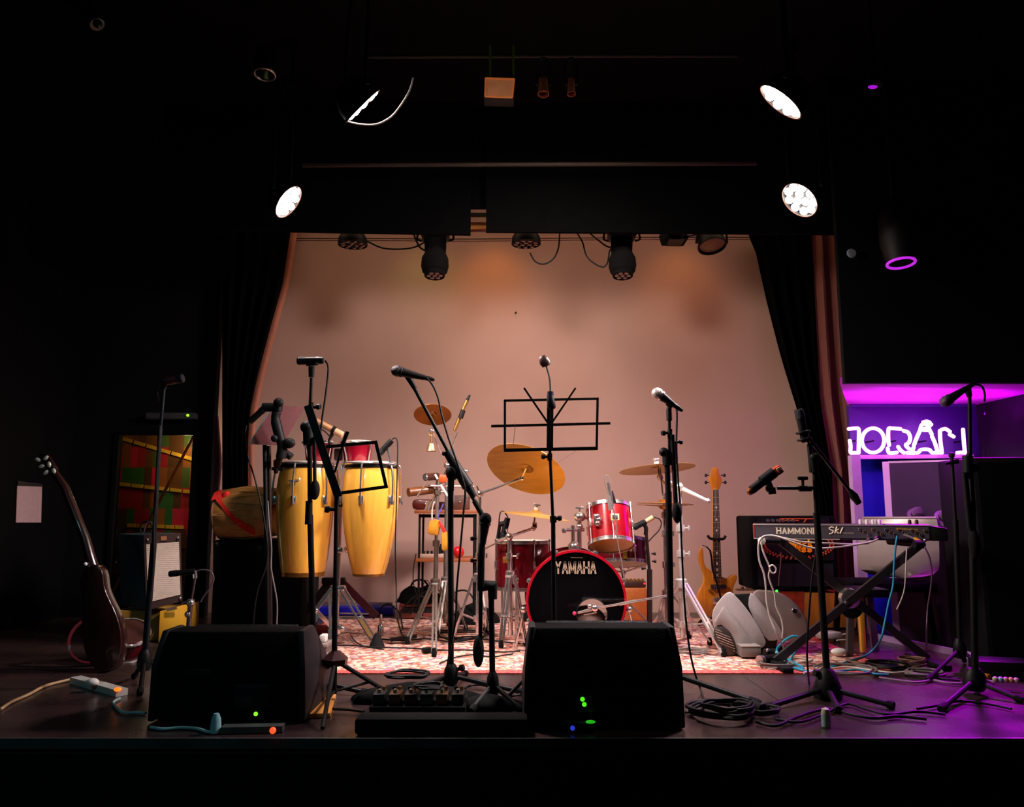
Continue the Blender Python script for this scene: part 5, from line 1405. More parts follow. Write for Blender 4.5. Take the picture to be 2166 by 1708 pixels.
part('yoke', MB().tube(smooth_pts(PL([(1497, 1133), (1501, 1139), (1510, 1141), (1524, 1141), (1531, 1140), (1535, 1134)], YB3 - .04), 4), .010, 8), BLK, t)
pz = P(1516, 1140, YGS)
part('post', MB().tube([V((pz.x, YGS + .06, .12)), V((pz.x, YGS + .06, pz.z)), V((pz.x, YGS - .0, pz.z))], .011, 10), BLK, t)
for dx, dy in ((-.2, -.2), (.2, -.2), (0, .2)):
    part('leg', MB().tube([V((pz.x, YGS + .06, .17)), V((pz.x + dx, YGS + .06 + dy, .014))], .010, 8), BLK, t)
single('wall_cable_shelf', 'tiny brown ledge with clips on the wall left of the black bass amplifier', 'ledge', MB().box(P(1578, 1248, 6.5), (.16, .06, .012)).ball(P(1570, 1244, 6.48), .014).ball(P(1582, 1243, 6.48), .014, (1.6, 1, .7)), M('brown_ledge', (120, 76, 58), .6, 0, .3, 12))

# ---- wooden trestle / box under the bass amplifier ---------------------------------
YX = 5.75
c0, c1 = P(1600, 1250, YX), P(1832, 1360, YX)
t = thing('wooden_box', 'honey coloured wooden box under the black bass amplifier', 'box', ((c0.x + c1.x) / 2, YX + .2, 0))
part('front', MB().slab([P(1640, 1252, YX), P(1818, 1256, YX), V((P(1812, 1340, YX).x, YX, .016)), V((P(1640, 1340, YX).x, YX, .016))], (0, .4, 0), .006), OAK, t)
part('side_panel', MB().slab([P(1600, 1251, YX - .005), P(1700, 1252, YX - .005), V((P(1700, 1340, YX).x, YX - .005, .016)), V((P(1600, 1340, YX).x, YX - .005, .016))], (0, .01, 0)), M('red_orange_wood', (176, 70, 28), .45, 0, .3, 5, aniso=(1, 3, 10)), t, 'reddish plank')
part('batten', MB().box(P(1732, 1300, YX - .012), (.03, .02, .26)), OAK, t)
# ---- bass amplifier -----------------------------------------------------------------
YA = 5.72
x0, x1 = P(1590, 1170, YA).x, P(1772, 1170, YA).x
z0, z1 = P(1600, 1250, YA).z + .004, P(1600, 1092, YA).z
t = thing('bass_amplifier', 'black bass amplifier with yellow lettering, behind the keyboard', 'amplifier', ((x0 + x1) / 2, YA + .2, z0))
mb = MB().prism([V((x0, YA, z0)), V((x1, YA, z0)), V((x1 - .0, YA, z1)), V((x0, YA, z1))], [V((x0, YA + .38, z0)), V((x1, YA + .38, z0)), V((x1, YA + .38, z1)), V((x0, YA + .38, z1))], .02, 3)
part('cabinet', mb, BLKC, t)
gz0, gz1 = P(1600, 1186, YA).z, P(1600, 1132, YA).z
gro = part('grille', MB().box(((x0 + x1) / 2, YA - .004, (gz0 + gz1) / 2), (x1 - x0 - .06, .01, gz1 - gz0)), M('amp_grille', (26, 18, 16), .45, .5, .5, 200, bump=.4), t)
rc = V(((x0 + x1) / 2 + .02, YA - .012, P(1690, 1153, YA).z)); 
mb = MB()
for i in range(46):
    an = 2 * PI * i / 46
    for rr, rz in ((.235, .09), (.26, .10)):
        p = rc + V((rr * math.cos(an), 0, rz * math.sin(an)))
        mb.ball(p, .0075, (1, .5, 1), None, 8, 5)
part('copper_ring', mb, M('copper_dots', (226, 96, 50), .35, .5, .1, 20), gro, 'ring of copper dots')
mb = MB()
o_ = P(1671, 1158, YA - .014)
letters(mb, 'Mark', o_, (1, 0, 0), (0, 0, 1), .052, .030, .012, .0125, .004)
letters(mb, 'bass', P(1671, 1167.5, YA - .014), (1, 0, 0), (0, 0, 1), .040, .032, .010, .0125, .004)
part('lettering', mb, M('glowing_yellow_print', (245, 160, 20), .5, 0, .05, 10, emit=(245, 150, 20), strength=.12), gro, 'yellow lettering', flat=True)  # print glows slightly to look lit
cpo = part('control_panel', MB().box(((x0 + x1) / 2, YA - .004, P(1600, 1104, YA).z), (x1 - x0 - .1, .012, .05)), M('panel_black', (20, 16, 18), .4), t)
for i in range(6):
    part('knob', MB().lathe([(0, .02), (.010, .02), (.012, 0), (0, 0)], P(1624 + i * 10.5, 1102, YA - .01), (0, -1, 0), 12), STEEL, cpo)
mb = MB()
for a_, c_ in (((1650, 1098), (1722, 1098)), ((1650, 1098), (1650, 1106)), ((1722, 1098), (1722, 1106)), ((1656, 1102), (1690, 1102)), ((1700, 1106), (1706, 1098))):
    mb.bar(P(*a_, YA - .014), P(*c_, YA - .014), .005, .003)
part('panel_print', mb, M('glowing_orange_print', (236, 90, 30), .5, 0, .05, 10, emit=(236, 80, 20), strength=.15), cpo)  # panel print brightened by a little emission
part('lower_grille', MB().box(((x0 + x1) / 2, YA - .004, (z0 + gz0) / 2), (x1 - x0 - .08, .008, gz0 - z0 - .05)), M('cab_cloth', (10, 8, 9), .9, 0, .4, 120), t)
# ---- keyboard -------------------------------------------------------------------------
kl, kr = P(1593, 1107, 4.72), P(1968, 1112, 4.42)
kl2, kr2 = V((kl.x, kl.y, kl.z - .088)), V((kr.x, kr.y, kr.z - .088))
kr.z = kr2.z + .088; 
kz = (kl.z + kr.z) / 2; 
kl.z = kr.z = kz; kl2.z = kr2.z = kz - .09
ux = (kr - kl); KL = ux.length; ux = ux.normalized(); kn = ux.cross(V((0, 0, 1))).normalized()   # towards us
if kn.y > 0: kn = -kn
t = thing('stage_keyboard', 'stage organ keyboard seen from behind, white lettering on its back panel', 'keyboard', (kl + kr) / 2 - V((0, 0, .09)))
dk = -kn * .30
part('case', MB().slab([kl2, kr2, kr, kl], dk, .006), M('keyboard_charcoal', (58, 54, 60), .42, .2, .08, 20), t)
bpo = part('back_panel', MB().slab([kl2.lerp(kl, .12) + kn * .001 + ux * .012, kr2.lerp(kr, .12) + kn * .001 - ux * .01, kr2.lerp(kr, .86) + kn * .001 - ux * .01, kl2.lerp(kl, .86) + kn * .001 + ux * .012], kn * .003), M('panel_grey', (84, 78, 86), .4, .3, .06, 20), t)
for q in (.04, .95):
    part('edge_strip', MB().bar(kl2.lerp(kl, q) + kn * .004, kr2.lerp(kr, q) + kn * .004 - ux * KL * (.0 if q > .5 else .5), .006, .006, kn), M('pale_edge_metal', (214, 200, 196), .35, .5, .05, 10), t)
part('end_block', MB().slab([kl2 - ux * .002, kl2 + ux * .012, kl + ux * .012, kl - ux * .002], kn * -.31 + kn * .0, .002), M('red_brown_end', (150, 56, 58), .4, 0, .1, 10), t, 'red brown wooden end')
part('end_block', MB().slab([kr2 + ux * .0, kr2 + ux * .085, kr2 + ux * .085 + V((0, 0, .07)), kr2 + V((0, 0, .085))], dk * .9, .006), BLKP, t)
def kp(px_, py_2, out=.004):
    """point on the back panel under a photo pixel"""
    d = ray(px_, py_2); tt_ = ((kl - CAM).dot(kn)) / d.dot(kn)
    return CAM + d * tt_ + kn * out
mb = MB()
h_ = (kp(1643, 1117) - kp(1643, 1129)).length
letters(mb, 'HAMMOND', kp(1643.5, 1129.2), ux, V((0, 0, 1)), h_, .0215, .0105, .0066, .003, .0068)
part('lettering', mb, CREAM, bpo, 'cream serif lettering', flat=True)
mb = MB()
def script(pts): mb.tube(smooth_pts([kp(a, b, .005) for a, b in pts], 5), .0042, 6)
script([(1764, 1117), (1759, 1115.5), (1754, 1118.5), (1758, 1121.5), (1763, 1124.5), (1760, 1128.5), (1754, 1130.5)])
script([(1770, 1114.5), (1766, 1129)]); script([(1767.5, 1124), (1774, 1120), (1769, 1124), (1774, 1129)])
script([(1783, 1116), (1777, 1129.5)])
part('script_lettering', mb, CREAM, bpo, 'cream handwritten style lettering')
part('small_print', MB().bar(kp(1782, 1128), kp(1806, 1128.5), .006, .002, kn), M('faint_print', (150, 130, 120), .5), bpo)
random.seed(3)
for i in range(16):
    x = 1818 + i * 9.2
    y = 1120.5 + (i % 3) * 4.5 + (x - 1818) * .02
    part('socket', MB().lathe([(0, 0), (.0085, 0), (.0085, .009), (.005, .010), (.005, .002), (0, .002)], kp(x, y, .002), kn, 12), M('gold_socket', (196, 150, 96), .3, .8, .2, 12) if i % 2 else STEEL, bpo)
part('label_strip', MB().bar(kp(1895, 1119), kp(1942, 1121), .010, .002, kn), M('ochre_print', (150, 112, 60), .5, 0, .4, 60), bpo)
for x in (1608, 1668, 1768, 1870):
    part('screw', MB().disc(kp(x, 1111, .004), kn, .006, .004, 10), CHR, t)
for i, x in enumerate((1821, 1835, 1848, 1853, 1862, 1926, 1941)):
    p = kp(x, 1107, -.03)
    part('drawbar_knob', MB().lathe([(0, 0), (.009, 0), (.010, .02), (.006, .028), (0, .028)], V((p.x, p.y, kz)), (0, 0, 1), 12), WHITE if i < 5 else ROSE, t)
# X stand
t = thing('keyboard_stand', 'dark steel cross legged stand under the keyboard', 'stand', ((kl + kr) / 2).xy.to_3d(), None)
SQ = M('square_tube_grey', (66, 60, 62), .35, .5, .12, 12)
YA_, YB_ = 4.43, 4.50
a_, b_ = P(1946, 1152, YA_), V((P(1640, 1386, YA_).x, YA_, .03))
part('leg', MB().bar(a_, b_, .042, .026), SQ, t)
a2, b2 = P(1652, 1146, YB_), V((P(1962, 1400, YB_).x, YB_, .03))
part('leg', MB().bar(a2, b2, .042, .026), SQ, t)
pc = P(1797, 1268, 4.40)
part('pivot_disc', MB().lathe([(0, -.02), (.052, -.02), (.058, 0), (.052, .03), (.03, .036), (0, .036)], P(1795, 1266, 4.465), (0, -1, 0), 26), CHR, t)
part('pivot_bolt', MB().lathe([(0, 0), (.012, 0), (.010, .012), (0, .012)], P(1790, 1276, YA_ - .013), (0, -1, 0), 12), CHR, t)
part('pivot_block', MB().lathe([(0, -.02), (.062, -.02), (.066, .01), (0, .012)], P(1800, 1284, 4.56), (0, -1, 0), 22), BLKP, t)
for (p, yy) in ((a_, YA_), (a2, YB_)):
    part('top_tube', MB().tube([p + V((0, -.03, 0)), p + V((0, .36, 0))], .018, 14), BLK, t)
part('end_cap', MB().lathe([(0, .002), (.018, 0), (.021, -.01), (.021, -.02)], P(1613, 1145, 4.44), (0, -1, 0), 20), WHITE, t, 'round pale end cap')
part('end_cap', MB().tube([P(1934, 1152, 4.40), P(1952, 1152, 4.40)], .024, 12), RUB, t)
part('arm', MB().tube([a2, P(1613, 1145, 4.46)], .016, 12), BLK, t)
part('foot', MB().box(b_ + V((0, 0, -.012)), (.06, .4, .03), None, .008), RUB, t)
part('foot', MB().box(b2 + V((0, 0, -.012)), (.06, .4, .03), None, .008), RUB, t)
# grey table legs behind
t = thing('stool', 'low dark stool with grey and yellow legs behind the keyboard stand', 'stool', (P(1836, 1300, 4.8).x, 4.8, 0))
for (xt, xb_, yy) in ((1800, 1796, 4.72), (1838, 1852, 4.88)):
    part('leg', MB().bar(P(xt, 1262, yy), V((P(xb_, 1380, yy).x, yy, .004)), .036, .03), M('stool_grey', (88, 78, 78), .4, .3, .1, 10), t)
part('seat', MB().box(P(1828, 1252, 4.8), (.2, .24, .05), None, .012), BLKP, t)
part('leg', MB().slab([P(1816, 1256, 4.86), P(1827, 1256, 4.86), G(1834, 1382, .004), G(1823, 1382, .004)], (0, .03, 0), .004), M('yellow_leg', (214, 150, 40), .5, 0, .15, 8), t, 'yellow wooden leg')
# ---- silver chair ------------------------------------------------------------------------
YCH = 5.05
t = thing('chair', 'chair with a broad silver backrest behind the keyboard, on black legs', 'chair', (P(1900, 1300, YCH).x, YCH - .0, 0))
rows = []
prof = [(1096, 1826, 1981), (1112, 1822, 1984), (1140, 1818, 1986), (1170, 1816, 1987), (1195, 1816, 1987), (1208, 1822, 1985), (1218, 1842, 1974), (1223, 1872, 1950)]
for (y, xa, xb) in prof:
    rows.append([P(xa + (xb - xa) * j / 16, y + (0 if y < 1200 else -2 * abs(j - 8) / 8), YCH + .17 - .36 * j / 16 - .035 * math.cos((j - 8) / 8 * 1.4) + (0.01 if y < 1110 else 0)) for j in range(17)])
fr_ = MB().grid(rows)
part('backrest', MB().grid(rows).grid([[p + V((0, .016, 0)) for p in r] for r in rows]), SILV, t, 'broad silver backrest')
part('top_rail', MB().tube(smooth_pts([r for r in rows[0]], 2), .008, 8), SILV, t)
zc = P(1900, 1226, YCH).z
part('seat', MB().slab([V((P(1812, 1226, YCH).x, YCH - .03, zc - .02)), V((P(2000, 1226, YCH).x, YCH - .03, zc - .02)), V((P(2000, 1226, YCH).x, YCH + .40, zc - .02)), V((P(1812, 1226, YCH).x, YCH + .40, zc - .02))], (0, 0, -.06), .02), BLKM, t)
for (xt, xb_, dy) in ((1822, 1812, .0), (1955, 1962, -.0), (1826, 1818, .38), (1990, 2000, .38)):
    part('leg', MB().bar(V((P(xt, 1226, YCH).x, YCH + dy, zc - .06)), V((P(xb_, 1226, YCH).x, YCH + dy + (.04 if dy else -.04), .004)), .034, .03), BLK, t)
# ---- grey moulded floor monitor -----------------------------------------------------------
YM1 = 4.72
t = thing('floor_monitor', 'grey moulded plastic loudspeaker lying on its side on the rug, with a ribbed woofer grille', 'loudspeaker', (P(1600, 1390, YM1).x, YM1 + .2, 0))
def pz_(pts, Y): return [V((q.x, q.y, max(q.z, .016))) for q in PL(pts, Y)]
fs = closed_smooth([(1508, 1292), (1527, 1264), (1543, 1253), (1562, 1268), (1586, 1298), (1606, 1330), (1620, 1358), (1612, 1371), (1590, 1378), (1556, 1383), (1540, 1388), (1531, 1378), (1519, 1352), (1508, 1318)], 2)
part('front_shell', MB().prism(pz_(fs, YM1), pz_([(x * .985 + 24, y * .985 + 18) for x, y in fs], YM1 + .34), .012, 3), GREYP, t)
fi = [(1511, 1316), (1531, 1284), (1552, 1306), (1576, 1340), (1594, 1366), (1560, 1381), (1556, 1362), (1544, 1338), (1526, 1322), (1514, 1324)]
part('front_face', MB().slab(pz_(fi, YM1 - .014), (0, .01, 0), .004), M('grey_face', (160, 152, 150), .5, 0, .06, 50), t)
ms = closed_smooth([(1588, 1255), (1604, 1268), (1628, 1298), (1650, 1330), (1659, 1352), (1648, 1353), (1626, 1356), (1604, 1330), (1590, 1300), (1583, 1280)], 2)
part('middle_shell', MB().prism(pz_(ms, YM1 + .03), pz_([(x * .985 + 24, y * .985 + 18) for x, y in ms], YM1 + .36), .010, 3), GREYP, t)
rs = closed_smooth([(1592, 1254), (1618, 1250), (1640, 1252), (1664, 1262), (1688, 1282), (1704, 1306), (1709, 1326), (1706, 1345), (1690, 1356), (1660, 1356), (1640, 1350), (1610, 1320)], 2)
part('rear_housing', MB().prism(pz_(rs, YM1 + .05), pz_([(x * .985 + 24, y * .985 + 18) for x, y in rs], YM1 + .36), .016, 3), M('grey_rear', (138, 122, 118), .42, 0, .06, 50), t)
part('core', MB().prism(pz_([(1545, 1258), (1590, 1256), (1650, 1340), (1640, 1372), (1600, 1372)], YM1 + .07), pz_([(1560, 1262), (1600, 1260), (1650, 1340), (1640, 1366), (1600, 1366)], YM1 + .36), .01), BLKP, t)
gc = P(1536, 1357, YM1 - .02); m_ = mpp(YM1)
wgo = part('woofer_grille', MB().ball(P(1534, 1355, YM1 + .005), 1.0, (21 * m_, .03, 36 * m_), Matrix.Rotation(.32, 3, 'Y') if False else Matrix.Rotation(-.36, 3, 'Y')), M('grille_dark', (58, 48, 46), .5, .3, .2, 60), t)
for i in range(9):
    s = -.8 + i * .2
    p = P(1534 + s * 12, 1355 + s * 30, YM1 - .028 + .03 * s * s)
    w_ = 18 * m_ * math.sqrt(1 - s * s * .9)
    part('grille_rib', MB().tube([p - V((w_ * .9, -.004, -.35 * w_)), p, p + V((w_ * .9, .004, -.35 * w_))], .0028, 6), M('rib_metal', (170, 150, 140), .4, .5), wgo)
bdo = part('badge', MB().disc(P(1681, 1293, YM1 + .04), (0, 1, 0), .018, .008, 20).ring(P(1681, 1293, YM1 + .036), (0, 1, 0), .014, .004, 20, 6), CHR, t)
part('badge_mark', MB().disc(P(1682, 1294, YM1 + .034), (0, 1, 0), .009, .006, 16), BLKP, bdo)
part('status_light', MB().ball(P(1643, 1251, YM1 + .1), .008), emitter('green_led', (60, 255, 70), 2.2), t, 'green light')
# small grey box and bits beside it
c = G(1590, 1397)
t = thing('small_case', 'flat grey box on the rug in front of the grey moulded loudspeaker', 'box', c)
part('body', MB().box(c + V((0, .06, .043)), (.115, .12, .055), None, .006), M('box_grey', (112, 104, 100), .5, 0, .06, 40), t)
part('lid', MB().box(c + V((0, .06, .074)), (.118, .123, .008), None, .003), M('box_grey_lid', (136, 128, 122), .5), t)
c = G(1613, 1411)
t = thing('torch', 'stubby silver cylinder with a black body lying on the rug near the teal cable', 'torch', c)
part('barrel', MB().tube([c + V((.0, .0, .036)), c + V((.09, .06, .036))], .022, 16), BLKP, t)
part('bezel', MB().tube([c + V((-.02, -.012, .036)), c + V((.004, .003, .036))], [.026, .024], 18), STEEL, t)
t = thing('plug_adapter', 'black plug adapter with chrome studs on the rug beside the silver cylinder', 'adapter', G(1634, 1404))
c = G(1634, 1404)
part('block', MB().box(c + V((.0, .02, .045)), (.08, .07, .06), None, .014), BLKP, t)
for d in ((-.03, -.02, .075), (.02, -.018, .06), (.0, -.022, .03)):
    part('stud', MB().ball(c + V(d), .010), CHR, t)
c = G(1760, 1360)
t = thing('power_block', 'bulky white multi socket block behind the keyboard stand', 'socket block', c)
part('block', MB().box(c + V((0, .05, .04)), (.14, .1, .045), Matrix.Rotation(.3, 3, 'Z'), .012), WHITE, t)
part('lead', MB().tube(smooth_pts([c + V((.06, .03, .04)), c + V((.11, .02, .05)), c + V((.1, .0, .02)), c + V((.02, -.03, .018))], 5), .006, 7), CABW, t)
c = G(1775, 1392)
single('power_plug', 'smooth white plug lying on the rug below the white socket block', 'plug', MB().ball(c + V((0, 0, .034)), .03, (1.6, .9, .7)), WHITE)
# ---- loudspeaker tower at far right ---------------------------------------------------------
c0, c1 = G(2092, 1406), G(2190, 1412)
t = thing('loudspeaker_tower', 'tall black loudspeaker at the right edge of the stage', 'loudspeaker', (c0.x + .2, c0.y + .2, 0))
zt_ = P(2100, 968, c0.y).z
part('cabinet', MB().slab([c0, c0 + V((.42, -.05, 0)), c0 + V((.42, -.05, zt_)), V((c0.x, c0.y, zt_))], (0, .38, 0), .012), BLKM, t)
part('front_grille', MB().slab([c0 + V((.02, -.008, .04)), c0 + V((.40, -.054, .04)), c0 + V((.40, -.054, zt_ - .03)), c0 + V((.02, -.008, zt_ - .03))], (0, .006, 0)), M('tower_grille', (4, 4, 5), .9, 0, .4, 160, spec=.1), t)
part('handle', MB().box(P(2083, 1010, c0.y + .02), (.02, .03, .12), None, .006), M('pale_lilac_plastic', (170, 120, 180), .5), t)
# ---- two rounded things on the door shelf ----------------------------------------------------
def hat(px_, py_2, l, w_, Y):
    m_ = mpp(Y)
    t = thing('hat', l, 'hat', P(px_, py_2, Y), 'hats on hooks on the lilac door')
    rows = []
    part('crown', MB().ball(P(px_, py_2, Y), w_ * m_, (1, .45, .85), None, 20, 12), M('violet_felt', (120, 70, 130), .8, 0, .2, 20, bump=.2), t)
    part('brim', MB().lathe([(w_ * m_ * .9, 0), (w_ * m_ * 1.25, -.012), (w_ * m_ * 1.25, -.016), (w_ * m_ * .9, -.006)], P(px_, py_2 + 4, Y - .02), (0, -.8, .6), 26), M('violet_felt', (120, 70, 130)), t)
    part('lining', MB().ball(P(px_ + 2, py_2 + 8, Y - .03), w_ * m_ * .72, (1, .5, .7), None, 18, 10), M('dark_lining', (30, 10, 26), .8), t)
hat(1943, 1087, 'rounded violet hat just above the keyboard, left one of two', 17, 5.12)
hat(2002, 1092, 'rounded violet hat beside the end of the keyboard, right one of two', 18, 4.9)
# ---- neon sign -----------------------------------------------------------------------------------
YN = 5.58
t = thing('neon_sign', 'glowing magenta white neon lettering on the dark blue board at the right', 'sign', P(1920, 968, YN))
NEON = M('neon_tube', (255, 190, 255), .4, 0, .02, 5, emit=(255, 125, 255), strength=7.0)
def npx(x, y):      # zoomed crop pixel -> point
    return P(1780 + x / 5.611, 860 + y / 5.611, YN)
strokes = {
 'letter': [
  [[(85, 268), (170, 262), (205, 275), (205, 400), (203, 552)], [(203, 552), (150, 552), (108, 548), (108, 470), (98, 408)]],
  [[(375 + 133 * math.cos(a / 12 * 2 * PI), 405 - 145 * math.sin(a / 12 * 2 * PI)) for a in range(13)]],
  [[(700, 268), (600, 262), (558, 270), (556, 400), (565, 460)], [(548, 500), (560, 548), (600, 556), (655, 548)], [(738, 290), (790, 310), (815, 370), (800, 430), (765, 455), (775, 480), (800, 502)], [(672, 480), (700, 520), (740, 552)]],
  [[(860, 460), (890, 380), (930, 290), (950, 225), (985, 205)], [(985, 205), (1010, 210), (1040, 270), (1070, 330)], [(1075, 360), (1110, 440), (1140, 540)], [(855, 490), (830, 545), (770, 552), (900, 552), (945, 515), (1040, 515), (1075, 550), (1140, 552)], [(1065, 215), (1020, 250), (960, 280), (1030, 285)], [(970, 188), (1010, 178), (1045, 190)]],
  [[(1168, 290), (1172, 400), (1185, 500), (1190, 552)], [(1190, 552), (1140, 552)], [(1190, 275), (1235, 268), (1285, 300)], [(1285, 335), (1330, 360)]],
  [[(1442, 275), (1450, 400), (1465, 550)], [(1465, 552), (1420, 548), (1375, 552)]],
 ]}
for L_ in strokes['letter']:
    mb = MB()
    for st in L_:
        pts = smooth_pts([npx(*q) for q in st], 4)
        mb.tube(pts, .0128, 10)
        for e in (pts[0], pts[-1]): mb.ball(e, .0128, (1, 1, 1), None, 10, 6)
    part('letter', mb, NEON, t)
for x in (160, 380, 640, 1000, 1190, 1450):
    part('standoff', MB().tube([npx(x, 410), npx(x, 410) + V((0, NB_Y - YN + .0, 0))], .006, 8), BLK, t)
single('violet_glint_lamp', 'tiny violet indicator on the dark panel right of the neon sign', 'indicator', MB().ball(P(2085, 872, 5.6), .008).ball(P(2083, 876, 5.6), .006), emitter('violet_lamp', (150, 20, 190), 1.2))
# ---- keyboard cables -----------------------------------------------------------------------------
def K(pts, Y): return PL(pts, Y)
cable('white cable running from the left stand end along under the keyboard', K([(1857, 1141), (1838, 1148), (1790, 1156), (1750, 1160), (1720, 1160), (1690, 1152), (1660, 1141), (1635, 1134), (1616, 1135), (1606, 1146), (1604, 1165), (1607, 1190), (1616, 1215), (1620, 1245), (1622, 1275), (1630, 1310), (1645, 1345)], 4.38) + [G(1655, 1366, .1), G(1668, 1392, .02)], .0052, CABW)
cable('second white cable dropping from the round end cap in front of the bass amplifier', K([(1838, 1150), (1800, 1152), (1760, 1150), (1700, 1147), (1660, 1139), (1630, 1133), (1612, 1140), (1612, 1160), (1620, 1182), (1628, 1202), (1626, 1220), (1632, 1240), (1638, 1256), (1642, 1285), (1652, 1308), (1656, 1330), (1655, 1350)], 4.41), .0048, CABW)
single('cable_tie', 'white curl of cable tie hanging in front of the bass amplifier', 'cable tie', MB().tube(smooth_pts(K([(1627, 1200), (1634, 1196), (1641, 1203), (1640, 1211), (1634, 1213), (1629, 1207)], 4.37), 5), .0045, 7), WHITE)
cable('thin brownish cord hanging in front of the bass amplifier', K([(1652, 1168), (1651, 1195), (1648, 1220), (1647, 1240)], 5.6), .004, M('brown_cord', (130, 84, 70), .6))
cable('long teal cable hanging from the keyboard sockets to the floor', K([(1898, 1134), (1894, 1160), (1891, 1200), (1889, 1240), (1880, 1275), (1872, 1315), (1864, 1350)], 4.36) + [G(1850, 1372, .06), G(1830, 1388, .015), G(1805, 1396, .012), G(1770, 1408, .012), G(1730, 1420, .012), G(1690, 1417, .014), G(1655, 1402, .014)], .0056, CABT)
single('teal_cable_coil', 'teal coil of cable on the rug in front of the grey moulded loudspeaker', 'cable', MB().tube(smooth_pts([G(1648, 1396, .02), G(1660, 1408, .018), G(1700, 1415, .016)] + [P(1645, 1382, 4.5), P(1655, 1360, 4.5), P(1675, 1347, 4.5), P(1690, 1350, 4.5), P(1690, 1366, 4.5), P(1678, 1385, 4.5)] + [G(1670, 1400, .016)], 6), .0066, 7), CABT)
cable('pale twisted cord hanging below the keyboard', K([(1918, 1160), (1916, 1200), (1914, 1240), (1908, 1265), (1897, 1290)], 4.4), .0035, CABW)
cable('dim mauve cable hanging from the right end of the keyboard', K([(1956, 1158), (1966, 1180), (1971, 1215), (1968, 1250), (1962, 1290), (1960, 1340)], 4.36) + [G(1958, 1380, .02), G(1945, 1396, .014)], .0045, M('mauve_cable', (96, 60, 84), .4))
t = thing('jack_plug', 'yellow sleeved plug in the back of the keyboard', 'plug', kp(1930, 1140, .03))
part('sleeve', MB().tube([kp(1932, 1139, .03), kp(1952, 1150, .05)], .0095, 12), M('yellow_sleeve', (236, 160, 30), .4), t)
part('metal_tip', MB().tube([kp(1912, 1131, .01), kp(1932, 1139, .03)], .0075, 12), CHR, t)
part('button', MB().ball(kp(1954, 1143, .04), .010), CHR, t)
for (x, y, l) in ((1840, 1143, 'left silver plug pushed into the keyboard sockets'), (1857, 1139, 'second silver plug pushed into the keyboard sockets, beside the left one')):
    single('jack_plug', l, 'plug', MB().tube([kp(x, y - 6, .0), kp(x - 8, y - 1, .06)], .007, 10), CHR)
# ================================================================== left side
# guitar amplifier on a yellow crate
YL = 5.2
q0, q1 = P(305, 1318, YL + .02), P(385, 1284, YL + .06)
t = thing('guitar_amplifier', 'guitar amplifier with a cream ribbed grille, tilted on the yellow crate', 'amplifier', P(310, 1310, YL))
FQ = [P(304, 1132, YL), P(382, 1128, YL + .06), P(386, 1272, YL + .04), P(310, 1292, YL - .02)]   # front face corners tl,tr,br,bl
BQ = [P(231, 1131, YL + .42), P(330, 1129, YL + .46), P(330, 1286, YL + .44), P(226, 1300, YL + .40)]
part('cabinet', MB().prism(FQ, [FQ[0] + V((-.30, .26, .0)), FQ[1] + V((-.30, .26, 0)), FQ[2] + V((-.30, .26, 0)), FQ[3] + V((-.30, .26, 0))], .012, 3), M('blue_black_tolex', (40, 78, 88), .7, 0, .3, 120, bump=.2), t)  # base colour lifted towards teal for the teal light on the side
def fq(u, v, out=.0):
    a = FQ[0].lerp(FQ[1], u); b = FQ[3].lerp(FQ[2], u)
    n = (FQ[1] - FQ[0]).cross(FQ[3] - FQ[0]).normalized()
    if n.y > 0: n = -n
    return a.lerp(b, v) + n * out
part('front_frame', MB().slab([fq(0, 0, .003), fq(1, 0, .003), fq(1, 1, .003), fq(0, 1, .003)], fq(0, 0, 0) - fq(0, 0, .004)), M('brown_tolex', (58, 36, 34), .6, 0, .2, 60), t)
def ribbed():
    m = M('cream_ribbed_grille', (226, 206, 194), .8, 0, .05, 40)
    nt = m.node_tree; b = nt.nodes['Principled BSDF']
    tc = nt.nodes.new('ShaderNodeTexCoord'); wv = nt.nodes.new('ShaderNodeTexWave'); wv.bands_direction = 'Z'; wv.inputs['Scale'].default_value = 52
    nt.links.new(tc.outputs['Object'], wv.inputs['Vector'])
    bp = nt.nodes.new('ShaderNodeBump'); bp.inputs['Strength'].default_value = .5; bp.inputs['Distance'].default_value = .004
    nt.links.new(wv.outputs['Fac'], bp.inputs['Height']); nt.links.new(bp.outputs['Normal'], b.inputs['Normal'])
    return m
part('grille_cloth', MB().slab([fq(.06, .13, .006), fq(.95, .13, .006), fq(.95, .90, .006), fq(.06, .90, .006)], fq(0, 0, 0) - fq(0, 0, .003)), ribbed(), t, 'cream ribbed grille cloth')
part('name_plate', MB().slab([fq(.46, .035, .008), fq(.62, .035, .008), fq(.62, .095, .008), fq(.46, .095, .008)], fq(0, 0, 0) - fq(0, 0, .004)), M('copper_plate', (196, 130, 96), .4, .4, .1, 20), t)
for u, v in ((.1, .07), (.93, .07), (.95, .95), (.07, .95)):
    part('stud', MB().ball(fq(u, v, .008), .009), CHR, t)
part('handle', MB().tube(smooth_pts(PL([(300, 1131), (296, 1116), (306, 1104), (318, 1108), (322, 1124), (316, 1131)], YL + .16), 4), .006, 8), BLKP, t)
part('side_stud', MB().ball(P(246, 1190, YL + .14), .008), CHR, t)
cz = 0.16
t = thing('wooden_crate', 'yellow wooden crate under the tilted guitar amplifier, part hidden by the left floor monitor', 'crate', (P(330, 1340, YL).x, YL + .2, 0))
zt_ = min(FQ[2].z, FQ[3].z)
ybox0, ybox1 = YL - .0, YL + .40
xL, xM, xR = P(246, 1300, YL + .1).x, P(336, 1300, YL - .02).x, P(384, 1300, YL - .0).x
mb = MB(); quadbox(mb, xL, xM, YL + .06, YL + .44, .004, FQ[3].z - .012, .004)
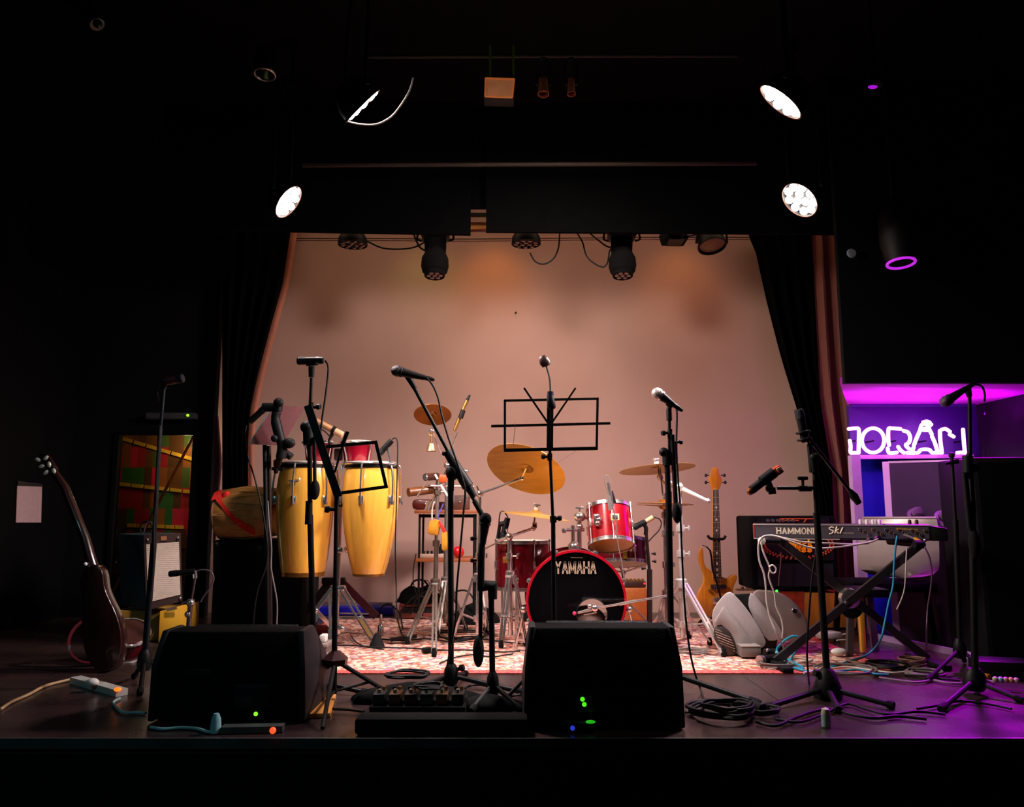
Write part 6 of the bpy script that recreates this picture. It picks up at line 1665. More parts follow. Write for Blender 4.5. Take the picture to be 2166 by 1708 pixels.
part('left_half', mb, M('shaded_yellow_wood', (150, 112, 40), .6, 0, .2, 5), t)  # same yellow wood, darkened by colour for its shaded side
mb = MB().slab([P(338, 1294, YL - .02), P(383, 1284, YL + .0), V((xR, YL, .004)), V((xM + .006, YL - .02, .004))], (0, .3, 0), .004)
part('right_half', mb, M('lit_yellow_wood', (232, 176, 50), .55, 0, .12, 6), t)  # lit face of the same wood, brightened by colour
part('tape', MB().bar(P(352, 1291, YL - .026), P(374, 1286, YL - .02), .02, .004), M('grey_tape', (110, 96, 80), .6), t)
cable('dark coil of lead resting on top of the guitar amplifier', PL([(304, 1128), (309, 1110), (317, 1104), (324, 1112), (320, 1126), (306, 1128)], YL + .05), .004, M('dim_purple_cable', (90, 70, 84), .4))
# notice on the left wall
xw = -3.61
def WL(px_, py_2):
    d = ray(px_, py_2); return CAM + d * (xw / d.x)
t = thing('paper_notice', 'white paper notice hanging from a clip on the dark left wall', 'notice', WL(62, 1106))
nq = [WL(33, 1106), WL(86, 1106), WL(88, 1028), WL(36, 1028)]
part('sheet', MB().slab(nq, (.004, 0, 0)), M('faint_glow_paper', (170, 140, 140), .8, 0, .06, 30, emit=(110, 72, 72), strength=.22), t)  # faint emission stands in for light on the paper
part('clip_bar', MB().slab([WL(36, 1028), WL(88, 1030), WL(88, 1024), WL(36, 1018)], (.008, 0, 0)), M('dim_clip', (60, 52, 52), .4, .5), t)
t = thing('exit_box', 'dim grey box with a green light above the left window', 'box', P(365, 886, 6.35))
part('case', MB().box(P(364, 881, 6.37), (.40, .08, .05), None, .006), M('faint_glow_grey', (46, 44, 44), .6, 0, .2, 30, emit=(30, 28, 28), strength=.2), t)  # slight glow put into the case so it shows in the dark
part('status_light', MB().ball(P(397, 879, 6.32), .011), emitter('lime_led', (150, 255, 40), 1.6), t, 'green light')
# acoustic bass on the left, seen from behind
YU = 4.25
t = thing('upright_guitar', 'dark red brown guitar leaning at the far left, seen from behind with pale tuning pegs', 'guitar', G(230, 1425))
gb = closed_smooth([(176, 1208), (190, 1196), (206, 1196), (216, 1208), (219, 1226), (222, 1246), (232, 1270), (246, 1300), (255, 1332), (257, 1364), (250, 1398), (232, 1418), (208, 1420), (190, 1404), (178, 1376), (172, 1344), (172, 1312), (174, 1284), (172, 1258), (168, 1232)], 2)
part('body', MB().prism([V((p.x, p.y, p.z)) for p in PL(gb, YU)], [P(x + 14, y, YU + .13) for x, y in gb], .014, 3), MAHO, t)
part('neck', MB().tube([P(196, 1200, YU + .05), P(180, 1140, YU + .05), P(136, 1030, YU + .09), P(112, 996, YU + .1)], [.030, .026, .023, .022], 12), MAHO, t)
part('neck_edge', MB().tube([P(204, 1196, YU + .06), P(140, 1028, YU + .1)], .008, 8), M('red_brown_end', (150, 56, 58)), t)
part('headstock', MB().slab([P(104, 1000, YU + .1), P(122, 994, YU + .1), P(102, 962, YU + .12), P(84, 958, YU + .12), P(82, 966, YU + .12)], (0, .02, 0), .004), MAHO, t)
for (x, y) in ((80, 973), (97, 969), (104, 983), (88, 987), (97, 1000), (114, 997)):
    part('tuning_peg', MB().ball(P(x, y, YU + .08), .015, (.7, .5, 1.1), Matrix.Rotation(x * .3, 3, 'Y')), M('glowing_pearl_peg', (206, 206, 190), .3, .3, .1, 10, emit=(70, 76, 66), strength=.2), t)  # pegs glow faintly in place of light catching them
part('heel_cap', MB().ball(P(181, 1194, YU + .01), .010), WHITE, t)
t = thing('red_tom', 'small dark red drum with a chrome hoop lying behind the leaning guitar', 'drum', G(285, 1405))
c = P(272, 1368, 4.55); ax = V((.32, -.45, .78))
c.z = max(c.z, .165)
part('shell', MB().lathe([(.100, -.13), (.103, -.12), (.103, .0), (.100, .01)], c, ax, 36), REDD, t)
part('hoop', MB().ring(c, ax, .107, .009, 40, 8), CHR, t)
part('hoop', MB().ring(c - ax.normalized() * .125, ax, .107, .008, 40, 8), CHR, t)
part('skin', MB().disc(c + ax.normalized() * .004, ax, .099, .004, 36), M('amber_skin', (66, 28, 22), .5, 0, .2, 10), t)
part('lug', MB().box(c + V((-.02, -.097, -.05)), (.02, .02, .04), None, .004), CHR, t)
t = thing('tambourine', 'red tambourine with pale metal jingles leaning against the dark guitar', 'tambourine', G(175, 1415))
c = P(196, 1376, 4.47); c.z = max(c.z, .135)
part('frame', MB().lathe([(.115, -.022), (.125, -.022), (.125, .022), (.115, .022), (.115, -.022)], c, (.35, -.9, .25), 36), M('crimson_frame', (120, 10, 36), .35, 0, .2, 10, coat=.4), t)
for an in (20, 110, 200, 290):
    a_, x_, y_ = frame((.35, -.9, .25))
    part('jingle', MB().disc(c + (x_ * math.cos(math.radians(an)) + y_ * math.sin(math.radians(an))) * .12 + a_ * .005, x_, .022, .006, 16), M('teal_glint_steel', (130, 180, 180), .3, .7, .1, 10), t)  # teal glints painted as the jingle colour
# power strip with an orange switch
t = thing('power_strip', 'white power strip with a glowing orange switch on the stage floor at the left', 'power strip', G(215, 1468))
a_, c_ = G(160, 1438, .016), G(258, 1466, .016)
part('case', MB().bar(a_, c_, .055, .03, (0, 0, 1)), M('dim_white_plastic', (190, 188, 180), .5, 0, .05, 20), t)
part('switch', MB().ball(G(249, 1459, .034), .014, (1.2, 1, .7)), emitter('orange_switch', (255, 96, 20), 2.2), t, 'glowing orange switch')
part('plug', MB().ball(G(196, 1444, .045), .024, (1.2, 1, .8)), WHITE, t)
cable('pale cable running along the floor to the left edge of the stage', [G(0, 1502, .008), G(24, 1486, .008), G(60, 1470, .008), G(95, 1452, .008), G(132, 1442, .008), G(158, 1436, .012)], .007, M('dim_tan_cable', (186, 150, 110), .5))
cable('pale cable curling from the power strip towards the left floor monitor', [G(254, 1478, .008), G(240, 1486, .008), G(246, 1496, .008), G(262, 1508, .008), G(285, 1508, .008), G(308, 1509, .008)], .006, M('teal_lit_white_cable', (150, 196, 200), .5))  # white cable, teal light mixed into the jacket colour
cable('teal lit white cable along the front of the left floor monitor', [G(318, 1539, .008), G(345, 1543, .008), G(380, 1540, .008), G(415, 1542, .008), G(440, 1549, .008), G(456, 1548, .008)], .006, M('teal_lit_white_cable', (150, 196, 200)))
t = thing('floor_socket', 'small dim socket box with a red light below the left floor monitor', 'socket box', G(540, 1548))
part('case', MB().bar(G(470, 1543, .014), G(600, 1540, .014), .05, .024, (0, 0, 1)), M('dim_socket', (60, 66, 64), .6, 0, .2, 20), t)
part('red_light', MB().ball(G(577, 1546, .036), .012), emitter('red_light', (255, 60, 24), 2.5), t, 'glowing red light')
part('plug', MB().lathe([(0, 0), (.022, 0), (.018, .05), (.01, .07), (0, .07)], G(456, 1550, .004), (0, 0, 1), 14), M('pale_teal_plug', (140, 190, 196), .5), t)
# ================================================================== floor monitors
def wedge(label, xa, xb, ybase, top_px, led, ledc, side):
    fl, frr = G(xa, ybase), G(xb, ybase)
    y0 = (fl.y + frr.y) / 2
    W = frr.x - fl.x; xc = (fl.x + frr.x) / 2
    zt = P((xa + xb) / 2, top_px + 14, y0).z
    t = thing('floor_monitor', label, 'loudspeaker', (xc, y0 + .25, 0), 'black wedge floor monitors')
    prof = [(0, .012), (.0, zt * .62), (.035, zt), (.19, zt), (.52, .10), (.50, .012)]
    ins = [0, .004, .026, .026, 0, 0]
    part('cabinet', MB().prism([V((xc - W / 2 + .012 + k, y0 + a, b)) for (a, b), k in zip(prof, ins)], [V((xc + W / 2 - .012 - k, y0 + a, b)) for (a, b), k in zip(prof, ins)], .012, 2), BLKC, t)
    for s in (-1, 1):
        pr2 = [(-.004, .006), (-.008, zt * .62), (.03, zt + .005), (.195, zt + .005), (.53, .10), (.51, .006)]
        x0 = xc + s * (W / 2 - .024)
        part('side_cheek', MB().prism([V((x0 - s * ins[i], y0 + a, b)) for i, (a, b) in enumerate(pr2)], [V((x0 + s * (.026 - ins[i]), y0 + a, b)) for i, (a, b) in enumerate(pr2)], .008, 2), M('side_black', (22, 18, 24), .6, 0, .2, 60, spec=.3), t)
    part('grille', MB().slab([V((xc - W / 2 + .10, y0 + .205, zt - .004)), V((xc + W / 2 - .10, y0 + .205, zt - .004)), V((xc + W / 2 - .05, y0 + .505, .115)), V((xc - W / 2 + .05, y0 + .505, .115))], (0, .006, .007)), GRILLD, t)
    part('socket_panel', MB().box((xc + .02 + side, y0 - .001, zt * .3), (.15, .008, .09), None, .002), M('panel_dark', (16, 16, 20), .4, .2), t)
    part('carry_handle', MB().box((xc - .12, y0 - .004, zt * .55), (.11, .01, .035), None, .004), BLKP, t)
    for (lx, ly) in led:
        part('status_light', MB().ball(P(lx, ly, y0 - .010), .0085, (1, .6, 1)), ledc, t, 'small green light')
    return t
GL = emitter('green_status', (120, 255, 30), 1.8)
wedge('black wedge floor monitor at the left front of the stage', 312, 645, 1531, 1325, [(541, 1511)], GL, .08)
wedge('black wedge floor monitor in the centre front, hiding the lower bass drum', 1108, 1449, 1545, 1317, [(1232, 1480), (1236, 1491)], emitter('green_status_two', (70, 255, 20), 1.6), -.06)
mb = MB(); c = G(1222, 1552); quadbox(mb, c.x - .06, c.x + .06, c.y, c.y + .06, .004, .04, .008)
t = thing('pedal', 'little dark pedal with a green glint in front of the centre floor monitor', 'pedal', c)
part('case', mb, M('dark_teal_pedal', (26, 46, 52), .4, .3, .2, 10), t)
part('green_lamp', MB().ball(c + V((.05, -.0, .042)), .012, (1.6, 1, .5)), emitter('dim_green', (40, 190, 30), .8), t)
part('blue_lamp', MB().ball(c + V((-.02, -.004, .02)), .009), emitter('dim_blue', (40, 70, 230), .7), t)
# pedal board and bag, front centre
c0, c1 = G(782, 1512), G(985, 1512)
t = thing('pedal_board', 'low black pedal board between the floor monitors, with small metal switches', 'pedal board', ((c0.x + c1.x) / 2, c0.y + .12, 0))
mb = MB(); quadbox(mb, c0.x, c1.x, c0.y - .02, c0.y + .24, .004, .035, .005); part('tray', mb, BLKM, t)
PC = [(20, 32, 34), (70, 44, 18), (40, 18, 14), (18, 36, 36), (66, 46, 18), (16, 12, 12)]
for i in range(6):
    x = c0.x + .035 + i * (c1.x - c0.x - .07) / 5
    mb = MB(); quadbox(mb, x - .026, x + .026, c0.y + .0, c0.y + .1, .037, .082, .006)
    p = part('pedal', mb, M('pedal_paint_%s' % 'abcdef'[i], PC[i], .4, .3, .2, 10), t)
    part('foot_switch', MB().lathe([(0, 0), (.009, 0), (.008, .014), (0, .016)], V((x, c0.y + .025, .083)), (0, 0, 1), 12), STEEL, p)
    part('knob', MB().lathe([(0, 0), (.008, 0), (.007, .014), (0, .014)], V((x - .012, c0.y + .08, .083)), (0, 0, 1), 12), BLKP, p)
    part('knob', MB().lathe([(0, 0), (.008, 0), (.007, .014), (0, .014)], V((x + .012, c0.y + .08, .083)), (0, 0, 1), 12), BRASS, p)
def lump(c, rx, ry, h, seed, n=30, m=9):
    random.seed(seed); ph = [random.random() * 6 for _ in range(4)]
    rows = []
    for i in range(m + 1):
        s = i / m
        rows.append([V((c.x + rx * (1 - s ** 2.2) * (1 + .10 * math.sin(3 * a + ph[0]) + .06 * math.sin(7 * a + ph[1])) * math.cos(a), c.y + ry * (1 - s ** 2.2) * (1 + .1 * math.sin(2 * a + ph[2])) * math.sin(a), .004 + h * s * (1 + .12 * math.sin(2 * a + ph[3]) * (1 - s)))) for a in [2 * PI * j / n for j in range(n + 1)]])
    return MB().grid(rows)
single('gig_bag', 'flat black gig bag on the stage floor behind the pedal board', 'bag', lump(G(870, 1486), .29, .075, .085, 4), BLKM)
single('gig_bag', 'flat black soft bag lying right of the pedal board, before the boom stand', 'bag', lump(G(1030, 1500), .17, .06, .06, 9), BLKM)
c = G(935, 1553)
single('effects_case', 'long low black case at the stage edge between the floor monitors', 'case', MB().box(c + V((0, .015, .035)), (.66, .11, .06), None, .012), BLKM)
c = G(665, 1500)
single('tan_board', 'tan coloured flat board on the floor right of the left floor monitor', 'board', MB().box(c + V((0, 0, .012)), (.16, .34, .018), Matrix.Rotation(.15, 3, 'Z'), .002), M('tan_floor_board', (196, 130, 56), .5, 0, .2, 6))
c = G(1748, 1540)
t = thing('capsule', 'small pale capsule standing upright on the front edge of the stage, right', 'capsule', c)
part('base', MB().lathe([(0, .0), (.017, .002), (.018, .012), (.018, .045), (0, .045)], c + V((0, .0, .003)), (0, 0, 1), 20), M('pale_green_plastic', (150, 196, 176), .4, 0, .05, 10), t)
part('cap', MB().lathe([(.017, .046), (.018, .05), (.014, .068), (0, .075)], c + V((0, .0, .003)), (0, 0, 1), 20), M('pale_cream_plastic', (206, 210, 170), .4, 0, .05, 10), t)
# small flat dark wedge by the right foot of the centre monitor, tin tray at far right
c = G(2120, 1440)
t = thing('multicore_box', 'dark cable box with a row of pale sockets on the floor at the far right', 'box', c)
part('case', MB().box(c + V((.03, .05, .05)), (.26, .16, .09), Matrix.Rotation(-.2, 3, 'Z'), .012), BLKP, t)
for i in range(5):
    part('socket', MB().ball(G(2100 + i * 11, 1436 + i * .6, .05) + V((0, -.02, 0)), .014), M('socket_%s' % 'abcde'[i], [(160, 170, 120), (120, 180, 170), (180, 150, 130), (200, 160, 90), (190, 170, 160)][i], .4, .2), t)
single('yellow_plug', 'small yellow plug on the floor beside the far right stand', 'plug', MB().tube([G(2083, 1433, .02), G(2092, 1431, .02)], .016, 10), M('yellow_sleeve', (236, 160, 30)))
# ================================================================== loose cables on the floor
def coil(cx, cy, rx, n, label, mat, r=.0055, seed=1, z=.012, sy=.9):
    random.seed(seed)
    c = G(cx, cy); R = rx * mpp(c.y)
    pts = []
    for i in range(n * 10 + 1):
        a = 2 * PI * i / 10
        rr = R * (.82 + .3 * random.random())
        pts.append(c + V((rr * math.cos(a), rr * sy * math.sin(a), z + .006 * (i // 10) + .006 * random.random())))
    cable(label, pts, r, mat, None, k=4)
coil(1525, 1514, 62, 4, 'big coil of black cable on the floor right of the centre floor monitor', CABK, .0065, 2)
coil(1610, 1512, 34, 3, 'smaller coil of black cable on the floor nearer the right boom stand', CABK, .0065, 3)
coil(1955, 1432, 36, 3, 'grey coil of cable at the right corner of the rug', CABG, .0058, 4)
coil(1690, 1408, 26, 2, 'small pale coil of cable lying inside the teal coil', CABW, .005, 5, .02)
coil(860, 1472, 42, 2, 'loops of black cable standing behind the pedal board', CABK, .006, 6, .09)
coil(1785, 1424, 60, 2, 'flat loop of grey cable at the front edge of the rug below the keyboard', CABG, .0055, 7, .016)
coil(1465, 1388, 30, 3, 'thin grey coil of cable on the rug beside the white boom stand', CABG, .0045, 8, .018)
coil(975, 1352, 55, 3, 'tangle of thin dark cable on the rug below the percussion shelf', CABK, .005, 11, .018)
coil(885, 1272, 22, 2, 'loop of dark cable piled on the soft bag under the shelf', CABK, .006, 12, .05)
def run(label, pts, r, mat, z=.012):
    cable(label, [G(a, b, z) for a, b in pts], r, mat)
run('black cable lying straight across the front of the rug', [(690, 1367), (740, 1366), (800, 1370), (870, 1372), (930, 1376), (1000, 1376), (1060, 1380), (1100, 1378)], .005, CABK, .018)
run('black cable winding across the rug from the percussion stands towards the bass drum', [(800, 1352), (850, 1356), (900, 1352), (960, 1358), (1010, 1352), (1060, 1358), (1100, 1362)], .005, CABK, .018)
run('thin black cable curving over the rug left of the conga foot', [(742, 1345), (752, 1358), (770, 1368), (790, 1372), (812, 1374)], .004, CABK, .018)
run('black cable snaking across the boards between the right stands', [(1600, 1528), (1640, 1536), (1680, 1520), (1720, 1506), (1760, 1500), (1800, 1512), (1850, 1520), (1900, 1516), (1960, 1522)], .007, CABK)
run('second black cable crossing the boards in front of the right boom stand', [(1640, 1522), (1690, 1528), (1740, 1512), (1790, 1490), (1830, 1500), (1880, 1512), (1940, 1506), (2000, 1512)], .006, CABK)
run('pale grey cable trailing from the right corner of the rug over the boards', [(1860, 1434), (1900, 1440), (1940, 1444), (1970, 1438), (1975, 1424), (1955, 1414), (1930, 1422)], .0055, CABG)
run('teal edged cable along the front border of the rug below the keyboard', [(1740, 1424), (1780, 1420), (1820, 1418), (1850, 1426), (1880, 1428)], .0055, CABT, .02)
run('grey cable running over the boards at the far right towards the dark cable box', [(1975, 1440), (2010, 1446), (2050, 1446), (2080, 1440), (2105, 1444)], .0055, CABG)
run('black cable meandering in front of the far right stand', [(1940, 1500), (1990, 1492), (2030, 1484), (2090, 1490), (2140, 1500)], .006, CABK)
run('black cable looping around the foot of the tall conga microphone stand', [(650, 1470), (668, 1492), (700, 1500), (735, 1502), (770, 1506)], .006, CABK)
run('thin black cable between the boom stand and the folded stand', [(975, 1460), (1000, 1450), (1030, 1452), (1050, 1464), (1056, 1482)], .006, CABK)
cable('dark cable hanging behind the percussion shelf in a long curve', [P(880, 1172, 5.95), P(875, 1200, 5.95), P(874, 1230, 5.95), P(880, 1255, 5.95), P(884, 1268, 5.98)], .004, CABK)
cable('dark cable drooping in bows along the wall behind the conga stand', [P(795, 1305, 6.4), P(806, 1286, 6.4), P(822, 1278, 6.4), P(836, 1288, 6.4), P(846, 1300, 6.3), G(852, 1330, .02)], .006, CABK)
t = thing('drum_pedal', 'dark flat lever pedal lying on the rug below the percussion stand', 'pedal', G(850, 1357))
part('lever', MB().bar(G(826, 1354, .03), G(882, 1346, .05), .035, .02, (0, 0, 1)), BLKP, t)
part('footplate', MB().box(G(905, 1376, .022), (.07, .05, .03), Matrix.Rotation(.4, 3, 'Z'), .008), BLKP, t)

coil(1640, 1414, 34, 3, 'grey tangle of cable on the rug beside the plug adapter', CABG, .005, 21, .016)
coil(1880, 1416, 40, 3, 'dark tangle of cable on the rug below the right end of the keyboard', CABK, .0055, 22, .014)
coil(1930, 1418, 26, 2, 'brownish coil of cable standing at the right rug corner', M('brown_cable', (120, 84, 66), .55), .005, 23, .05)
coil(1540, 1524, 48, 3, 'second big coil of black cable lying on the first one by the centre floor monitor', CABK, .0065, 24, .05)
coil(905, 1505, 30, 2, 'small loop of black cable on the floor beside the pedal board', CABK, .006, 25, .10)
run('pale cable following the front edge of the rug under the keyboard', [(1700, 1424), (1740, 1418), (1790, 1412), (1840, 1418), (1890, 1424), (1930, 1420)], .0055, CABW, .018)
run('brown cable meandering over the right corner of the rug', [(1790, 1398), (1830, 1404), (1865, 1398), (1900, 1406), (1930, 1412), (1960, 1406)], .0055, M('brown_cable', (120, 84, 66)), .016)
run('black cable trailing from the keyboard stand to the far right stand', [(1850, 1430), (1890, 1420), (1940, 1426), (1990, 1436), (2030, 1440)], .006, CABK)
run('black cable sweeping in front of the centre stage boards', [(1100, 1470), (1060, 1476), (1010, 1470), (960, 1480), (900, 1476)], .006, CABK)
run('black cable crossing the rug between the boom stand and the folded stand', [(930, 1404), (960, 1392), (1000, 1386), (1040, 1390), (1085, 1384)], .0045, CABK, .012)

single('gig_bag', 'black slumped bag on the rug behind the legs of the ride cymbal stand', 'bag', lump(G(1000, 1318, .004), .20, .12, .15, 14), BLKM)
single('gig_bag', 'small black bag at the wall below the floor tom', 'bag', lump(G(1120, 1312, .004), .16, .10, .13, 17), BLKM)
for pts, l in (([(868, 1300), (880, 1268), (905, 1250), (930, 1246), (955, 1262), (975, 1296)], 'thick black cable arching over the soft bag below the shelf'),
               ([(845, 1298), (862, 1276), (882, 1262), (905, 1266)], 'black cable rising from the left end of the low reddish amplifier'),
               ([(935, 1300), (958, 1258), (985, 1250), (1004, 1272), (1012, 1305)], 'dark cable bow hanging between the shelf legs and the black bag'),
               ([(890, 1256), (896, 1236), (902, 1228), (908, 1234), (904, 1244), (896, 1240)], 'tiny dark loop of cable sticking up beside the shelf leg')):
    cable(l, PL(pts, 6.16), .007 if 'tiny' not in l else .003, CABK)
# ================================================================== stage lights
LEDW = emitter('led_white', (255, 244, 236), 26.0)
def stage_light(center, normal, R, label, group, lit=True, hang=None, lamp=None, nl=(3, 9)):
    n = V(normal).normalized(); c = V(center)
    hang = V(hang) if hang else V((c.x, c.y + .02, CEIL - .02))
    t = thing('stage_light', label, 'stage light', c, group)
    mb = MB().lathe([(0, -.11), (R * .45, -.11), (R * .62, -.10), (R * .98, -.035), (R * 1.02, 0), (R * 1.02, .012), (R * .96, .012), (R * .94, -.004), (0, -.004)], c, n, 36)
    part('housing', mb, BLKP, t)
    part('bezel', MB().ring(c + n * .012, n, R, R * .035, 40, 8), M('warm_bezel', (96, 60, 44), 0.35, 0.6, 0.1, 8) if lit else BLK, t)
    x = n.cross(V((0, 0, 1)) if abs(n.z) < .95 else V((1, 0, 0))).normalized(); y = n.cross(x)
    k = 0
    for ri, cnt in enumerate(nl):
        rr = R * (0.28 if ri == 0 else 0.72)
        for i in range(cnt):
            a = 2 * PI * i / cnt + .3 * ri
            p = c + (x * math.cos(a) + y * math.sin(a)) * rr
            mb = MB().lathe([(0, .02), (R * .12, .018), (R * .2, .008), (R * .21, -.003)], p, n, 14)
            part('led_lens', mb, LEDW if lit else M('dark_lens', (120, 96, 84), 0.12, 0.3, 0.1, 10), t)
    # yoke
    s = x * (R + .025)
    up = hang - c; 
    mb = MB().tube(smooth_pts([c - s - n * .04, c - s * 1.02 + up * .45 - n * .04, c - s * .4 + up * .72 - n * .03, c + up * .74, c + s * .4 + up * .72 - n * .03, c + s * 1.02 + up * .45 - n * .04, c + s - n * .04], 5), 0.008, 8)
    part('yoke', mb, BLKM, t)
    for sg in (-1, 1):
        part('yoke_knob', MB().lathe([(0, .03), (.014, .03), (.014, .01), (.007, .008), (.007, -.012)], c + s * sg - n * .04, x * sg, 12), BLK, t)
    part('clamp', MB().tube([c + up * .74, hang], .011, 8).box(hang - V((0, 0, .02)), (.05, .04, .05), None, .008), BLKM, t)
    if lamp:
        tgt, energy, angle, col = lamp
        ld = bpy.data.lights.new('stage_light_beam', 'SPOT')
        ld.energy = energy; ld.spot_size = math.radians(angle); ld.spot_blend = 0.75; ld.color = col; ld.shadow_soft_size = 0.2
        lo = bpy.data.objects.new('stage_light_beam', ld)
        lo.location = c + n * .06
        lo.rotation_euler = (V(tgt) - lo.location).to_track_quat('-Z', 'Y').to_euler()
        C.objects.link(lo)
    return t
def face_normal(center, inplane_px, tilt_deg):
    """lamp face normal: leaning off the view line by tilt, towards an image direction (x right, y down)"""
    c = V(center); v = (CAM - c).normalized()
    right = V((1, 0, 0)); right = (right - v * right.dot(v)).normalized(); upv = right.cross(v) * -1
    if upv.z < 0: upv = -upv
    d = (right * inplane_px[0] - upv * inplane_px[1]).normalized()
    a = math.radians(tilt_deg)
    return v * math.cos(a) + d * math.sin(a)
WARM = (1.0, 0.82, 0.74); COOL = (1.0, 0.82, 0.80)
LG = 'lit white stage lights'
c = P(607, 425, 4.3); stage_light(c, face_normal(c, (.79, .62), 62), .105, 'lit round LED stage light at the top left corner of the beige wall', LG, True, None, ((1.1, 4.65, 0), 400, 98, (1.0, .84, .82)))
c = P(1694, 421, 4.3); stage_light(c, face_normal(c, (-.66, .75), 50), .115, 'lit round LED stage light above the right black curtain', LG, True, None, ((-.7, 4.6, 0), 560, 96, (1.0, .84, .84)))
c = P(764, 219, 3.35); stage_light(c, face_normal(c, (.66, .75), 86.5), .105, 'lit LED stage light seen edge on, upper left with a white loop of cable', LG, True, None, ((1.75, 6.6, .8), 195, 90, WARM))
c = P(1655, 211, 3.35); stage_light(c, face_normal(c, (-.58, .81), 72), .115, 'lit LED stage light tilted at the upper right, below the dark ceiling', LG, True, None, ((-1.5, 6.5, .8), 235, 90, COOL))

UG = 'unlit round stage lights under the pelmet'
def down(c, tx=0.0, ty=-.55):
    return V((tx, ty, -1))
c = P(746, 515, 5.5); stage_light(c, down(c, 0, .02), .105, 'unlit black round light under the pelmet, nearest the left curtain', UG, False, P(746, 465, 5.5))
c = P(1113, 513, 5.5); stage_light(c, down(c, 0, .02), .105, 'unlit black round light under the pelmet, right of the pelmet gap', UG, False, P(1113, 463, 5.5))

def moving_head(px, label):
    Y = 5.45
    t = thing('moving_head_light', label, 'moving light', P(px, 545, Y), 'moving heads under the pelmet')
    m = mpp(Y)
    top = P(px, 470, Y)
    part('base', MB().box(P(px, 488, Y), (60 * m, .16, 40 * m), None, .015), BLKP, t)
    for s in (-1, 1):
        part('base_handle', MB().tube(smooth_pts([P(px + s * 28, 492, Y), P(px + s * 36, 494, Y), P(px + s * 38, 506, Y), P(px + s * 28, 510, Y)], 4), .008, 8), BLK, t)
    part('yoke', MB().prism([P(px - 24, 495, Y - .05), P(px + 24, 495, Y - .05), P(px + 22, 545, Y - .05), P(px - 22, 545, Y - .05)], [P(px - 24, 495, Y + .06), P(px + 24, 495, Y + .06), P(px + 22, 545, Y + .06), P(px - 22, 545, Y + .06)], .01), BLKM, t)
    c0 = P(px, 528, Y - .02); ax = V((0, -.16, -1))
    h = 66 * m
    prof = [(0, 0), (17 * m, 0), (22 * m, h * .12), (29 * m, h * .35), (30 * m, h * .62), (27 * m, h * .8), (23 * m, h * .84), (22 * m, h * .97), (20 * m, h * .97), (20 * m, h * .93), (0, h * .93)]
    part('head', MB().lathe(prof, c0, ax, 28), BLKM, t)
    axn = ax.normalized(); x = V((1, 0, 0)); y = axn.cross(x)
    for i in range(7):
        a = 2 * PI * i / 6; r = 0 if i == 6 else 13 * m
        part('led_lens', MB().lathe([(0, .012), (4.5 * m, .009), (6 * m, 0)], c0 + axn * h * .93 + (x * math.cos(a) + y * math.sin(a)) * r, axn, 12), M('dark_lens', (120, 96, 84)), t)
    part('clamp', MB().tube([P(px, 476, Y), P(px, 440, Y)], .02, 10), BLK, t)
moving_head(921, 'black moving head light hanging just left of the pelmet gap')
moving_head(1315, 'black moving head light hanging right of the centre under the pelmet')
# square floodlight and round fresnel
Y = 5.5
t = thing('floodlight', 'small square black floodlight under the pelmet beside the fresnel', 'floodlight', P(1427, 512, Y))
q = PL([(1397, 524), (1444, 525), (1458, 503), (1410, 500)], Y); q[0].y -= .03; q[1].y -= .03; 
part('housing', MB().prism(q, [V((p.x * .99, p.y + .05, p.z + .09)) for p in q], .006), BLKM, t)
part('glass', MB().slab([P(1409, 520.5, Y - .05), P(1440, 521, Y - .05), P(1448, 506, Y - .02), P(1416, 504, Y - .02)], (0, -.004, -.004)), M('brown_glass', (60, 34, 22), 0.7, 0, 0.1, 10, spec=.1), t)
part('bracket', MB().box(P(1427, 492, Y), (.09, .06, .08), None, .006), BLK, t)
t = thing('fresnel_light', 'wide round black fresnel lantern under the right end of the pelmet', 'stage light', P(1506, 512, Y))
c = P(1506, 519, Y); ax = V((.08, -.33, -1))
part('housing', MB().lathe([(0, -.16), (.075, -.16), (.09, -.1), (.098, 0), (.105, .0), (.105, .012), (.095, .012), (.095, -.01), (0, -.01)], c, ax, 30), BLKP, t)
part('lens', MB().lathe([(0, .006), (.05, .003), (.094, -.006)], c, ax, 30), M('amber_lens', (132, 104, 56), 0.2, 0, 0.1, 10), t)
part('yoke', MB().tube([P(1473, 515, Y), P(1476, 480, Y), P(1536, 480, Y), P(1538, 515, Y)], .009, 8), BLK, t)
# floodlight and two cans high up
Y = 3.8
t = thing('floodlight', 'rectangular floodlight with brown glass high up near the ceiling', 'floodlight', P(1057, 185, Y))
o_ = PL([(1023, 208), (1087, 210), (1091, 166), (1024, 164)], Y)
part('housing', MB().prism([p + V((0, -.005, 0)) for p in o_], [V((p.x, p.y + .12, p.z + .02)) for p in o_], .006), BLKP, t)
i_ = PL([(1026, 205), (1084, 207), (1088, 168), (1027, 166)], Y - .012)
part('glass', MB().slab(i_, (0, .006, 0)), M('glowing_brown_glass', (190, 128, 88), 0.25, 0, 0.25, 12, emit=(160, 96, 62), strength=.34), t)  # brightness of the glass comes from emission in its material
mb = MB()
for a, b in zip(i_, i_[1:] + i_[:1]):
    mb.tube([a + V((0, -.004, 0)), b + V((0, -.004, 0))], .004, 6)
part('rim', mb, M('glowing_orange_rim', (210, 120, 60), 0.4, 0.3, 0.1, 10, emit=(190, 100, 44), strength=.4), t)  # rim highlight painted as a faint orange glow
mb = MB()
for x in (1037, 1086):
    mb.tube([P(x, 96, Y), P(x, 165, Y + .03)], .006, 8)
part('bracket', mb, M('green_lit_steel', (70, 96, 30), 0.4, 0.4, 0.2, 10), t)  # green light painted into the steel colour
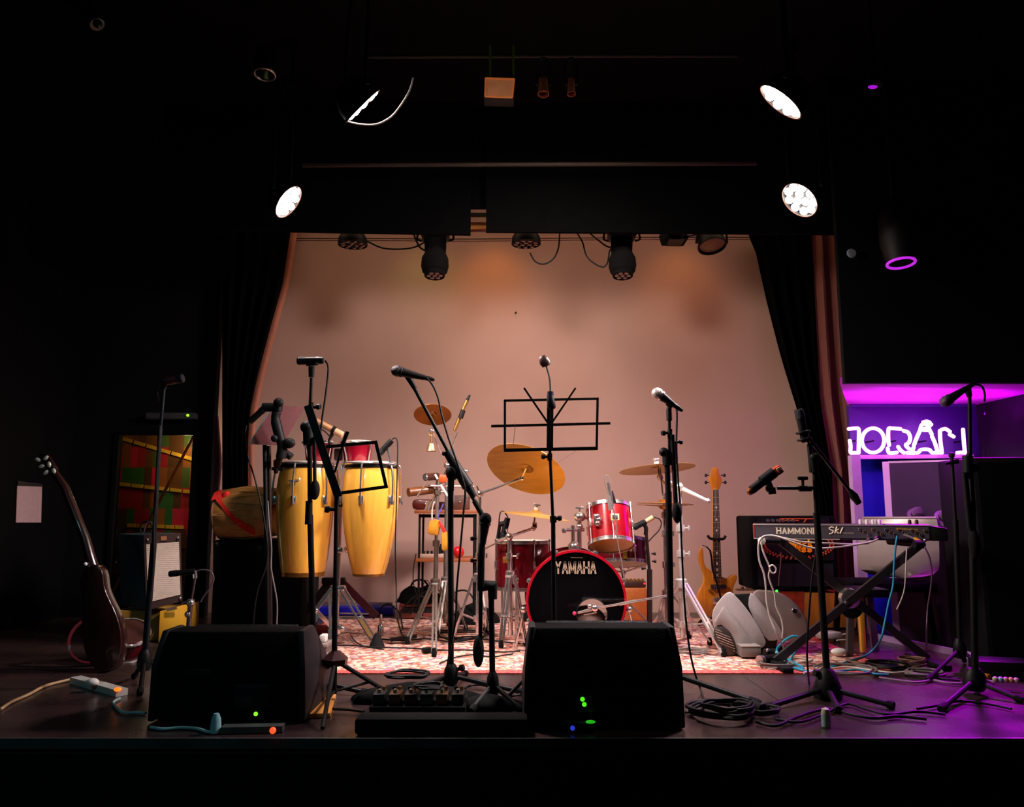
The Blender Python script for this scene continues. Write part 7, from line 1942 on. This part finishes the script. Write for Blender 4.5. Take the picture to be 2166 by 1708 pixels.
for x, w, l in ((1149, 24, 'copper coloured spotlight can right of the high floodlight'), (1208, 18, 'smaller dim spotlight can, second to the right of the high floodlight')):
    t = thing('spotlight_can', l, 'spotlight', P(x, 188, Y), 'spotlight cans on the upper pipe')
    m = mpp(Y)
    part('can', MB().lathe([(0, 0), (w * .4 * m, 0), (w * .42 * m, 8 * m), (w * .5 * m, 36 * m), (w * .54 * m, 40 * m), (w * .5 * m, 40 * m), (w * .46 * m, 30 * m), (0, 30 * m)], P(x, 168, Y), (0, -.15, -1), 24), M('copper_can', (170, 100, 66), 0.35, 0.7, 0.15, 10), t)
    part('yoke', MB().tube(smooth_pts([P(x - w * .6, 180, Y), P(x - w * .6, 140, Y), P(x, 122, Y), P(x + w * .6, 140, Y), P(x + w * .6, 180, Y)], 4), .006, 8), BLK, t)
# recessed downlight, purple ringed can, small purple lamp, dark tube with green sheen, grey dot
t = thing('downlight', 'small round silver downlight in the dark ceiling, upper left', 'downlight', P(560, 157, 3.7))
c = P(560, 157, 4.0); 
part('bezel', MB().ring(c, (0, -.1, -1), .055, .007, 32, 8), STEEL, t)
part('reflector', MB().lathe([(.055, 0), (.04, -.05), (0, -.06)], c, (0, -.1, -1), 24), M('green_chrome', (120, 150, 120), 0.15, 1, 0.3, 30), t)
part('can', MB().lathe([(.058, -.002), (.058, -.14), (0, -.14)], c, (0, -.1, -1), 24), BLK, t)
Y = 4.5
t = thing('hanging_lamp', 'dark cone shaped lamp with a glowing purple ring, right of the pelmet', 'lamp', P(1906, 557, Y))
m = mpp(Y); c = P(1906, 557, Y)
part('ring_glow', MB().ring(c, (0, -.12, -1), 28 * m, 3 * m, 40, 8), emitter('violet_ring', (190, 40, 220), 1.0), t)
part('shade', MB().lathe([(28 * m, 0), (33 * m, .05), (38 * m, .14), (36 * m, .3), (24 * m, .38), (0, .4)], c, (0, .12, 1), 32), M('dark_brown_shade', (16, 10, 6), 0.6, 0.2, 0.2, 10), t)
part('stem', MB().tube([c + V((0, .05, .38)), V((c.x, c.y + .05, CEIL))], .012, 8), BLK, t)
t = thing('small_lamp', 'tiny purple glinting lamp high on the right, under the ceiling', 'lamp', P(1850, 183, 3.9))
part('housing', MB().lathe([(0, .08), (.03, .08), (.04, 0), (.036, 0), (0, .02)], P(1850, 183, 3.9), (0, .1, 1), 20), BLKP, t)
part('glow', MB().ball(P(1846, 184, 3.88), .016, (1.6, .6, .6)), emitter('violet_lamp', (150, 20, 190), 1.2), t)
part('stem', MB().tube([P(1850, 172, 3.9), V((P(1850, 172, 3.9).x, 3.9, CEIL))], .008, 8), BLK, t)
single('wall_disc', 'dull grey round disc on the dark wall right of the brown drape', 'disc', MB().lathe([(0, -.012), (.024, -.01), (.03, 0), (0, 0.002)], P(1801, 536, 4.66), (0, 1, 0), 20), M('glowing_dull_grey', (110, 116, 118), 0.6, 0, 0.2, 30, emit=(70, 76, 80), strength=.12))  # weak emission instead of light on the disc
t = thing('moving_head_light', 'dark hanging lamp with a green sheen at the top left corner', 'stage light', P(175, 30, 3.0))
part('housing', MB().lathe([(0, 0), (.03, 0), (.036, .06), (.05, .2), (.05, .3), (0, .3)], P(206, 52, 3.0), V((-.55, .1, .8)), 24), M('green_sheen_black', (16, 40, 34), 0.3, 0.3, 0.2, 10), t)  # green highlight put into the dark base colour
part('knob', MB().ball(P(206, 50, 2.96), .018), M('green_sheen_black', (16, 40, 34)), t)
part('clamp', MB().tube([P(176, 20, 3.0), V((P(150, 0, 3.0).x, 3.0, CEIL))], .014, 8), BLK, t)
# cables looping from the lights
cable('white cable loop hanging from the upper left stage light', PL([(730, 256), (762, 263), (796, 263), (826, 248), (848, 222), (866, 192), (874, 165)], 3.35), .0042, CABW)
cable('black cable sagging between the left round light and the left moving head', PL([(757, 498), (780, 512), (810, 525), (850, 527), (880, 522), (905, 508)], 5.5), .0065, CABK)
cable('short black cable curling down beside the left moving head', PL([(873, 490), (880, 508), (890, 525), (908, 533)], 5.44), .007, CABK)
cable('black cable loop hanging from the centre round light', PL([(1121, 535), (1132, 553), (1150, 559), (1170, 548), (1181, 525), (1184, 492)], 5.5), .006, CABK)
cable('black cable dropping in a long loop left of the right moving head', PL([(1220, 492), (1232, 512), (1240, 540), (1255, 556), (1275, 565), (1285, 555), (1290, 530), (1300, 522)], 5.44), .006, CABK)
cable('black cable slanting into the right moving head from the pelmet', PL([(1246, 492), (1265, 508), (1285, 522), (1302, 523)], 5.5), .006, CABK)
cable('black cable looping from the fresnel to the square floodlight', PL([(1446, 495), (1456, 499), (1466, 498), (1478, 494)], 5.5), .006, CABK)

# ------------------------------------------------------------------ lamps that light the room
def lamp(name, kind, loc, energy, col, tgt=None, size=.3, size_y=None, angle=60, blend=.8):
    ld = bpy.data.lights.new(name, kind); ld.energy = energy; ld.color = col
    if kind == 'AREA':
        ld.size = size
        if size_y: ld.shape = 'RECTANGLE'; ld.size_y = size_y
    elif kind == 'SPOT':
        ld.spot_size = math.radians(angle); ld.spot_blend = blend; ld.shadow_soft_size = size
    else:
        ld.shadow_soft_size = size
    o = bpy.data.objects.new(name, ld); o.location = V(loc)
    if tgt is not None: o.rotation_euler = (V(tgt) - V(loc)).to_track_quat('-Z', 'Y').to_euler()
    C.objects.link(o); return o
# added warm wash on the beige wall; the rail fixtures are unlit
lamp('added_wall_wash', 'AREA', (0.1, 5.4, 3.4), 12, (1.0, 0.66, 0.42), (0.1, 6.7, 1.9), 4.2, .15)
lamp('amber_spill_lamp', 'SPOT', (-.15, 6.1, 3.3), 9, (1.0, .38, .06), (-.16, 6.72, 2.78), .1, None, 70, 1.0)
lamp('amber_spill_lamp', 'SPOT', (1.45, 6.1, 3.3), 6, (1.0, .38, .06), (1.5, 6.72, 2.78), .1, None, 70, 1.0)
lamp('green_spill_lamp', 'SPOT', (-.75, 6.1, 3.3), 3, (.75, .8, .1), (-.75, 6.72, 2.78), .1, None, 70, 1.0)
# recess: violet strip lights and an added fill
lamp('violet_strip_lamp', 'AREA', (2.75, 5.2, 1.45), 4.5, (.80, .0, 1.0), (2.75, 5.25, 2.0), 1.2, .15)
lamp('violet_wash_lamp', 'SPOT', (2.75, 4.78, 1.58), 650, (.66, .0, 1.0), (2.6, 3.95, 0.0), .1, None, 86, .9)
lamp('added_violet_fill', 'AREA', (2.75, 4.85, 1.57), 3.5, (.80, .0, 1.0), (2.65, 5.7, .7), .9, .1)  # added area light to brighten trim, blue panel and door edge
# side room behind the window and a faint warm spot on the guitar amp
lamp('side_room_lamp', 'POINT', P(402, 935, 6.66), 4.2, (1.0, .78, .42), None, .05)
lamp('amp_spot_lamp', 'SPOT', (-1.1, 4.4, 2.9), 300, (1.0, .8, .7), P(352, 1230, 5.2), .06, None, 11, .4)
lamp('house_teal_lamp', 'SPOT', (-2.4, .2, 2.6), 34, (.25, .85, 1.0), (-1.5, 3.7, .4), .15, None, 55, 1.0)
w = bpy.data.worlds.new('dark_club'); bpy.context.scene.world = w; w.use_nodes = True
w.node_tree.nodes['Background'].inputs['Color'].default_value = (.5, .45, .5, 1)
w.node_tree.nodes['Background'].inputs['Strength'].default_value = 0.0015
cd = bpy.data.cameras.new('camera'); cam = bpy.data.objects.new('camera', cd); C.objects.link(cam)
cd.sensor_fit = 'HORIZONTAL'; cd.sensor_width = 36.0; cd.lens = 36.0 * FPX / FW
cam.location = CAM; cam.rotation_euler = (PI / 2 + PITCH, 0, 0); cd.clip_start = .02
bpy.context.scene.camera = cam
sc = bpy.context.scene
sc.view_settings.view_transform = 'Standard'
sc.view_settings.look = 'None'
sc.cycles.max_bounces = 6
sc.cycles.diffuse_bounces = 3
sc.cycles.glossy_bounces = 3
sc.cycles.use_adaptive_sampling = True
sc.cycles.adaptive_threshold = 0.03
sc.cycles.sample_clamp_indirect = 4.0
sc.cycles.use_denoising = True
